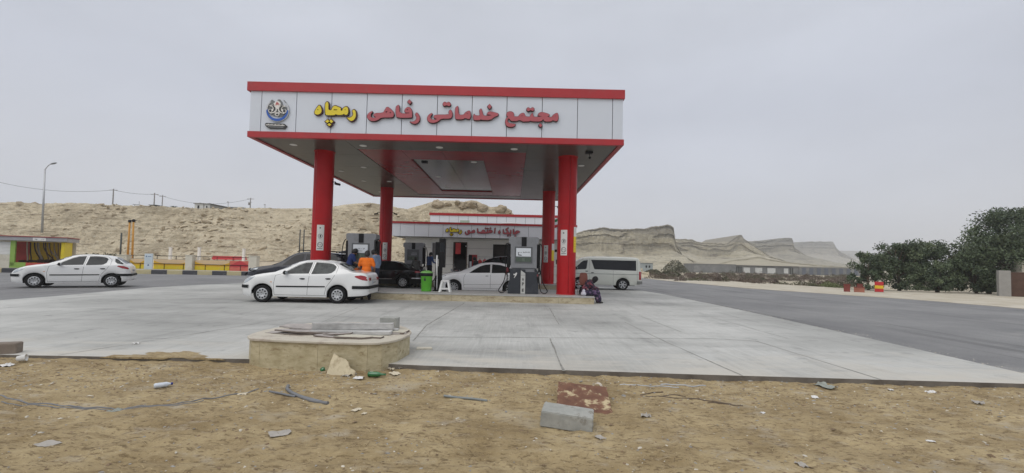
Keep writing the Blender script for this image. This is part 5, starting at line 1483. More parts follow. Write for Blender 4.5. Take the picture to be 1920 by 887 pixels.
mb = MB(); mb.box((-3.15 - .30, BY - .02 + .42, 1.4), (.05, .85, 2.7), rz=R(8)); W_(mb.build('door', pm('door_wood', (.16, .11, .06), .5)), bd)
mb = MB(); mb.bx(-1.40, -.12, BY + .5, BY + .55, .0, 2.8)
for k in range(14): mb.bx(-1.40, -.12, BY + .49, BY + .5, .1 + k * .2, .11 + k * .2, 1)
W_(mb.build('shutter', [pm('shutter_brown', (.045, .035, .028), .6), M_in]), bd)
mb = MB(); mb.bx(-3.5, -3.42, BY - .05, BY + .0, 2.60, 2.68); mb.bx(-.20, -.12, BY - .05, BY, 2.5, 2.6); W_(mb.build('wall_light', M_white), bd)
YB = FY
letters([([(a, b) for a, b in Z_((0, 0), 1, [(820 + ((p[0] - 589) / (672 - 589) * (530 - 165) + 165) / 11.294, 410 + ((p[1] - 190) / (241 - 190) * (375 - 175) + 175) / 11.294) for p in poly])], []) for poly, _ in YEL], YB, [M_lety, M_letk], .036, .06, bd, 'sign_letter')
ZF = lambda p: Z_((820, 410), 11.294, p)
R2 = [(1600, 220), (1620, 225), (1625, 298), (1642, 306), (1660, 262), (1700, 250), (1750, 275), (1740, 295), (1700, 310), (1665, 335), (1610, 335), (1597, 310)], [(1655, 355), (1672, 370), (1655, 387), (1638, 370)], \
    [(1390, 220), (1405, 225), (1410, 298), (1450, 305), (1482, 285), (1455, 248), (1442, 224), (1500, 185), (1512, 202), (1474, 226), (1500, 260), (1515, 300), (1545, 300), (1545, 240), (1567, 240), (1567, 320), (1540, 335), (1395, 325), (1385, 300)], \
    [(1495, 345), (1512, 360), (1495, 376), (1480, 360)], [(1545, 348), (1562, 364), (1545, 380), (1530, 364)], \
    [(1320, 245), (1342, 290), (1318, 322), (1290, 312), (1288, 280)], [(1213, 205), (1232, 198), (1222, 312), (1203, 310)], \
    [(845, 200), (862, 212), (868, 285), (930, 285), (955, 240), (1000, 238), (1012, 285), (1050, 285), (1052, 240), (1070, 242), (1075, 280), (1102, 272), (1088, 245), (1130, 235), (1182, 268), (1130, 312), (860, 318), (843, 290)], \
    [(1025, 192), (1042, 206), (1025, 222), (1008, 206)], [(1070, 195), (1087, 210), (1070, 225), (1053, 210)], [(1125, 185), (1142, 200), (1125, 215), (1108, 200)], \
    [(602, 268), (600, 308), (630, 325), (660, 308), (643, 288), (638, 260), (660, 243), (692, 248), (682, 270), (720, 285), (750, 243), (790, 238), (802, 288), (770, 307), (692, 307), (670, 330), (630, 347), (595, 332), (581, 300)]
letters([(ZF(p), []) for p in R2], YB, [M_let, M_letk], .020, .06, bd, 'sign_letter')
mb = MB(); mb.lathe([(.002, 4.34), (.9, 4.34), (.85, 4.46), (.3, 4.52), (.002, 4.52)], 20, Matrix.Translation((-.1, 34.4, 0))); W_(mb.build('roof_dome', M_white), bd)
mb = MB(); mb.prism(rect(-4.28, -3.52, 4.62, 4.85), lambda u, v, t: (u, 37 - t, v), .0, .02, 0); W_(mb.build('small_plate', pm('pale_green', (.38, .45, .36), .6)), bd)
# things by the building
fb = thing('fire_cabinet', 'red cabinet with glazed black side standing before the cream wall', 'cabinet', (-2.72, 32.0, 0))
mb = MB(); mb.bx(-.28, .28, -.2, .2, .9, 1.98, 0, .02); mb.build('cabinet', pm('cabinet_red', (.30, .016, .018), .45), fb)
mb = MB(); mb.bx(-.30, -.06, -.215, -.205, .95, 1.95); mb.bx(-.30, -.24, -.2, .2, 0, 1.9); mb.bx(.2, .26, -.2, .2, 0, .9); mb.build('black_panel', M_black, fb)
mb = MB(); mb.bx(-.22, -.08, -.225, -.216, 1.0, 1.5); mb.build('white_label', M_sheet, fb)
mb = MB(); mb.bx(-.19, .19, -.02, .02, -.42, .42, 0, .006); rp_ = mb.build('red_poster', pm('poster_red', (.62, .05, .05), .5)); rp_.location = (-4.02, 33.9, 2.45)
tag(rp_, 'red rectangular board hanging in the dark doorway', 'board')
mb = MB(); mb.box((0, 0, .44), (.03, .03, .08)); mb.build('hanger', M_black, rp_)


def fuel_can(x, y, z, label):
    t = thing('gas_bottle', label, 'bottle', (x, y, z), 0, 'red bottles by the wall')
    mb = MB(); mb.lathe([(.002, 0), (.15, .01), (.16, .08), (.16, .55), (.10, .66), (.04, .70), (.002, .70)], 20); mb.build('bottle_body', pm('bottle_red', (.40, .03, .03), .45), t)
    mb = MB(); mb.lathe([(.04, .70), (.045, .78), (.002, .78)], 12); mb.build('valve', M_steel, t)


fuel_can(-2.22, 31.8, .95, 'left one of two red bottles beside the red cabinet'); fuel_can(-1.88, 31.8, .98, 'right one of two red bottles beside the red cabinet')
tag(MB().bx(-2.5, -1.6, 31.5, 32.1, 0, .95, 0, .02).bx(-2.45, -1.65, 31.49, 31.5, .1, .85, 1).build('steel_bench', [M_steel, M_seam]), 'plain steel workbench carrying the two red bottles', 'bench')


def motorcycle():
    t = thing('motorcycle', 'small motorcycle with chrome handlebar parked before the cream wall', 'motorcycle', (-3.55, 30.9, 0))
    for x in (-.62, .62):
        mb = MB(); Mx = Matrix.Translation((x, 0, .30)) @ Matrix.Rotation(PI / 2, 4, 'X')
        prof = [(.27 + .03 * math.cos(a_), .035 * math.sin(a_)) for a_ in [2 * PI * k / 10 for k in range(11)]]; mb.lathe(prof, 28, Mx); wo = mb.build('wheel', M_rubber, t)
        mb = MB(); mb.lathe([(.25, -.01), (.25, .01), (.235, .01), (.235, -.01)], 28, Mx); mb.lathe([(.04, -.05), (.04, .05)], 12, Mx)
        for k in range(12): a_ = PI * k / 6; mb.tube([(x + .03 * math.cos(a_), 0, .3 + .03 * math.sin(a_)), (x + .24 * math.cos(a_), 0, .3 + .24 * math.sin(a_))], .003, 4)
        mb.build('rim', M_chrome, wo)
    mb = MB(); mb.ball((-.10, 0, .78), (.24, .12, .12), 14); mb.build('fuel_tank', pm('tank_red', (.25, .01, .015), .3), t)
    mb = MB(); mb.box((.30, 0, .76), (.55, .22, .08), ch=.03); mb.build('seat', M_black, t)
    mb = MB(); mb.box((0, 0, .42), (.32, .2, .28), ch=.04); mb.tube([(.0, .1, .3), (.3, .13, .25), (.75, .13, .3)], .03, 8); mb.build('engine', M_steel, t)
    mb = MB(); mb.tube([(-.35, 0, .80), (0, 0, .58), (.35, 0, .62), (.62, .09, .30)], .022, 8); mb.tube([(.35, 0, .62), (.62, -.09, .30)], .02, 8); mb.build('frame', M_black, t)
    mb = MB(); mb.tube([(-.62, .08, .3), (-.42, .08, .86)], .018, 8); mb.tube([(-.62, -.08, .3), (-.42, -.08, .86)], .018, 8); mb.build('fork', M_chrome, t)
    mb = MB(); mb.tube([(-.30, -.36, 1.08), (-.38, -.2, 1.06), (-.40, 0, .96), (-.38, .2, 1.06), (-.30, .36, 1.08)], .014, 8); mb.build('handlebar', M_chrome, t)
    mb = MB(); mb.ball((-.52, 0, .88), (.07, .08, .08), 12); mb.build('headlight_lamp', M_lens, t)
    for s_ in (-1, 1): mb = MB(); mb.tube([(-.38, s_ * .22, 1.06), (-.40, s_ * .30, 1.22)], .006, 6); mb.ball((-.41, s_ * .32, 1.26), (.015, .06, .04), 10); mb.build('wing_mirror', M_chrome, t)


motorcycle()
# flag behind the building
fl = thing('flag_pole', 'green white and red flag on a pole behind the right columns', 'flag', (3.35, 32.6, 0))
mb = MB(); mb.tube([(.16, 0, 0), (.16, 0, 4.95)], .03, 8); mb.build('pole', M_steel, fl)
mb = MB(); G = [[(.15 - .75 * i / 10, .06 * math.sin(i * .9) , 4.85 - .62 * j / 9 - .30 * i / 10 + .03 * math.sin(i)) for j in range(10)] for i in range(11)]
for k, c in enumerate(((0, 4), (3, 7), (6, 10))): mb.grid([r[c[0]:c[1]] for r in G], k, True)
mb.build('flag_cloth', [pm('flag_green', (.02, .16, .06), .8), M_sheet, pm('flag_red', (.45, .02, .03), .8)], fl)
cabx = thing('switch_box', 'white and black switch boxes on the wall between the right columns', 'box', (2.95, 30.0, 0))
mb = MB(); mb.bx(.1, .16, 0, .06, 0, 2.9); mb.build('post', M_white, cabx); mb = MB(); mb.bx(-.15, .35, -.1, .02, 1.75, 2.15, 0, .02); mb.build('white_box', M_white, cabx); mb = MB(); mb.bx(-.12, .3, -.1, .02, 2.25, 2.42, 0, .01); mb.bx(-.02, .2, -.08, .02, 1.45, 1.74); mb.build('black_box', M_black, cabx)

# ================================================================== LEFT SIDE: kerb, booth, garden wall
M_ky = pm('kerb_yellow', (.50, .44, .25), .75, var=.08, scale=3, wear=((.36, .33, .26), 5, .5, .72)); M_kk = pm('kerb_black', (.055, .057, .065), .75, var=.15, scale=3, wear=((.16, .16, .15), 5, .55, .75))
kp = [(-52, 24.0), (-35.2, 31.8), (-28.4, 34.75), (-21.2, 35.6), (-16.2, 36.2), (-12, 36.9)]
kp = chaikin(kp, 2)


def walk(pts, step):
    out_ = []; acc = 0; last = Vector(pts[0])
    out_.append(tuple(last)); rem = step
    for a, b in zip(pts[:-1], pts[1:]):
        a = Vector(a); b = Vector(b); l = (b - a).length; d = (b - a) / max(l, 1e-9); t = 0
        while l - t >= rem: t += rem; out_.append(tuple(a + d * t)); rem = step
        rem -= l - t
    return out_


kk = walk(kp, 1.07); first = None
for i, (a, b) in enumerate(zip(kk[:-1], kk[1:])):
    mid = ((a[0] + b[0]) / 2, (a[1] + b[1]) / 2)
    u = mid[0] / mid[1] * 850 + 960
    if u < -80 or u > 700: continue
    dark = i % 2
    ang = math.atan2(b[1] - a[1], b[0] - a[0]); L0 = math.dist(a, b)
    mb = MB(); mb.bx(-L0 / 2 + .004, L0 / 2 - .004, 0, .30, -.05, .30, 0, .025)
    o = mb.build('kerb_stone', M_kk if dark else M_ky); o.location = (*mid, 0); o.rotation_euler = (0, 0, ang)
    if u < 30: cap = 'in the stretch before the yellow booth, left of the moving hatchback'
    elif u < 240: cap = 'in the stretch hidden behind the moving white hatchback'
    elif u < 460: cap = 'in the open stretch between hatchback and dark suv'
    else: cap = 'in the stretch behind the parked white saloon'
    tag(o, ('black' if dark else 'yellow') + ' painted kerb block ' + cap, 'kerb block', ('black' if dark else 'yellow') + ' kerb blocks ' + cap)
M_pave = pm('footpath_concrete', (.30, .285, .24), .9, var=.12, scale=1.2, bump=.004)
inner_ = [(x - .06, y + .28) for x, y in kp]
sheet('footpath', inner_ + [(-12, 60), (-70, 60), (-70, 24)], -.2, .27, M_pave)
# stone cap line right behind the kerb
M_sandc = pm('sand_court', (.58, .43, .26), .95, var=.08, scale=1.5, bump=.01)


def wallp(p0, p1, th, z0, z1, mb, mi=0, ch=.01):
    a = Vector(p0); b = Vector(p1); d = (b - a); ang = math.atan2(d.y, d.x); c = (a + b) / 2
    mb.box((c.x, c.y, (z0 + z1) / 2), (d.length, th, z1 - z0), rz=ang, mi=mi, ch=ch)


# playground fence: low mural wall with railing and cream pillars
M_my = pm('mural_yellow', (.62, .47, .01), .7, var=.05, wear=((.45, .38, .12), 2.5, .55, .8)); M_mo = pm('mural_orange', (.62, .36, .02), .7, var=.05); M_ms = pm('mural_sand', (.62, .46, .28), .8, var=.05); M_mr = pm('mural_red', (.50, .04, .05), .7, var=.05); M_ms2 = pm('mural_salmon', (.60, .14, .10), .7)
WY = 38.0


def muralwall(u0, u1, red, label):
    p0 = at(u0, 500, WY).x; p1 = at(u1, 500, WY).x
    t = thing('mural_wall', label, 'wall', ((p0 + p1) / 2, WY, .27), 0, 'low painted walls with railings'); w_ = (p1 - p0) / 2
    mb = MB(); mb.bx(-w_, w_, 0, .15, -.1, .82, 0, .01); mb.build('wall', M_ms2 if red == 2 else M_ms, t)
    f = lambda a, b, d: (a, -d, b)
    n = 16
    mb = MB(); mb.prism([(-w_, -.05), (w_, -.05)] + [(w_ - 2 * w_ * k / n, .30 + .02 * math.sin(k)) for k in range(n + 1)], f, .0, .010, 0); mb.build('painted_band', M_ms2 if red == 2 else M_my, t)
    hump = {0: lambda q: .50 + .24 * abs(math.cos(q * PI)) ** 3, 1: lambda q: .50 + .26 * (1 - q) ** 6 * 1 + .2 * q ** 8, 2: lambda q: .45 + .42 * max(0, 1 - abs(q - .5) * 2)}[red]
    mb = MB(); mb.prism([(-w_, .28), (w_, .28)] + [(w_ - 2 * w_ * k / n, hump(1 - k / n) - (.0 if red == 2 else .04)) for k in range(n + 1)], f, .0, .007, 0); mb.build('painted_wave', M_mr if red == 2 else M_mo, t)
    mb = MB(); mb.tube([(-w_, .07, 1.12), (w_, .07, 1.12)], .025, 6); mb.tube([(-w_, -.03, .46), (w_, -.03, .46)], .022, 6)
    for k in range(int(2 * w_ / 1.6) + 1):
        x = -w_ + .2 + k * 1.6
        if x < w_: mb.tube([(x, .07, .8), (x, .07, 1.12)], .022, 6); mb.tube([(x + .7, -.03, -.05), (x + .7, -.03, .46)], .02, 6)
    mb.build('railing', M_black, t)


muralwall(243, 271, 0, 'short yellow mural wall section left of the white notice board'); muralwall(288, 350, 1, 'yellow mural wall section between white notice board and cream pillar')
muralwall(365, 430, 1, 'yellow mural wall section right of the cream pillar'); muralwall(431, 468, 2, 'red and salmon mural wall section beside the dark suv')
for i, (u0, u1, zt, lb) in enumerate(((351, 364, 1.45, 'cream square pillar between two yellow wall sections'), (469, 484, 1.5, 'cream pillar just left of the dark suv'), (115, 145, 1.30, 'cream wall stub beside the yellow end of the booth'), (222, 242, 1.35, 'cream block behind the tail of the moving hatchback'))):
    a = at(u0, 490, WY).x; b = at(u1, 490, WY).x
    mb = MB(); mb.bx(-(b - a) / 2, (b - a) / 2, -.25, .25, -.1, zt - .27, 0, .015); mb.bx(-(b - a) / 2 - .03, (b - a) / 2 + .03, -.28, .28, zt - .27, zt - .21, 0, .01)
    o = mb.build('gate_pillar', M_cream); o.location = ((a + b) / 2, WY, .27); tag(o, lb, 'pillar')
# long cream wall further back
a = at(150, 480, 43).x; b = at(600, 480, 43).x
sheet('sand_court', [(a, WY + .3), (b, WY + .3), (b, 54), (a, 54)], .27, .29, M_sandc)
t = thing('garden_wall', 'long low cream wall at the foot of the hill', 'wall', ((a + b) / 2, 44, .28))
mb = MB(); mb.bx(-(b - a) / 2, (b - a) / 2, 0, .15, -.1, .75, 0, .01); mb.build('wall', M_cream, t)
mb = MB(); mb.bx(-(b - a) / 2, (b - a) / 2, -.02, .17, .751, .80); mb.build('coping', pm('wall_coping', (.30, .28, .24), .8), t)
for (u, vt, lb) in ((320, 464, 'white post nearest the white notice board'), (374, 464, 'middle one of the white posts at the hill foot'), (457.5, 467, 'white post between red pavilion and dark suv'), (135, 455, 'wide white post right of the car wash booth')):
    p = at(u, vt, 42.5); o = MB().bx(-.10, .10, -.10, .10, -.1, p.z - .28, 0, .01).bx(-.12, .12, -.12, .12, p.z - .28, p.z - .24, 0).build('fence_post', M_white); o.location = (p.x, 42.5, .28); tag(o, lb, 'post', 'white posts at the hill foot')
for (u, vt, lb) in ((228, 436, 'thin dark post left of the orange poles'), (563, 430, 'left one of two dark steel posts by the red column'), (570.5, 430, 'right one of two dark steel posts by the red column')):
    p = at(u, vt, 45); o = MB().tube([(0, 0, -.1), (0, 0, p.z - .3)], .06 if u > 300 else .075, 8).build('steel_post', pm('steel_dark', (.06, .065, .06), .6, .3)); o.location = (p.x, 45, .28); tag(o, lb, 'post')
M_or = pm('pole_orange', (.52, .25, .03), .55, var=.1, wear=((.3, .18, .08), 5, .55, .75))
for (u, vt, u0, lb) in ((243.5, 415, 239, 'left one of two tall orange poles with black tops'), (250.5, 414, 248, 'right one of two tall orange poles with black tops')):
    p = at(u, vt, 46); q = at(u0, 485, 46); t = thing('orange_pole', lb, 'pole', (q.x, 46, .28), 0, 'tall orange poles before the hill'); h = p.z - .28
    mb = MB(); mb.tube([(0, 0, -.1), ((p.x - q.x) * .5, 0, h / 2), (p.x - q.x, 0, h)], [.10, .09, .08], 10); mb.build('pole', M_or, t)
    mb = MB(); mb.lathe([(.002, h + .18), (.14, h + .12), (.16, h), (.10, h - .12), (.002, h - .12)], 12, Matrix.Translation((p.x - q.x, 0, 0))); mb.box((p.x - q.x + .1, 0, h + .05), (.5, .06, .05)); mb.build('lamp_head', M_black, t)
# notice board
p = at(272, 475, 36.6); q = at(287, 475, 36.6); wv = (q.x - p.x) / 2
nb = thing('notice_board', 'pale blue white upright notice board before the yellow wall', 'sign', ((p.x + q.x) / 2, 36.6, .27))
mb = MB(); mb.bx(-wv, wv, -.04, .04, .02, 1.27, 0, .01); mb.build('board', pm('board_pale', (.52, .60, .66), .5, var=.06), nb)
f = lambda a, b, d: (a, -.04 - d, b)
mb = MB(); mb.prism([(-.22, 1.0), (-.12, 1.0), (-.14, 1.08), (-.17, 1.12), (-.2, 1.08)], f, 0, .004)
for r_ in range(6): mb.prism(rect(-.06 if r_ == 0 else -.22, .22, 1.02 - r_ * .11, 1.06 - r_ * .11 - (.02 if r_ else 0)), f, 0, .004, 1 if r_ else 0)
mb.prism([(-.06, .30), (.10, .30), (.06, .38), (.0, .44), (-.04, .36)], f, 0, .004); mb.build('print', [pm('print_navy', (.05, .09, .20), .6), pm('print_grey', (.38, .45, .50), .6)], nb)
# red pavilion
p = at(410, 480, 50); q = at(452, 480, 50); pv = thing('pavilion', 'red roofed open shelter behind the yellow wall', 'shelter', ((p.x + q.x) / 2, 50, .3)); hw = (q.x - p.x) / 2; zt = at(430, 480.5, 50).z - .3
mb = MB(); mb.prism([(-hw, zt - .38), (hw, zt - .38), (hw * .88, zt), (-hw * .88, zt)], lambda a, b, t: (a, t, b), -1.2, 1.2, 0); mb.build('roof', M_mr, pv)
for sx in (-1, 1):
    for sy in (-1, 1): MB().bx(sx * hw * .85 - .06, sx * hw * .85 + .06, sy - .06, sy + .06, 0, zt - .38).build('post', M_mr, pv)
MB().bx(-hw * .8, hw * .8, -.3, .3, .3, .4).bx(-hw * .7, -hw * .65, -.2, .2, 0, .3).bx(hw * .65, hw * .7, -.2, .2, 0, .3).build('bench', M_mr, pv)

# car wash booth
x0 = at(-40, 490, 35).x; x1 = at(122, 490, 35).x; gx0 = at(18, 490, 35).x; gx1 = at(27, 490, 35).x; yx = at(115, 490, 35).x
bt = thing('wash_booth', 'open fronted booth with green and yellow frame and grey fascia', 'booth', (-34.5 - .866 * .69 * (x1 - x0) / 2 - .5, 35 - .5 * .69 * (x1 - x0) / 2 + .87, .27), R(30)); cx = (x0 + x1) / 2
B = lambda x: (x - cx) * .69
Mgr = pm('booth_green', (.26, .42, .08), .6, var=.06); Myl = pm('booth_yellow', (.70, .55, .02), .6, var=.06)
mb = MB(); mb.bx(B(x0), B(gx0) - .01, -1, -.88, 0, .95); mb.bx(B(x0), B(x1), 1.6, 1.7, 0, 2.0); mb.build('wall', M_cream, bt)
mb = MB()
for k in range(9): mb.box(((B(x0) + B(gx0)) / 2 - .01, -.96, 1.02 + k * .105), (B(gx0) - B(x0) - .03, .02, .10), rx=R(-25))
mb.build('louvre', M_white, bt)
mb = MB(); mb.bx(B(gx0), B(gx1), -1.03, -.80, .12, 2.02); mb.bx(B(gx0), B(at(48, 490, 35).x), -1.03, -.8, -.02, .40); mb.build('green_frame', Mgr, bt)
mb = MB(); mb.bx(B(yx), B(x1), -1.03, -.8, 0, 1.98); mb.bx(B(yx) + .1, B(x1) - .01, -.8, .7, 0, 1.98); mb.build('yellow_end_wall', Myl, bt)
mb = MB(); mb.bx(B(at(48, 490, 35).x) + .01, B(yx) - .01, -1.02, -.8, -.02, .38); mb.build('red_sill', pm('booth_red_sill', (.52, .07, .05), .6), bt)
mb = MB(); mb.bx(B(gx1) - .75, B(at(48, 490, 35).x) - .55, 1.4, 1.55, 0, 2.0); mb.build('red_back_panel', pm('booth_red', (.50, .06, .05), .7), bt)
mb = MB(); mb.bx(B(at(48, 490, 35).x) - .54, B(yx), 1.4, 1.55, 0, 2.0); mb.build('yellow_back_panel', pm('booth_ochre', (.78, .52, .03), .7), bt)
random.seed(2)
mb = MB(); Mst = [pm('strap_tan', (.26, .19, .12), .8), pm('strap_dark', (.06, .03, .02), .8), pm('strap_pale', (.40, .34, .27), .8)]
xa, xb = B(gx1) + .05, B(yx) - .1
for i in range(17):
    x = xa + (xb - xa) * (i + random.uniform(.1, .9)) / 17; y = random.uniform(.0, 1.1); dx = random.uniform(.05, .6)
    mb.tube(chaikin([(x, y, 1.95), (x + .02, y, 1.5), (x + dx * .5, y, 1.05), (x + dx, y + .05, .75), (x + dx * 1.05, y, random.uniform(.35, .6))], 2), random.uniform(.02, .045), 6, mi=random.choice((0, 0, 1, 2)), smooth=True)
mb.build('hanging_strap', Mst, bt)['kind'] = 'stuff'
mb = MB()
for i in range(14): mb.ball((xa + (xb - xa) * i / 13, random.uniform(.2, .9), .48), (random.uniform(.15, .3), .2, random.uniform(.08, .2)), 8)
mb.build('brush_heap', pm('brush_dark', (.04, .018, .012), .9), bt)['kind'] = 'stuff'
mb = MB(); mb.bx(B(x0) - .2, B(x1) + .15, -1.25, 1.75, 2.02, 2.30, 0, .01); mb.build('fascia', pm('booth_fascia', (.33, .33, .345), .5), bt)
mb = MB(); mb.bx(B(x0) - .2, B(x1) + .20, -1.30, 1.8, 2.301, 2.37, 0, .01); mb.build('roof', pm('booth_roof_red', (.28, .05, .055), .6), bt)
mb = MB(); s0 = B(at(64, 450, 35).x); s1 = B(at(89, 450, 35).x); f = lambda a, b, d: (a, -1.25 - d, b); mb.prism(rect(s0, s1, 2.05, 2.27), f, 0, .02); squiggle(mb, f, s0 + .1, s1 - .12, 2.13, .07, 1, 4, .02, .026); mb.build('name_sign', [M_white, M_ink], bt)

# lamp post on the slope, power poles and wires on the hill
def lamp(u0, v0, u1, v1, Y):
    b = at(u0, v0, Y); t_ = at(u1, v1, Y); h = t_.z - b.z
    r = thing('street_lamp', 'grey street lamp with curved arm rising in front of the hill', 'street lamp', tuple(b))
    r.location.z -= .3
    mb = MB(); mb.tube([(0, 0, 0), (t_.x - b.x, 0, h + .3)], [.13, .08], 12); mb.build('pole', M_steel, r); X = t_.x - b.x
    mb = MB(); mb.tube(chaikin([(X, 0, h + .2), (X + .15, 0, h + .45), (X + .6, -.1, h + .85), (X + .9, -.1, h + .95)], 2), .045, 8); mb.build('arm', M_steel, r)
    mb = MB(); mb.ball((X + 1.15, -.1, h + 1.02), (.42, .16, .09), 12, rot=Matrix.Rotation(R(-16), 3, 'Y')); mb.build('lamp_head', pm('lamp_grey', (.16, .17, .18), .5), r)


lamp(79, 432, 84.5, 317, 57.5)
M_pole = pm('weathered_pole', (.20, .19, .18), .8)
tops = []
for (u, vt, Y, lb) in ((213, 354, 100, 'utility pole on the hill crest nearest the street lamp'), (290, 362, 104, 'utility pole on the crest left of the small tree'), (305, 366, 122, 'thin utility pole just left of the small tree'), (470, 371, 118, 'utility pole on the crest right of the white cabin')):
    p = at(u, vt, Y); zb = 8.5; t = thing('utility_pole', lb, 'utility pole', (p.x, Y, zb), 0, 'utility poles along the hill crest')
    mb = MB(); mb.tube([(0, 0, -2), (0, 0, p.z - zb)], [.17, .11], 8); mb.build('pole', M_pole, t)
    mb = MB(); mb.bx(-.9, .9, -.05, .05, p.z - zb - .35, p.z - zb - .25)
    if u > 460: mb.bx(-.6, .3, -.05, .05, p.z - zb - 1.2, p.z - zb - 1.1); mb.bx(-.5, -.1, -.15, .15, p.z - zb - 1.9, p.z - zb - 1.3)
    mb.build('crossarm', M_pole, t); tops.append(p - Vector((0, 0, .25)))


def wire(a, b, sag, lb, r=.022):
    a = Vector(a); b = Vector(b); pts = [(a + (b - a) * k / 20) - Vector((0, 0, sag * 4 * (k / 20) * (1 - k / 20))) for k in range(21)]
    tag(MB().tube(pts, r, 5).build('power_line', M_black), lb, 'wire')


wire(at(-60, 326, 92), tops[0], 1.6, 'overhead wire sagging from the left edge past the street lamp', .03)
wire(tops[0], tops[1], .35, 'overhead wire between the two leftmost utility poles', .03); wire(tops[1], tops[2], .05, 'short overhead wire left of the small tree', .03); wire(tops[2], tops[3], 1.7, 'long overhead wire above the white cabin', .03)
# far cabins on the crest
def cabin(u0, v0, u1, v1, Y, label, mats, dark=None):
    a = at(u0, v1, Y); b = at(u1, v0, Y); t = thing('cabin', label, 'cabin', ((a.x + b.x) / 2, Y, a.z - .6)); w_ = (b.x - a.x) / 2; h = b.z - a.z + .6
    mb = MB(); mb.bx(-w_, w_, -1.5, 1.5, 0, h, 0, .03); mb.build('wall', mats[0], t)
    mb = MB(); mb.bx(-w_ - .15, w_ + .15, -1.7, 1.7, h, h + .12); mb.build('roof', mats[1], t)
    mb = MB(); mb.bx(-w_ * .3, w_ * .1, -1.53, -1.5, h * .45, h * .8); mb.build('window', M_tint, t)


M_cabw = pm('cabin_white', (.55, .56, .55), .7); M_cabd = pm('cabin_dark', (.05, .055, .05), .8); M_cabg = pm('cabin_grey', (.20, .20, .19), .8)
cabin(374, 384, 391, 394, 92, 'white cabin on the crest, left half of the pair', (M_cabw, M_cabg)); cabin(392, 384.5, 403, 395, 92, 'pale cabin on the crest beside the dark sloping shed', (M_cabw, M_cabg)); cabin(292, 387, 303, 391, 92, 'small dark hut on the crest between the poles', (M_cabd, M_cabd)); cabin(438, 391, 462, 396, 92, 'pale low wall block on the crest right of the shed', (M_cabw, M_cabw))
a = at(403, 394, 91); b = at(438, 391, 91); t = thing('shed', 'dark shed with sloping roof beside the white cabins', 'shed', (a.x, 91, a.z - .6)); w_ = b.x - a.x
mb = MB(); mb.prism([(0, 0), (w_, 0), (w_, .9), (0, 1.65)], lambda p, q, d: (p, d, q), -1.5, 1.5); mb.build('wall', M_cabg, t); mb = MB(); mb.prism([(-.2, 1.66), (w_ + .2, .92), (w_ + .2, 1.04), (-.2, 1.80)], lambda p, q, d: (p, d, q), -1.7, 1.7); mb.build('roof', M_cabd, t)
a = at(252, 392, 92); fr_ = thing('scaffold_frame', 'thin dark frame of an unfinished roof on the crest', 'frame', (a.x, 92, a.z - .4))
mb = MB()
for k in range(6): mb.tube([(k * .95, 0, 0), (k * .95, 0, 1.3 - .16 * k)], .04, 5)
mb.tube([(-.4, 0, 1.35), (1.3, 0, 1.25), (5.2, 0, .55)], .05, 5); mb.tube([(.9, 0, 1.2), (.9, 0, 2.0)], .03, 5); mb.build('frame', M_cabd, fr_)
for (u, v, h_, lb) in ((376, 381, 1.4, 'short mast left of the white cabin roof'), (428, 379, 1.8, 'short lamp mast right of the dark shed'), (497, 384, 1.4, 'tiny mast on the green crest')):
    p = at(u, v, 96); tag(MB().tube([(p.x, 96, p.z - 2.6), (p.x, 96, p.z)], .05, 5).bx(p.x - .25, p.x + .1, 95.95, 96.05, p.z - .05, p.z + .08).build('mast', M_pole), lb, 'mast')

# ================================================================== RIGHT SIDE
# pale earth shoulder along the far road edge
M_shoulder = pm('pale_shoulder', (.40, .355, .27), .95, col2=(.52, .48, .40), scale=.5, bump=.012, bscale=6, wear=((.30, .24, .16), .8, .52, .75))
re_ = chaikin([(30, 5.9), (23.5, 12), (22.2, 19.0), (21.9, 24), (20.0, 27.6), (17.2, 33), (15.6, 47), (15.6, 62), (10, 66)], 2)
sheet('road_shoulder', [(x - .05 + .25 * noise.noise(Vector((x, y * .7, 1))), y + .15 * noise.noise(Vector((x, y, 2)))) for x, y in re_] + [(12, 74), (22, 62), (24, 47), (27, 38), (31, 33.5), (40, 31), (60, 28), (60, 8), (34, 4)], -.3, .005, M_shoulder)
random.seed(21)
# scrub belt: many small leafed tufts
M_scr = [pm('scrub_olive', (.095, .095, .055), .9, var=.25, scale=3), pm('scrub_brown', (.125, .095, .075), .9, var=.2, scale=3), pm('scrub_green', (.12, .145, .055), .9, var=.2, scale=3)]
mb = MB()


def tuft(mb, x, y, z, r, h, mi, n, ls):
    for _ in range(n):
        a = random.uniform(0, 2 * PI); q = math.sqrt(random.random()); e = random.random() ** .8
        px = x + r * q * math.cos(a) * (1 - .5 * e); py = y + r * q * math.sin(a) * (1 - .5 * e); pz = z + h * e * (1 - .5 * q * q)
        d = Vector((random.uniform(-1, 1), random.uniform(-1, 1), random.uniform(-.4, 1))).normalized() * ls * random.uniform(.6, 1.4)
        e2 = d.cross(Vector((random.uniform(-1, 1), random.uniform(-1, 1), random.uniform(-1, 1)))).normalized() * ls * .35
        p = Vector((px, py, pz)); mb.add([p - d * .5, p + e2, p + d * .5, p - e2], [(0, 1, 2, 3)], mi)


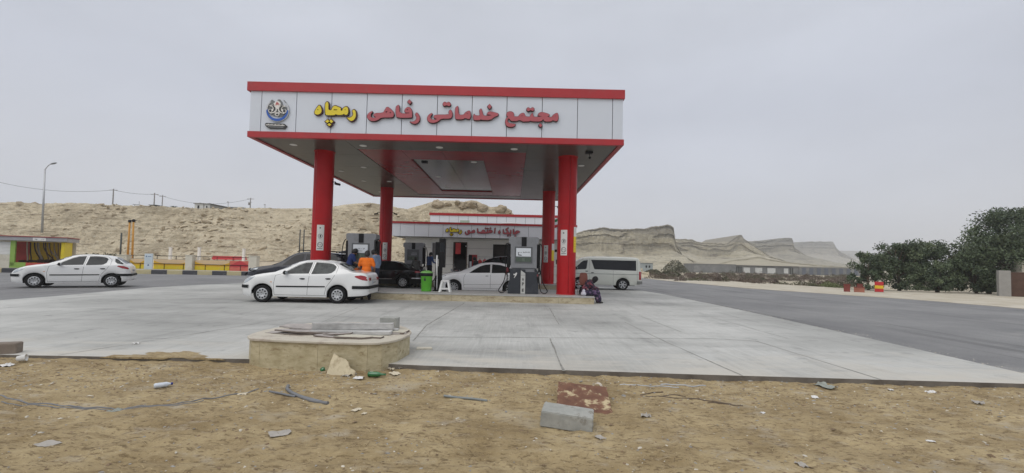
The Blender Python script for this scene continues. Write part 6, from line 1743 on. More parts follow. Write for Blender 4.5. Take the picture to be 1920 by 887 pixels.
for i in range(420):
    t_ = random.random() ** 1.2
    y = 40 + 62 * t_; u = random.uniform(1215 + 40 * (t_ > .5), 1600)
    if y < 46 and u < 1330: continue
    x = (u - 960) / 850 * y
    if x < 16.5 + (y > 60) * 4 - (y - 40) * .02: continue
    q = noise.noise(Vector((x * .13, y * .11, 0)))
    if q < -.18: continue
    hh = random.uniform(.25, .80) * (1 + 1.1 * q); front = y < 46 + (u - 1250) * -.01
    mi = 2 if front and random.random() < .55 else random.choice((0, 1, 1, 1))
    tuft(mb, x, y, -.16, random.uniform(.5, 1.7), hh, mi, 260, .11)
for (u, y, r, h) in ((1266, 118, 4.2, 3.4), (1275, 112, 2.5, 1.8), (1258, 70, 2.2, 1.1), (1225, 78, 2.5, 1.0)):
    tuft(mb, (u - 960) / 850 * y, y, -.16, r, h, 0, 900, .38)
for (u, y) in ((578, 49), (590, 50), (90, 52), (100, 52), (170, 50), (180, 51), (200, 50), (215, 51)):
    tuft(mb, (u - 960) / 850 * y, y, .25, 1.4, 1.3, 0, 300, .2)
tag(mb.build('scrub', M_scr), 'low olive and brown desert scrub beyond the road and at the hill foot', 'scrub', kind='stuff')

# unfinished grey block row
M_blk = pm('concrete_block_grey', (.17, .175, .175), .9, var=.15, scale=.5, wear=((.26, .26, .25), .4, .5, .7))
rb = thing('block_building', 'long grey unfinished block building with three white doors below the cliffs', 'building', (75, 127, 0))
mb = MB()
X = lambda u: at(u, 505, 127).x - 75
mb.bx(X(1302), X(1380), 0, 8, -.2, 1.75 + .5, 0); mb.bx(X(1380) + .02, X(1500), .6, 8, -.2, 2.1); mb.bx(X(1500) + .02, X(1625), .3, 8, -.2, 2.0)
W_ = W_
mb.build('wall', M_blk, rb)
for k, (u0, u1) in enumerate(((1396, 1408), (1418, 1431), (1441, 1456), (1472, 1480))):
    MB().bx(X(u0), X(u1), .50, .58, .05, 1.55).build('door', M_cabw, rb)
for u0 in (1382, 1386, 1390, 1483, 1487): MB().bx(X(u0), X(u0 + 2.4), .50, .58, .0, 1.7).build('opening', M_cabd, rb)
for u0 in range(1505, 1620, 14): MB().bx(X(u0), X(u0 + 7), .2, .28, .0, 1.8).build('blue_shutter', pm('shutter_blue', (.105, .12, .15), .7), rb)
MB().bx(X(1302) - .1, X(1380), -.1, 8, 2.26, 2.35).bx(X(1380), X(1625), .1, 8, 2.11, 2.2).build('roof_edge', M_cabg, rb)
rc = thing('hut', 'small pale blue hut with two dark windows behind the van', 'hut', (at(1203, 508, 122).x, 122, -.1))
w_ = at(1224, 508, 122).x - at(1203, 508, 122).x
MB().bx(0, w_, 0, 3, 0, 2.2).build('wall', pm('hut_blue', (.30, .34, .35), .8), rc); MB().bx(w_ * .35, w_ * .5, -.03, 0, 1.0, 1.6).build('window', M_tint, rc); MB().bx(w_ * .62, w_ * .77, -.03, 0, 1.0, 1.6).build('window', M_tint, rc); MB().bx(-.1, w_ + .1, -.2, 3.1, 2.2, 2.3).build('roof', M_cabg, rc)

# roadside drums and boxes
db = thing('striped_box', 'red and yellow striped box standing at the road edge before the trees', 'box', (25.75, 31.8, 0), R(-38))
mb = MB(); mb.bx(-.24, .24, -.2, .2, 0, .25, 0, .01); mb.bx(-.24, .24, -.2, .2, .252, .47, 1, .01); mb.bx(-.24, .24, -.2, .2, .472, .72, 0, .01); mb.build('box_body', [pm('stripe_red', (.50, .02, .025), .5), pm('stripe_yellow', (.75, .50, .02), .5)], db)
mb = MB(); mb.bx(-.28, .28, -.24, .24, -.02, .03); mb.build('base', M_cabg, db)
for (u, v, w_, h, lb) in ((1588, 547, .36, .50, 'dark red metal crate standing left of the low brick red one'), (1611, 548, .58, .32, 'low wide brick red crate beside the trees'), (1613, 544, .40, .45, 'dark red crate behind the low brick red one')):
    g_ = gz(u, v); M_cr = pm('crate_red', (.20, .045, .035), .8, var=.2, scale=3); M_cr2 = pm('crate_brick', (.32, .12, .08), .8, var=.2, scale=3)
    t = thing('metal_crate', lb, 'crate', (g_.x, g_.y, 0), R(-37)); mb = MB(); mb.prism(rect(-w_ / 2, w_ / 2, 0, h), lambda a, b, d: (a, -d, b), -.18, .18, 0); mb.build('crate_body', M_cr2 if 'low wide' in lb else M_cr, t, bevel=.015)
    mb = MB(); ring(mb, -w_ / 2 - .02, w_ / 2 + .02, -.20, .20, .04, h, h + .03); mb.build('rim', M_cr, t)
pl_ = thing('brick_pillar', 'grey and brown masonry pillar under the largest tree', 'pillar', (32.75, 30.2, 0), R(-35))
mb = MB(); mb.bx(-.28, .28, -.28, .28, 0, 1.7, 0, .01); mb.build('plastered_post', pm('pillar_grey', (.30, .29, .27), .85), pl_); mb = MB(); mb.bx(.30, 1.15, -.05, .22, 0, 1.6, 0, .01); mb.build('brick_wall', pm('brick_brown', (.09, .05, .035), .9, var=.2), pl_)
o = MB().bx(0, 6, 0, 4, 0, 2.4, 0, .02).build('white_wall', M_cream); o.location = (34.9, 31.0, 0); o.rotation_euler = (0, 0, R(-30)); tag(o, 'cream boundary wall at the right edge of the photo', 'wall')
o = MB().bx(-.3, .3, -.2, .2, 0, .4, 0, .02).build('carton', pm('carton_tan', (.42, .32, .18), .85)); o.location = (34.2, 29.6, 0); tag(o, 'tan carton on the ground at the foot of the masonry pillar', 'carton')

mb = MB()
for (cx, cy, a_, b_, hh) in ((-5.05, 6.72, .75, .40, .005),):
    G = []
    for i in range(22):
        row = []
        for j in range(22):
            u, v = i / 21 * 2 - 1, j / 21 * 2 - 1; x = cx + u * a_ * 1.2; y = max(6.635 if x < -5 else 6.67, cy + v * b_ * 1.2)
            q = 1 - math.hypot(u, v) * 1.15 + .5 * noise.noise(Vector((x * 4, y * 5, 3))) + .25 * noise.noise(Vector((x * 14, y * 14, 3)))
            row.append((x, y, max(-.02, min(1, q) * hh) if q > 0 else -.02))
        G.append(row)
    mb.grid(G, flip=True)
tag(mb.build('sand_drift', M_dirt), 'brown sand drifted over the front edge of the concrete', 'sand', kind='stuff')
# sand grains and grit gathered along the slab and road edges
mb = MB(); random.seed(77)
for i in range(420):
    y = random.uniform(6.9, 24); x = interp(rgt, 0) * 0 + interp([(b, a) for a, b in rgt[:4]], y) + random.gauss(.05, .09) + .10 * noise.noise(Vector((y * .5, 0, 1))); r_ = random.choice((.004, .006, .008, .014)) * random.uniform(.7, 1.4)
    mb.add([(x - r_, y, .0), (x, y - r_, .0), (x + r_ * 1.4, y, .0), (x, y + r_, .0), (x, y, r_ * .5)], [(0, 1, 4), (1, 2, 4), (2, 3, 4), (3, 0, 4)], random.choice((0, 0, 1)))
tag(mb.build('edge_grit', M_peb), 'pale grit lying along the joint of concrete and asphalt', 'grit', kind='stuff')

# ------------------------------------------------------------------ trees
M_leaf = []
for i, c in enumerate(((.060, .088, .044), (.085, .118, .058), (.130, .165, .085), (.046, .068, .038))):
    m = pm('leaf_%d' % i, c, .65, var=.3, scale=1.5); M_leaf.append(m)
    bb = m.node_tree.nodes['Principled BSDF']
M_bark = pm('bark', (.12, .09, .065), .95, var=.25, scale=6, bump=.01, bscale=14)


def tree(name, label, x, y, h, rx, ry, seed, nleaf, ls, lo=.05, clumps=46, lean=0):
    rnd = random.Random(seed); t = thing(name, label, 'tree', (x, y, 0), 0, 'trees at the right edge')
    mb = MB()
    limbs = []
    mb.tube([(0, 0, -.2), (.05 * lean, 0, h * .12), (.15 * lean, .05, h * .28), (.2 * lean, 0, h * .5), (.3 * lean, 0, h * .75)], [.22 * h / 6, .17 * h / 6, .13 * h / 6, .08 * h / 6, .03], 9)
    for k in range(11):
        a = rnd.uniform(0, 2 * PI); z0 = h * rnd.uniform(.08, .5); e = Vector((math.cos(a) * rx * rnd.uniform(.5, .9), math.sin(a) * ry * rnd.uniform(.5, .9), h * rnd.uniform(.35, .92)))
        s0 = Vector((.1 * lean, 0, z0)); m1 = s0.lerp(e, .5) + Vector((rnd.uniform(-.2, .2), rnd.uniform(-.2, .2), rnd.uniform(.0, .25) * h * .2))
        mb.tube([s0, m1, e], [.07 * h / 6, .045 * h / 6, .015], 6); limbs.append(e)
    mb.build('trunk', M_bark, t)
    mb = MB(); cs = []
    for k in range(clumps):
        if k < len(limbs): c = limbs[k]
        else:
            a = rnd.uniform(0, 2 * PI); e = rnd.uniform(lo, .95); wid = math.sin(PI * min(1, (e * .80 + .18))) ** .6
            q = rnd.random() ** .45; c = Vector((math.cos(a) * rx * q * wid, math.sin(a) * ry * q * wid, h * e))
        cs.append((c, rnd.uniform(.30, .62) * rx * .55, rnd.choice((0, 0, 1, 1, 2, 3))))
    for i in range(nleaf):
        c, r, mi = rnd.choice(cs)
        d = Vector((rnd.gauss(0, 1), rnd.gauss(0, 1), rnd.gauss(0, .8))); d = d.normalized() * r * rnd.random() ** .45 * rnd.uniform(.7, 1.15)
        p = c + d
        if p.z < .12 or p.z > h * 1.03: continue
        if rnd.random() < .25: mi = rnd.choice((0, 1, 2, 3))
        droop = Vector((rnd.uniform(-1, 1), rnd.uniform(-1, 1), rnd.uniform(-1.1, .5))).normalized() * ls * rnd.uniform(.7, 1.5)
        sd_ = droop.cross(Vector((rnd.uniform(-1, 1), rnd.uniform(-1, 1), rnd.uniform(-1, 1)))).normalized() * ls * .30
        if noise.noise(Vector((p.x * 1.6 + seed * 9, p.y * 1.6, p.z * 1.9))) < -.36: continue
        mb.add([p - droop * .5, p + sd_, p + droop * .5, p - sd_], [(0, 1, 2, 3)], mi)
    mb.build('crown', M_leaf, t)


tree('bushy_tree', 'small bushy tree leftmost of the group, behind the striped box', 27.2, 34.6, 2.95, 1.25, 1.3, 1, 9500, .13)
tree('bushy_tree', 'tall bushy tree second from the left in the group', 29.9, 35.0, 3.85, 1.75, 1.7, 2, 16000, .14, clumps=60)
tree('bushy_tree', 'round dark tree in the middle of the group', 33.2, 35.4, 3.95, 2.2, 1.9, 3, 19000, .14, clumps=66)
tree('bushy_tree', 'low dark bush filling the gap before the round tree', 31.6, 33.6, 2.3, 1.5, 1.2, 6, 9000, .13)
tree('feathery_tree', 'largest feathery tree reaching out of the right edge', 36.6, 32.6, 6.2, 3.5, 2.8, 4, 38000, .15, lo=.22, clumps=120, lean=1)
tree('bushy_tree', 'dark undergrowth tree below the feathery one', 34.0, 33.2, 3.1, 1.7, 1.4, 7, 12000, .14)
tree('bushy_tree', 'shadowy tree behind the masonry pillar', 38.4, 36.5, 4.6, 2.8, 2.0, 8, 16000, .16)
# palm like tuft on the crest
p = at(326, 391, 93); t = thing('small_palm', 'small dark bush like palm on the hill crest', 'tree', (p.x, 93, p.z - .3))
mb = MB()
for k in range(26):
    a = 2 * PI * k / 26; e = random.uniform(.3, 1.2); d = Vector((math.cos(a), math.sin(a), 0)); s_ = d.cross(Vector((0, 0, 1))) * .10
    pts = [Vector((0, 0, .2)), d * .45 + Vector((0, 0, .35 + .45 * e)), d * .95 + Vector((0, 0, .2 + .45 * e))]
    mb.add([pts[0] - s_ * .5, pts[0] + s_ * .5, pts[1] + s_, pts[1] - s_, pts[2]], [(0, 1, 2, 3), (3, 2, 4)], 0)
mb.build('crown', M_leaf[3], t); mb = MB(); mb.tube([(0, 0, -.5), (0, 0, .35)], .12, 8); mb.build('trunk', M_bark, t)

# ================================================================== FOREGROUND OBJECTS
def ground_at(x, y): return dirt_h(x, y)


# planter
ring_pts = [(-3.90, 6.78), (-3.72, 6.52), (-3.56, 6.47), (-2.69, 6.38), (-1.98, 6.36), (-1.78, 6.44), (-1.62, 6.74), (-1.56, 7.30), (-1.72, 7.80), (-2.05, 8.25), (-2.6, 8.42), (-3.32, 8.40), (-3.72, 8.02), (-3.93, 7.35)]
pt = thing('stone_planter', 'low rounded stone clad planter base with broken tiles on top', 'planter', (-2.75, 7.3, 0))
body_pts = offset_poly(ring_pts, -.035)
mb = MB(); n = len(body_pts)
Cx, Cy = -2.75, 7.3
for i in range(n):
    a, b = body_pts[i], body_pts[(i + 1) % n]; L0 = math.dist(a, b); k = max(1, round(L0 / .85))
    for j in range(k):
        p = (a[0] + (b[0] - a[0]) * j / k - Cx, a[1] + (b[1] - a[1]) * j / k - Cy); q = (a[0] + (b[0] - a[0]) * (j + 1) / k - Cx, a[1] + (b[1] - a[1]) * (j + 1) / k - Cy)
        d = (Vector(q) - Vector(p)).normalized(); nn = Vector((-d.y, d.x)) * .025; g_ = d * .002
        P = [Vector(p) + g_, Vector(q) - g_, Vector(q) - g_ + nn, Vector(p) + g_ + nn]
        mb.prism([tuple(v) for v in P], lambda u, v, t: (u, v, t), -.16, .298, 0)
M_trav2 = pm('planter_stone', (.34, .285, .165), .6, col2=(.50, .44, .29), scale=5.5, stretch=(1, 1, 2.0), thr=(.33, .60), wear=((.24, .18, .09), 6, .55, .68), bump=.003, bscale=22)
mb.build('stone_side', M_trav2, pt, recalc=True)
mb = MB(); core = [(x - Cx, y - Cy) for x, y in offset_poly(ring_pts, -.05)]; mb.prism(core, lambda u, v, t: (u, v, t), -.16, .29, 0); mb.build('core', M_joint, pt)
mb = MB(); rim_ = chaikin([(x - Cx, y - Cy) for x, y in ring_pts], 1, True); inn = offset_poly(rim_, -.30)
mb.prism(rim_, lambda u, v, t: (u, v, t), .30, .335, 0); M_rim = pm('planter_rim', (.50, .46, .38), .6, var=.07, scale=3, wear=((.30, .24, .20), 4, .52, .72)); mb.build('rim_slab', M_rim, pt, bevel=.008)


def slab(name, label, cat, x, y, z, poly, th, rz, m, rx=0, ry=0, group=None, jag=.006, edge=None):
    mb = MB(); P = []
    m_ = len(poly)
    for i in range(m_):
        a, b = poly[i], poly[(i + 1) % m_]; k = max(1, int(math.dist(a, b) / .04))
        for j in range(k): q = (a[0] + (b[0] - a[0]) * j / k, a[1] + (b[1] - a[1]) * j / k); P.append((q[0] + random.uniform(-jag, jag), q[1] + random.uniform(-jag, jag)))
    mb.prism(P, lambda u, v, t: (u, v, t), 0, th, 0, (), 1 if edge else None)
    o = mb.build(name, [m, edge] if edge else m); o.location = (x, y, z); o.rotation_euler = (rx, ry, rz)
    return tag(o, label, cat, group)


M_tile = pm('tile_cream', (.56, .53, .44), .5, var=.06, scale=5, wear=((.36, .32, .25), 6, .52, .72)); M_tileb = pm('tile_back_grey', (.36, .33, .31), .85, var=.2, scale=8); M_tedge = pm('tile_edge_brown', (.16, .13, .11), .85)
M_beam = pm('mortar_crusted_beam', (.30, .295, .285), .9, col2=(.52, .515, .50), scale=7, stretch=(.4, 1, 1), bump=.006, bscale=30, thr=(.35, .65))
M_blockc = pm('concrete_block', (.27, .275, .255), .9, col2=(.385, .385, .355), scale=6, bump=.004, bscale=60, wear=((.17, .15, .12), 8, .55, .7))
zt = .336
random.seed(8)
slab('broken_tile', 'large pale tile slab lying at the left rear of the planter', 'tile', -3.05, 7.72, zt, [(-.42, -.22), (.05, -.34), (.50, -.12), (.46, .22), (-.20, .26)], .022, R(4), M_tile, R(1), R(-3), edge=M_tedge)
slab('broken_tile', 'pinkish worn slab on the left pile, topmost', 'tile', -3.22, 7.26, zt + .055, [(-.38, -.12), (.10, -.20), (.42, -.08), (.36, .14), (-.10, .20), (-.34, .08)], .02, R(8), M_tileb, R(2), R(4), jag=.012)
slab('broken_tile', 'dark grey slab at the bottom of the left pile', 'tile', -3.30, 7.08, zt + .0, [(-.45, -.10), (.0, -.22), (.55, -.14), (.50, .12), (.0, .22), (-.40, .10)], .02, R(-2), M_tileb, R(1), R(-2), jag=.014, edge=M_tedge)
slab('broken_tile', 'dark grey slab second from the bottom of the left pile', 'tile', -3.12, 7.05, zt + .026, [(-.48, -.06), (-.1, -.20), (.50, -.14), (.46, .10), (-.30, .14)], .02, R(5), M_tileb, R(-2), R(2), jag=.016, edge=M_tedge)
slab('broken_tile', 'cream broken tile leaning out of the rear of the left pile', 'tile', -3.42, 7.55, zt + .03, [(-.18, -.10), (.22, -.14), (.26, .10), (-.10, .16)], .02, R(20), M_tile, R(-5), R(5), edge=M_tedge)
slab('broken_tile', 'small dark shard poking from under the beams at the front', 'tile', -2.72, 6.80, zt, [(-.18, -.08), (.16, -.10), (.22, .06), (-.10, .10)], .02, R(-8), M_tileb, 0, R(3), edge=M_tedge, jag=.01)
slab('broken_tile', 'second dark shard lying over the first at the planter front', 'tile', -2.58, 6.86, zt + .022, [(-.20, -.07), (.18, -.05), (.20, .07), (-.14, .09)], .018, R(6), M_tileb, R(-2), R(-3), edge=M_tedge, jag=.012)
slab('broken_tile', 'cream six sided tile in the middle of the planter front edge', 'tile', -2.30, 6.74, zt + .004, [(-.26, -.10), (.14, -.13), (.27, -.05), (.28, .10), (-.12, .13)], .026, R(3), M_tile, 0, R(1), edge=M_tedge)
slab('broken_tile', 'small cream tile right of the six sided one', 'tile', -1.99, 6.78, zt, [(-.11, -.06), (.11, -.07), (.10, .07), (-.12, .06)], .024, R(-6), M_tile, edge=M_tedge, jag=.004)
slab('broken_tile', 'pale tile lying on the right end of the planter', 'tile', -1.78, 7.30, zt, [(-.22, -.12), (.10, -.18), (.16, .14), (-.20, .16)], .03, R(6), M_tile, edge=M_tedge)


def beam(label, a, b, z, w_, h, m=None, name='concrete_beam'):
    a = Vector(a); b = Vector(b); d = b - a; L0 = d.length; mb = MB(); nx = 26
    G = []
    for i in range(nx + 1):
        x = -L0 / 2 + L0 * i / nx; j = lambda k: .006 * noise.noise(Vector((x * 6, k * 3.1, z * 9)))
        G.append([(x, -w_ / 2 + j(1), 0 + j(2)), (x, -w_ / 2 + j(3), h + j(4)), (x, w_ / 2 + j(5), h + j(6)), (x, w_ / 2 + j(7), 0 + j(8)), (x, -w_ / 2 + j(1), 0 + j(2))])
    mb.grid(G, 0, False); mb.add(G[0][:4], [(0, 1, 2, 3)]); mb.add(G[-1][:4], [(3, 2, 1, 0)])
    o = mb.build(name, m or M_beam, recalc=True, bevel=.004); o.location = ((a.x + b.x) / 2, (a.y + b.y) / 2, z); o.rotation_euler = (0, 0, math.atan2(d.y, d.x)); return tag(o, label, 'beam')


beam('lowest front beam of the grey stack on the planter', (-3.06, 7.02), (-1.84, 7.10), zt + .005, .16, .05)
beam('thick grey beam on top of the stack at the planter front', (-3.08, 7.14), (-1.86, 7.27), zt + .058, .13, .095)
beam('thin grey board under the rear of the beam stack', (-2.85, 7.24), (-1.80, 7.36), zt + .002, .12, .05)
beam('thin grey beam lying behind the thick one on the planter', (-2.98, 7.46), (-2.06, 7.52), zt + .06, .09, .05)
beam('narrow board supporting the rear beam', (-2.70, 7.50), (-2.05, 7.56), zt, .12, .055)
beam('dark flat board sticking out at the planter right', (-1.98, 7.12), (-1.64, 7.22), zt + .002, .10, .02, M_tileb, 'board')
o = MB().bx(-.14, .14, -.10, .10, 0, .20, 0, .012).build('concrete_block', M_blockc); o.location = (-2.02, 7.66, zt); o.rotation_euler = (0, 0, R(-4)); tag(o, 'small upright concrete block at the rear right of the planter', 'block')
slab('flat_stone', 'pale flat tile on the concrete right of the planter', 'tile', -1.45, 7.75, .002, [(-.12, -.08), (.14, -.06), (.12, .08), (-.12, .08)], .02, R(10), M_tile)

# leaning travertine shard
mb = MB(); sh = [(-.20, 0), (.20, -.02), (.205, .075), (.16, .10), (.10, .13), (.06, .20), (.02, .235), (-.08, .255), (-.165, .30), (-.19, .20)]
P = []
for i in range(len(sh)):
    a, b = sh[i], sh[(i + 1) % len(sh)]
    for j in range(3): P.append((a[0] + (b[0] - a[0]) * j / 3 + random.uniform(-.004, .004), a[1] + (b[1] - a[1]) * j / 3 + random.uniform(-.004, .004)))
mb.prism(P, lambda u, v, t: (u, -t, v), 0, .022, 0); o = mb.build('stone_shard', pm('shard_stone', (.54, .47, .32), .7, var=.12, scale=6, wear=((.28, .21, .12), 8, .5, .7))); o.location = (-2.28, 6.22, ground_at(-2.28, 6.22) - .02); o.rotation_euler = (R(-24), 0, R(-8)); tag(o, 'broken cream stone shard leaning against the planter front', 'stone slab')

# bottles
Mgb = pm('bottle_green', (.010, .13, .035), .10, 0, .2, 6, spec=.8, coat=.5)


def bottle(label, x, y, rz, tilt, marks, L0=.24, r=.036):
    prof = [(.002, 0), (r * .8, .003), (r, .012), (r, L0 * .52), (r * .85, L0 * .62), (r * .42, L0 * .78), (r * .40, L0 * .97), (r * .48, L0 * .975), (r * .48, L0)]
    t = thing('glass_bottle', label, 'bottle', (x, y, ground_at(x, y) + r * .9)); t.rotation_euler = (R(90) + tilt, 0, rz)
    mb = MB(); mb.lathe(prof, 24, cap=False); mb.build('bottle_body', Mgb, t)
    if marks:
        M_lb = pm('label_white', (.55, .62, .55), .5); mb = MB()
        for (a0, z0, a1, z1) in ((-.5, .03, -.3, .075), (-.2, .03, .0, .04), (-.2, .05, -.0, .06), (-.2, .07, .0, .08), (.2, .03, .35, .08), (.5, .03, .7, .04), (.5, .055, .7, .065), (.8, .03, .9, .075)):
            G = [[((r + .0012) * math.sin(a0 + (a1 - a0) * i / 3 + .3), (r + .0012) * math.cos(a0 + (a1 - a0) * i / 3 + .3), z) for i in range(4)] for z in (z0, z1)]; mb.grid(G)
        mb.build('bottle_label', M_lb, t)
    return t


bottle('green glass bottle lying on its side with white lettering, right of the shard', -1.90, 6.17, R(90), 0, True)
bottle('green glass bottle standing neck down against the planter front', -2.62, 6.40, R(150), R(35), False, .15)
# concrete block and rusty plate
mb = MB(); bm = bmesh.new(); bmesh.ops.create_cube(bm, size=1); bmesh.ops.scale(bm, vec=(.50, .27, .15), verts=bm.verts); bmesh.ops.bevel(bm, geom=bm.edges[:], offset=.008, segments=2, affect='EDGES'); bmesh.ops.subdivide_edges(bm, edges=[e for e in bm.edges if e.calc_length() > .05], cuts=10, use_grid_fill=True)
for v in bm.verts:
    nn = noise.noise(v.co * 14) * .004 + noise.noise(v.co * 40) * .002
    if v.co.x > .2 and v.co.y < 0: nn += .010 * noise.noise(v.co * 30)
    v.co += v.co.normalized() * nn
bm.verts.index_update(); mb.add([v.co for v in bm.verts], [[v.index for v in f.verts] for f in bm.faces]); bm.free()
o = mb.build('kerb_block', M_blockc); o.location = (.585, 4.54, ground_at(.58, 4.5) + .075); o.rotation_euler = (R(3), R(4), R(-11)); tag(o, 'weathered grey concrete block lying on the dirt before the rusty plate', 'block')
M_rust = pm('rusty_yellow_plate', (.11, .050, .032), .9, col2=(.20, .095, .055), scale=7, wear=((.50, .41, .25), 6.0, .53, .61), bump=.003, bscale=40)
slab('rusty_plate', 'rusty steel plate with flaking yellow paint behind the concrete block', 'plate', .86, 5.20, ground_at(.86, 5.2) + .05, [(-.33, -.34), (.27, -.36), (.29, .33), (-.28, .38)], .012, R(-3), M_rust, R(11), R(2), jag=.007)
mb = MB(); mb.lathe([(.052, 0), (.045, .11), (.042, .11), (.049, 0)], 20); o = mb.build('paper_cup', pm('cup_cream', (.56, .50, .42), .7)); o.location = (1.13, 5.78, ground_at(1.13, 5.78) + .045); o.rotation_euler = (R(80), 0, R(-20)); tag(o, 'cream paper cup lying behind the rusty plate corner', 'cup')
# curb stone and cup at far left
o = MB().bx(-.50, .50, -.09, .09, 0, .20, 0, .02).build('kerb_stone_loose', pm('loose_kerb', (.20, .165, .135), .9, var=.15, scale=6, bump=.004)); o.location = (-7.72, 6.60, ground_at(-7.4, 6.5) - .01); o.rotation_euler = (0, 0, R(22)); tag(o, 'loose brown kerb stone lying at the left end of the slab', 'kerb block')
mb = MB(); mb.lathe([(.002, 0), (.055, .0), (.075, .15), (.079, .15), (.079, .155), (.071, .15), (.052, .01)], 24); o = mb.build('plastic_cup', M_white); o.scale = (.62, .62, .62); o.location = (-6.83, 6.36, ground_at(-6.83, 6.36) + .045); o.rotation_euler = (R(82), 0, R(115)); tag(o, 'white plastic tub lying beside the loose kerb stone', 'cup')
# plastic water bottle
pb = thing('plastic_bottle', 'clear white plastic bottle with blue cap lying on the dirt at left', 'bottle', (-4.12, 5.33, ground_at(-4.12, 5.33) + .035)); pb.rotation_euler = (R(88), 0, R(125)); pb.scale = (.8, .8, .8)
MB().lathe([(.002, 0), (.030, .002), (.036, .02), (.034, .06), (.036, .08), (.034, .1), (.036, .15), (.016, .19), (.014, .205)], 20).build('bottle_body', pm('pet_milky', (.55, .60, .66), .2, var=.1, scale=20), pb); MB().lathe([(.018, .200), (.018, .225), (.002, .226)], 16).build('cap', pm('cap_blue', (.02, .03, .22), .4), pb)
# cables and hoses
M_hose = pm('grey_pipe', (.16, .165, .175), .6, var=.15, scale=5)


def lie(pts, r, name, label, m=M_hose, parent=None, lift=.0):
    P = chaikin([(x, y, 0) for x, y in pts], 3); gm = lambda x, y: sum(ground_at(x + a, y + b) for a in (-.12, 0, .12) for b in (-.06, .06)) / 6; P = [(x, y, (gm(x, y) + .006 if r > .01 else ground_at(x, y)) + r * (.35 + (.8 if r < .01 else .3) * noise.noise(Vector((x * 2, y * 2, 5)))) + lift) for x, y, _ in P]
    o = MB().tube(P, r, 8).build(name, m); return tag(o, label, 'pipe')


lie([(-5.6, 5.0), (-5.08, 4.76), (-4.64, 4.69), (-4.23, 4.67), (-3.9, 4.70), (-3.61, 4.80), (-3.2, 5.15), (-2.95, 5.42)], .008, 'plastic_pipe', 'long thin grey pipe curving across the dirt at left, rear strand')
lie([(-5.2, 4.72), (-4.7, 4.64), (-4.23, 4.63), (-3.9, 4.66), (-3.55, 4.80), (-3.3, 4.98)], .006, 'plastic_pipe', 'shorter grey pipe lying beside the long one at left')
lie([(-2.70, 5.62), (-2.62, 5.42), (-2.42, 5.22), (-2.17, 5.05), (-1.95, 4.97)], .020, 'plastic_pipe', 'thicker grey curved pipe piece in the centre of the dirt')
lie([(-2.66, 5.50), (-2.50, 5.28), (-2.27, 5.14), (-2.05, 5.03)], .016, 'plastic_pipe', 'second curved pipe piece touching the thicker one')
lie([(-2.78, 5.34), (-2.62, 5.26), (-2.40, 5.17)], .013, 'plastic_pipe', 'short straight pipe stub left of the curved pipes')
lie([(-.75, 5.33), (-.5, 5.26), (-.24, 5.20)], .014, 'plastic_strip', 'blue grey strip half buried in the centre dirt', pm('strip_blue', (.20, .22, .22), .7))
lie([(1.45, 6.0), (1.7, 5.93), (1.95, 5.98), (2.2, 5.93)], .008, 'bent_wire', 'pale bent wire lying near the slab edge on the right', M_steel)
lie([(2.0, 6.05), (2.3, 6.02), (2.6, 6.06)], .010, 'bent_wire', 'grey rod lying near the slab edge on the right', M_steel)
for i, (x, y, l, a) in enumerate(((1.9, 5.55, .5, .1), (2.1, 5.45, .6, -.2), (2.35, 5.38, .45, -.3), (1.75, 5.62, .3, .3), (2.5, 5.30, .35, -.35))):
    lie([(x - l / 2, y - a * l / 2), (x, y + .03), (x + l / 2, y + a * l / 2)], .007, 'dry_branch', ('top', 'middle', 'lower', 'short upper left', 'lowest right')[i] + ' twig of the brown heap right of the rusty plate', M_bark)['category'] = 'branch'
# litter: crumpled scraps
M_lit = [pm('scrap_white', (.66, .65, .63), .6), pm('scrap_blue', (.27, .29, .26), .7), pm('scrap_cream', (.56, .50, .38), .8), pm('scrap_grey', (.36, .335, .30), .8)]


def scrap(name, label, cat, x, y, r, mi, h=.5):
    mb = MB(); G = []
    for i in range(6):
        row = []
        for j in range(6):
            a = (i / 5 - .5) * 2 * r; b = (j / 5 - .5) * 1.4 * r
            row.append((a + random.uniform(-.1, .1) * r, b + random.uniform(-.1, .1) * r, abs(noise.noise(Vector((i * .8 + x * 9, j * .8, y)))) * r * h * 1.6 + .004))
        G.append(row)
    mb.grid(G, 0, False); o = mb.build(name, M_lit[mi]); o.location = (x, y, ground_at(x, y)); o.rotation_euler = (0, 0, random.uniform(0, 3)); return tag(o, label, cat)


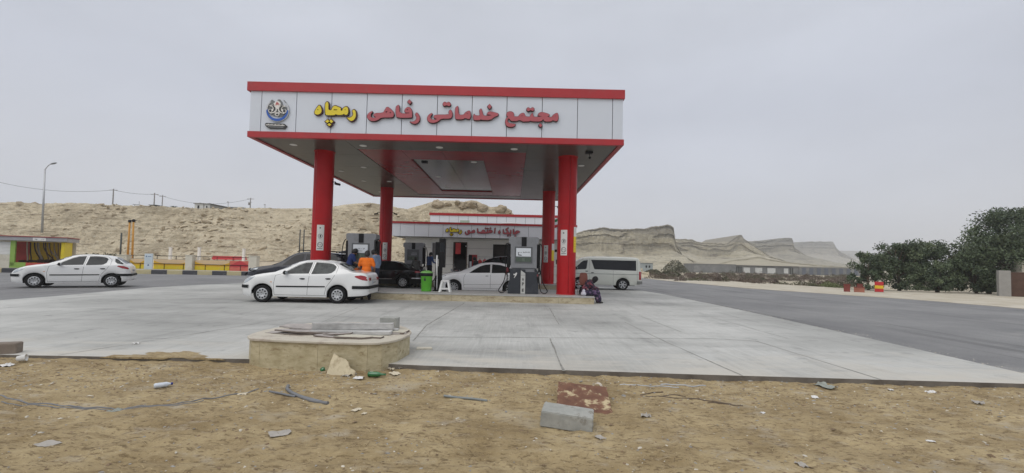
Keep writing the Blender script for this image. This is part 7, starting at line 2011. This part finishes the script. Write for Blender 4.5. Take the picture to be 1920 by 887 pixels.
for nm, lb, cat, u, v, r, mi, h in (
    ('paper_scrap', 'white paper scrap lower right of the dirt', 'litter', 1744, 827, .035, 0, .25), ('plastic_bag', 'crumpled white bag near the slab edge at right', 'litter', 1745, 736, .055, 0, .8),
    ('paper_scrap', 'white scrap near the slab edge left of the crumpled bag', 'litter', 1670, 732, .04, 0, .5), ('plastic_net', 'tangled blue green plastic by the slab edge', 'litter', 1548, 725, .12, 1, .4),
    ('plastic_bag', 'crumpled clear bag right of the concrete block', 'litter', 1211, 783, .05, 3, .8), ('paper_scrap', 'pale scrap in front of the concrete block', 'litter', 1125, 818, .05, 3, .3),
    ('paper_scrap', 'grey fabric scrap lower left of the pipes', 'litter', 525, 811, .09, 3, .25), ('paper_scrap', 'cream scrap group left of the planter on the dirt', 'litter', 455, 738, .05, 2, .3),
    ('paper_scrap', 'white scrap before the green bottle', 'litter', 672, 708, .07, 0, .5), ('plastic_bag', 'pale crumpled foil under the shard', 'litter', 655, 703, .08, 3, .5),
    ('paper_scrap', 'pale stone like scrap at the planter right foot', 'litter', 733, 694, .05, 2, .8), ('paper_scrap', 'cream piece beside the green bottle neck', 'litter', 750, 692, .045, 0, .8),
    ('paper_scrap', 'cream piece near the slab corner', 'litter', 741, 701, .09, 2, .2), ('paper_scrap', 'white scrap centre right of dirt by the slab', 'litter', 1528, 746, .05, 0, .4),
    ('paper_scrap', 'cream scrap in front of the pipes', 'litter', 668, 768, .05, 2, .2), ('paper_scrap', 'small cream chip right of the front pipes', 'litter', 683, 772, .03, 2, .2),
    ('paper_scrap', 'pale scrap far left below the pipe', 'litter', 90, 835, .08, 3, .2), ('paper_scrap', 'white scraps at the extreme left by the tub', 'litter', 8, 690, .09, 0, .5),
    ('glass_shard', 'green glass remnant touching the long pipe', 'litter', 215, 767, .06, 1, .3), ('paper_scrap', 'pale scrap right of the dirt bottom edge', 'litter', 1504, 870, .05, 3, .4),
    ('paper_scrap', 'white chip at the right above the paper', 'litter', 1430, 772, .03, 0, .3), ('plastic_bag', 'grey bag piece at right edge by the slab', 'litter', 1835, 755, .07, 3, .4)):
    g_ = gz(u, v, -.07); scrap(nm, lb, cat, g_.x, g_.y, r, mi, h)
g_ = gz(255, 645); o = scrap('paper_scrap', 'white scrap lying on the concrete at left', 'litter', g_.x, g_.y, .05, 0, .4); o.location.z = .002
# sand blown over the slab edge at left

# ================================================================== PEOPLE
M_skin = pm('skin', (.33, .18, .11), .55, var=.08); M_hair = pm('hair_black', (.012, .010, .009), .6); M_shoe = pm('shoe_dark', (.03, .025, .02), .6); M_eye = pm('eye_dark', (.01, .01, .01), .2)


def cloth(name, col, **k): return pm(name, col, .9, var=.14, scale=4, bump=.006, bscale=9, **k)


def remeshed(shapes, name, mat, parent, vox=.016, smooth=4, extra=None, wr=0.0):
    """join overlapping tapered forms into ONE continuous skin"""
    mb = MB()
    for sh in shapes:
        if sh[0] == 'c': mb.tube([sh[1], Vector(sh[1]).lerp(Vector(sh[2]), .5), sh[2]], [sh[3], (sh[3] + sh[4]) / 2 * (sh[5] if len(sh) > 5 else 1.0), sh[4]], 14); mb.ball(sh[1], sh[3], 12); mb.ball(sh[2], sh[4], 12)
        else: mb.ball(sh[1], sh[2], 14, rot=sh[3] if len(sh) > 3 else None)
    o = mb.build(name, mat); md = o.modifiers.new('r', 'REMESH'); md.mode = 'VOXEL'; md.voxel_size = vox; md.use_smooth_shade = True
    m2 = o.modifiers.new('s', 'SMOOTH'); m2.iterations = smooth; m2.factor = .5
    dg = bpy.context.evaluated_depsgraph_get(); dg.update(); me = bpy.data.meshes.new_from_object(o.evaluated_get(dg)); bpy.data.objects.remove(o)
    if wr > 0:
        for v in me.vertices:
            n_ = v.normal; c = v.co; k = (1 - abs(noise.noise(Vector((c.x * 5 + c.z * 3, c.y * 5, c.z * 9)))) * 2) * wr + .4 * wr * noise.noise(c * 16); v.co += n_ * k
    me.materials.clear(); me.materials.append(mat)
    for p_ in me.polygons: p_.use_smooth = True
    if extra:
        bm = bmesh.new(); bm.from_mesh(me); n0 = len(bm.verts)
        vs = [bm.verts.new(v) for v in extra.v]
        for f in extra.f:
            try: bm.faces.new([vs[i] for i in f]).smooth = True
            except ValueError: pass
        bm.to_mesh(me); bm.free()
    r = bpy.data.objects.new(name, me); C.objects.link(r); r.parent = parent; return r


def hand(mb, wr_, d, palmdown, sc=1.0, curl=.5, side=1):
    d = d.normalized(); n_ = palmdown.normalized(); s_ = d.cross(n_).normalized() * side
    pc = wr_ + d * .045 * sc
    mb.ball(pc, (.020 * sc, .040 * sc, .048 * sc), 10, rot=Matrix((n_, s_, d)).transposed())
    for k, (off, ln) in enumerate(((-.030, .062), (-.010, .072), (.010, .068), (.028, .052))):
        b = wr_ + d * .075 * sc + s_ * off * sc; a1 = (d * math.cos(curl * .5) + n_ * math.sin(curl * .5)); a2 = (d * math.cos(curl * 1.3) + n_ * math.sin(curl * 1.3)); a3 = (d * math.cos(curl * 2) + n_ * math.sin(curl * 2))
        p1 = b + a1 * ln * .45 * sc; p2 = p1 + a2 * ln * .32 * sc; p3 = p2 + a3 * ln * .25 * sc
        mb.tube([b - d * .015 * sc, b, p1, p2, p3], [.009 * sc, .0095 * sc, .0085 * sc, .008 * sc, .006 * sc], 6)
    b = wr_ + d * .025 * sc - s_ * .035 * sc; t_ = (d * .6 - s_ * .7 + n_ * .3).normalized()
    mb.tube([b, b + t_ * .03 * sc, b + (t_ + d * .5).normalized() * .058 * sc], [.012 * sc, .010 * sc, .007 * sc], 6)


def person(label, x, y, z, rz, J, shirt, trousers, h=1.75, hair=True, cap=None, long=0, sleeve='short', beard=False):
    """local axes: +Y is forward, X is the person's right"""
    t = thing('person', label, 'person', (x, y, z), rz)
    k = h / 1.75
    B_ = dict(head=(0, .03, 1.635), neck=(0, .0, 1.49), chest=(0, 0, 1.30), waist=(0, .0, 1.08), pelvis=(0, 0, .95),
              shL=(-.185, 0, 1.43), elL=(-.235, -.03, 1.15), wrL=(-.245, .05, .90), shR=(.185, 0, 1.43), elR=(.235, -.03, 1.15), wrR=(.245, .05, .90),
              hiL=(-.09, 0, .92), knL=(-.10, .02, .49), anL=(-.105, -.03, .09), hiR=(.09, 0, .92), knR=(.10, .02, .49), anR=(.105, -.03, .09), face=(0, 1, 0))
    B_.update(J); P = {a: Vector(b) * (k if a != 'face' else 1) for a, b in B_.items()}
    fd = P['face'].normalized(); hd = P['head']; up = (hd - P['neck']).normalized(); fd = (fd - up * fd.dot(up)).normalized(); rt = fd.cross(up)
    rot = Matrix((rt, fd, up)).transposed()
    rc = Matrix((Vector((1, 0, 0)), Vector((0, 1, 0)), Vector((0, 0, 1)))).transposed()
    ch = P['chest']; sp = (P['neck'] - P['pelvis']).normalized(); tr = Matrix((Vector((1, 0, 0)), sp.cross(Vector((1, 0, 0))) * 1, sp)).transposed()
    shp = [('b', hd, (.076 * k, .096 * k, .118 * k), rot), ('b', hd + fd * .035 * k - up * .055 * k, (.052 * k, .055 * k, .055 * k), rot), ('c', P['neck'] - sp * .03, hd - up * .06 * k, .056 * k, .052 * k),
           ('c', hd + fd * .088 * k + up * .015 * k, hd + fd * .112 * k - up * .022 * k, .010 * k, .016 * k), ('b', hd + rt * .078 * k, (.012 * k, .020 * k, .030 * k), rot), ('b', hd - rt * .078 * k, (.012 * k, .020 * k, .030 * k), rot),
           ('b', ch, (.165 * k, .105 * k, .17 * k), tr), ('b', P['waist'], (.145 * k, .10 * k, .15 * k), tr), ('b', P['pelvis'], (.155 * k, .11 * k, .12 * k), tr), ('b', P['shL'], .062 * k), ('b', P['shR'], .062 * k), ('c', P['shL'], P['shR'], .058 * k, .058 * k)]
    for s_ in 'LR':
        shp += [('c', P['sh' + s_], P['el' + s_], .052 * k, .040 * k, 1.05), ('c', P['el' + s_], P['wr' + s_], .039 * k, .026 * k, 1.1),
                ('c', P['hi' + s_], P['kn' + s_], .085 * k, .055 * k), ('c', P['kn' + s_], P['an' + s_], .054 * k, .036 * k, 1.12)]
    ex = MB()
    for s_ in 'LR': d = (P['wr' + s_] - P['el' + s_]); hand(ex, P['wr' + s_], d, Vector((-1 if s_ == 'R' else 1, .2, 0)) if abs(d.normalized().z) > .6 else Vector((0, 0, -1)), k, .6, 1 if s_ == 'L' else -1)
    body = remeshed(shp, 'body', M_skin, t, .014, 3, ex)
    # clothes
    sh = [('b', ch, (.185 * k, .125 * k, .20 * k), tr), ('b', P['waist'], (.17 * k, .125 * k, .19 * k), tr), ('b', P['pelvis'] + sp * .04, (.175 * k, .13 * k, .14 * k), tr), ('c', P['shL'], P['shR'], .075 * k, .075 * k), ('b', P['neck'] - sp * .06 * k, (.10 * k, .09 * k, .05 * k), tr)]
    for s_ in 'LR':
        e = P['el' + s_]; a = P['sh' + s_]
        if sleeve == 'short': sh.append(('c', a, a.lerp(e, .72), .075 * k, .064 * k))
        else: sh += [('c', a, e, .072 * k, .056 * k), ('c', e, e.lerp(P['wr' + s_], .92), .056 * k, .045 * k)]
    if long:
        for s_ in 'LR': sh += [('c', P['hi' + s_], P['hi' + s_].lerp(P['kn' + s_], long), .13 * k, .125 * k)]
        sh.append(('c', P['pelvis'], (P['knL'].lerp(P['knR'], .5)).lerp(P['pelvis'], 1 - long), .13 * k, .12 * k))
    remeshed(sh, 'shirt', shirt, t, .017, 3, None, .007)
    trs = [('b', P['pelvis'] - sp * .01, (.165 * k, .125 * k, .12 * k), tr)]
    for s_ in 'LR': trs += [('c', P['hi' + s_], P['kn' + s_], .100 * k, .075 * k), ('c', P['kn' + s_], P['an' + s_].lerp(P['kn' + s_], .05), .074 * k, .062 * k)]
    remeshed(trs, 'trousers', trousers, t, .017, 3, None, .007)
    for s_ in 'LR':
        a = P['an' + s_]; f_ = Vector((0, 1, 0)); base = Vector((a.x, a.y, a.z - .055 * k))
        remeshed([('c', base + f_ * -.03, base + f_ * .14 * k, .040 * k, .033 * k), ('b', base + f_ * .06, (.046 * k, .12 * k, .032 * k)), ('c', base, a + Vector((0, 0, .02)), .044 * k, .040 * k)], 'shoe', M_shoe, t, .012, 2)
    if hair:
        remeshed([('b', hd + up * .022 * k - fd * .018 * k, (.096 * k, .108 * k, .120 * k), rot), ('b', hd - fd * .05 * k - up * .025 * k, (.084 * k, .072 * k, .095 * k), rot)], 'hair', M_hair, t, .012, 1, None, .004)
    if cap is not None:
        mb = MB(); M4 = Matrix.Translation(hd + up * .04 * k) @ rot.to_4x4(); mb.lathe([(.088, .0), (.090, .03), (.075, .075), (.04, .09), (.002, .092)], 20, M4); mb.build('cap', cap, t)
    mb = MB()
    for s_ in (-1, 1): mb.ball(hd + fd * .092 * k + rt * s_ * .030 * k + up * .012 * k, .0105 * k, 8)
    mb.tube([hd + fd * .094 * k - rt * .022 * k - up * .058 * k, hd + fd * .1 * k - up * .058 * k, hd + fd * .094 * k + rt * .022 * k - up * .058 * k], .004, 5); mb.build('eye', M_eye, t)['kind'] = 'stuff'
    if beard: remeshed([('b', hd + fd * .05 * k - up * .07 * k, (.055 * k, .052 * k, .045 * k), rot)], 'beard', M_hair, t, .012, 1)
    return t


Msh_or = cloth('shirt_orange', (.78, .17, .012)); Msh_navy = cloth('shirt_navy', (.016, .035, .14)); Msh_blue = cloth('shirt_blue', (.05, .10, .26)); Msh_lb = cloth('shirt_light_blue', (.20, .27, .40)); Msh_gr = cloth('tunic_grey', (.085, .085, .08)); Msh_pg = cloth('shirt_pale_grey', (.30, .30, .28)); Mtr = cloth('trousers_dark', (.018, .018, .024)); Mtr_j = cloth('trousers_navy', (.02, .03, .06))
# man in orange, back to the road, between saloon and island
person('man in a bright orange shirt seen from behind, standing by the white saloon boot', -5.36, 16.80, 0, R(4), dict(head=(.0, .06, 1.63), elR=(.27, .03, 1.16), wrR=(.22, .24, 1.02), elL=(-.27, .03, 1.16), wrL=(-.24, .22, .98), anL=(-.13, -.03, .09), anR=(.13, -.0, .09)), Msh_or, Mtr, 1.80)
person('man in a navy shirt leaning in profile beside the man in orange', -6.36, 17.75, .28, R(-60), dict(head=(0, .22, 1.50), neck=(0, .13, 1.40), chest=(0, .08, 1.24), waist=(0, .03, 1.05), shL=(-.18, .11, 1.35), shR=(.18, .11, 1.35), elL=(-.22, .18, 1.08), wrL=(-.16, .38, .98), elR=(.22, .2, 1.08), wrR=(.16, .40, 1.0), face=(0, 1, -.25)), Msh_navy, Mtr, 1.74, beard=True)
person('person in faded blue and dark trousers half hidden right of the man in orange', -5.20, 17.45, .28, R(78), dict(head=(0, .12, 1.58), chest=(0, .04, 1.28)), Msh_lb, Mtr_j, 1.62, sleeve='long')
person('man in a grey tunic bending over the boot of the black saloon', -5.22, 25.3, 0, R(30), dict(head=(0, .46, 1.52), neck=(0, .34, 1.43), chest=(0, .22, 1.28), waist=(0, .08, 1.08), shL=(-.18, .28, 1.40), shR=(.18, .28, 1.40), elL=(-.24, .42, 1.15), wrL=(-.18, .62, 1.05), elR=(.24, .42, 1.15), wrR=(.18, .62, 1.05), face=(0, 1, -.5)), Msh_gr, Msh_gr, 1.76, long=.95, sleeve='long')
person('man in a blue shirt and black trousers standing before the cream wall by the doorway', -4.93, 27.3, .28, R(-35), dict(head=(0, .08, 1.62), elL=(-.25, .06, 1.16), wrL=(-.20, .26, 1.06), elR=(.25, .06, 1.16), wrR=(.18, .28, 1.10)), Msh_blue, Mtr, 1.72, sleeve='long')
person('man with a pale cap and pale grey shirt seen behind the clean white car', -.62, 25.0, 0, R(5), dict(elL=(-.27, .0, 1.16)), Msh_pg, Mtr, 1.76, cap=pm('cap_white', (.55, .53, .48), .9), sleeve='long')
person('dark haired person in dark clothes behind the black tall car, beside the red bottles', -2.05, 27.3, .28, R(70), dict(head=(0, .2, 1.38), neck=(0, .12, 1.28), chest=(0, .07, 1.12), waist=(0, .03, .95), pelvis=(0, 0, .80), shL=(-.18, .1, 1.22), shR=(.18, .1, 1.22), elL=(-.22, .15, .96), wrL=(-.18, .34, .86), elR=(.22, .15, .96), wrR=(.18, .34, .86), hiL=(-.09, 0, .78), hiR=(.09, 0, .78), knL=(-.1, .2, .45), knR=(.1, .2, .45)), Mtr, Mtr, 1.72)
# seated woman on the island end, facing right
M_flor = pm('floral_dark', (.018, .014, .028), .9, col2=(.22, .05, .07), scale=11, thr=(.52, .57), wear=((.52, .38, .38), 16, .61, .65)); M_flor2 = pm('floral_violet', (.016, .016, .035), .9, col2=(.12, .07, .15), scale=9, thr=(.50, .56), wear=((.46, .32, .38), 17, .59, .63)); M_veil = cloth('headscarf_black', (.009, .008, .009))
wm = thing('person', 'woman in dark floral dress and black headscarf, sitting bent forward on the island end', 'person', (2.93, 17.62, 0), R(-90))
# local +Y points to world +X (the direction she faces)
Pw = dict(head=Vector((0, .33, .90)), neck=Vector((0, .19, .86)), chest=Vector((0, .06, .70)), waist=Vector((0, -.04, .52)), pelvis=Vector((0, -.06, .38)))
fd = Vector((0, 1, -.75)).normalized(); up = Vector((0, .75, 1)).normalized(); rot = Matrix((Vector((1, 0, 0)), fd, up)).transposed()
ex = MB(); hand(ex, Vector((-.07, .42, .57)), Vector((.5, .3, -.3)), Vector((0, 0, -1)), .95, .7, 1); hand(ex, Vector((.07, .42, .57)), Vector((-.5, .3, -.3)), Vector((0, 0, -1)), .95, .7, -1)
remeshed([('b', Pw['head'], (.074, .092, .112), rot), ('c', Pw['neck'], Pw['head'], .052, .05), ('b', Pw['chest'], (.15, .10, .17)), ('b', Pw['waist'], (.14, .11, .15)), ('b', Pw['pelvis'], (.17, .14, .11)), ('c', (-.15, .12, .80), (.15, .12, .80), .055, .055)] +
         [c_ for s_ in (-1, 1) for c_ in (('c', (s_ * .16, .12, .80), (s_ * .21, .26, .58), .047, .038), ('c', (s_ * .21, .26, .58), (s_ * .07, .42, .57), .037, .025), ('c', (s_ * .09, -.02, .38), (s_ * .10, .34, .46), .08, .055), ('c', (s_ * .10, .34, .46), (s_ * .10, .44, .07), .052, .034))], 'body', M_skin, wm, .014, 3, ex)
remeshed([('b', Pw['chest'], (.18, .135, .20)), ('b', Pw['waist'], (.18, .15, .19)), ('c', (-.15, .12, .80), (.15, .12, .80), .075, .075)] + [c_ for s_ in (-1, 1) for c_ in (('c', (s_ * .16, .12, .80), (s_ * .21, .26, .58), .075, .066), ('c', (s_ * .21, .26, .58), (s_ * .09, .41, .57), .066, .052))], 'dress_top', M_flor, wm, .017, 3, None, .010)
remeshed([('b', (0, -.04, .40), (.22, .19, .12)), ('b', (0, .1, .42), (.21, .22, .11)), ('c', (-.11, .02, .40), (-.12, .36, .44), .125, .12), ('c', (.11, .02, .40), (.12, .36, .44), .125, .12), ('c', (-.10, .37, .42), (-.12, .46, .14), .12, .10), ('c', (.10, .37, .42), (.12, .46, .14), .12, .10), ('c', (0, .38, .40), (0, .46, .14), .12, .11)], 'skirt', M_flor2, wm, .018, 3, None, .012)
remeshed([('b', Pw['head'] + up * .015 - fd * .02, (.098, .112, .125), rot), ('b', Pw['head'] - up * .09 - fd * .02, (.09, .09, .08), rot), ('b', (0, .13, .85), (.13, .10, .06))], 'headscarf', M_veil, wm, .014, 2, None, .006)
for s_ in (-1, 1): remeshed([('c', (s_ * .10, .42, .045), (s_ * .10, .60, .035), .042, .032), ('c', (s_ * .10, .44, .04), (s_ * .10, .43, .10), .04, .036)], 'shoe', M_shoe, wm, .012, 2)
o = remeshed([('b', (0, 0, .16), (.24, .30, .17)), ('b', (.05, .1, .36), (.16, .2, .18)), ('b', (-.05, .15, .50), (.14, .14, .14)), ('c', (0, -.2, .1), (0, .3, .1), .14, .12)], 'black_bundle', cloth('bundle_black', (.014, .015, .018)), None, .02, 3, None, .02)
o.location = (2.62 + .42, 18.05, .28); o.rotation_euler = (0, 0, R(40)); tag(o, 'black cloth bundle heaped between the chair and the seated woman', 'bundle')
o = remeshed([('b', (0, 0, .08), (.10, .16, .08)), ('b', (.03, .08, .16), (.07, .08, .09))], 'white_cloth', cloth('cloth_white', (.55, .54, .60)), None, .014, 3, None, .012)
o.location = (2.78, 17.42, .28); tag(o, 'small white cloth bag on the island beside the seated woman', 'bag')

# ================================================================== HAZE
mb = MB(); mb.bx(-500, 1700, -40, 1900, -2.0, 110)
hz = mb.build('haze', bpy.data.materials.new('haze_air')); hz['kind'] = 'stuff'; hz['label'] = 'thin dusty haze fading the distant cliffs'; hz['category'] = 'haze'
hm = hz.data.materials[0]; hm.use_nodes = True; t_ = hm.node_tree; t_.nodes.clear()
ho = t_.nodes.new('ShaderNodeOutputMaterial'); hv = t_.nodes.new('ShaderNodeVolumePrincipled'); hv.inputs['Density'].default_value = .00065; hv.inputs['Color'].default_value = (.92, .93, .95, 1); hv.inputs['Anisotropy'].default_value = .2
t_.links.new(hv.outputs[0], ho.inputs['Volume'])
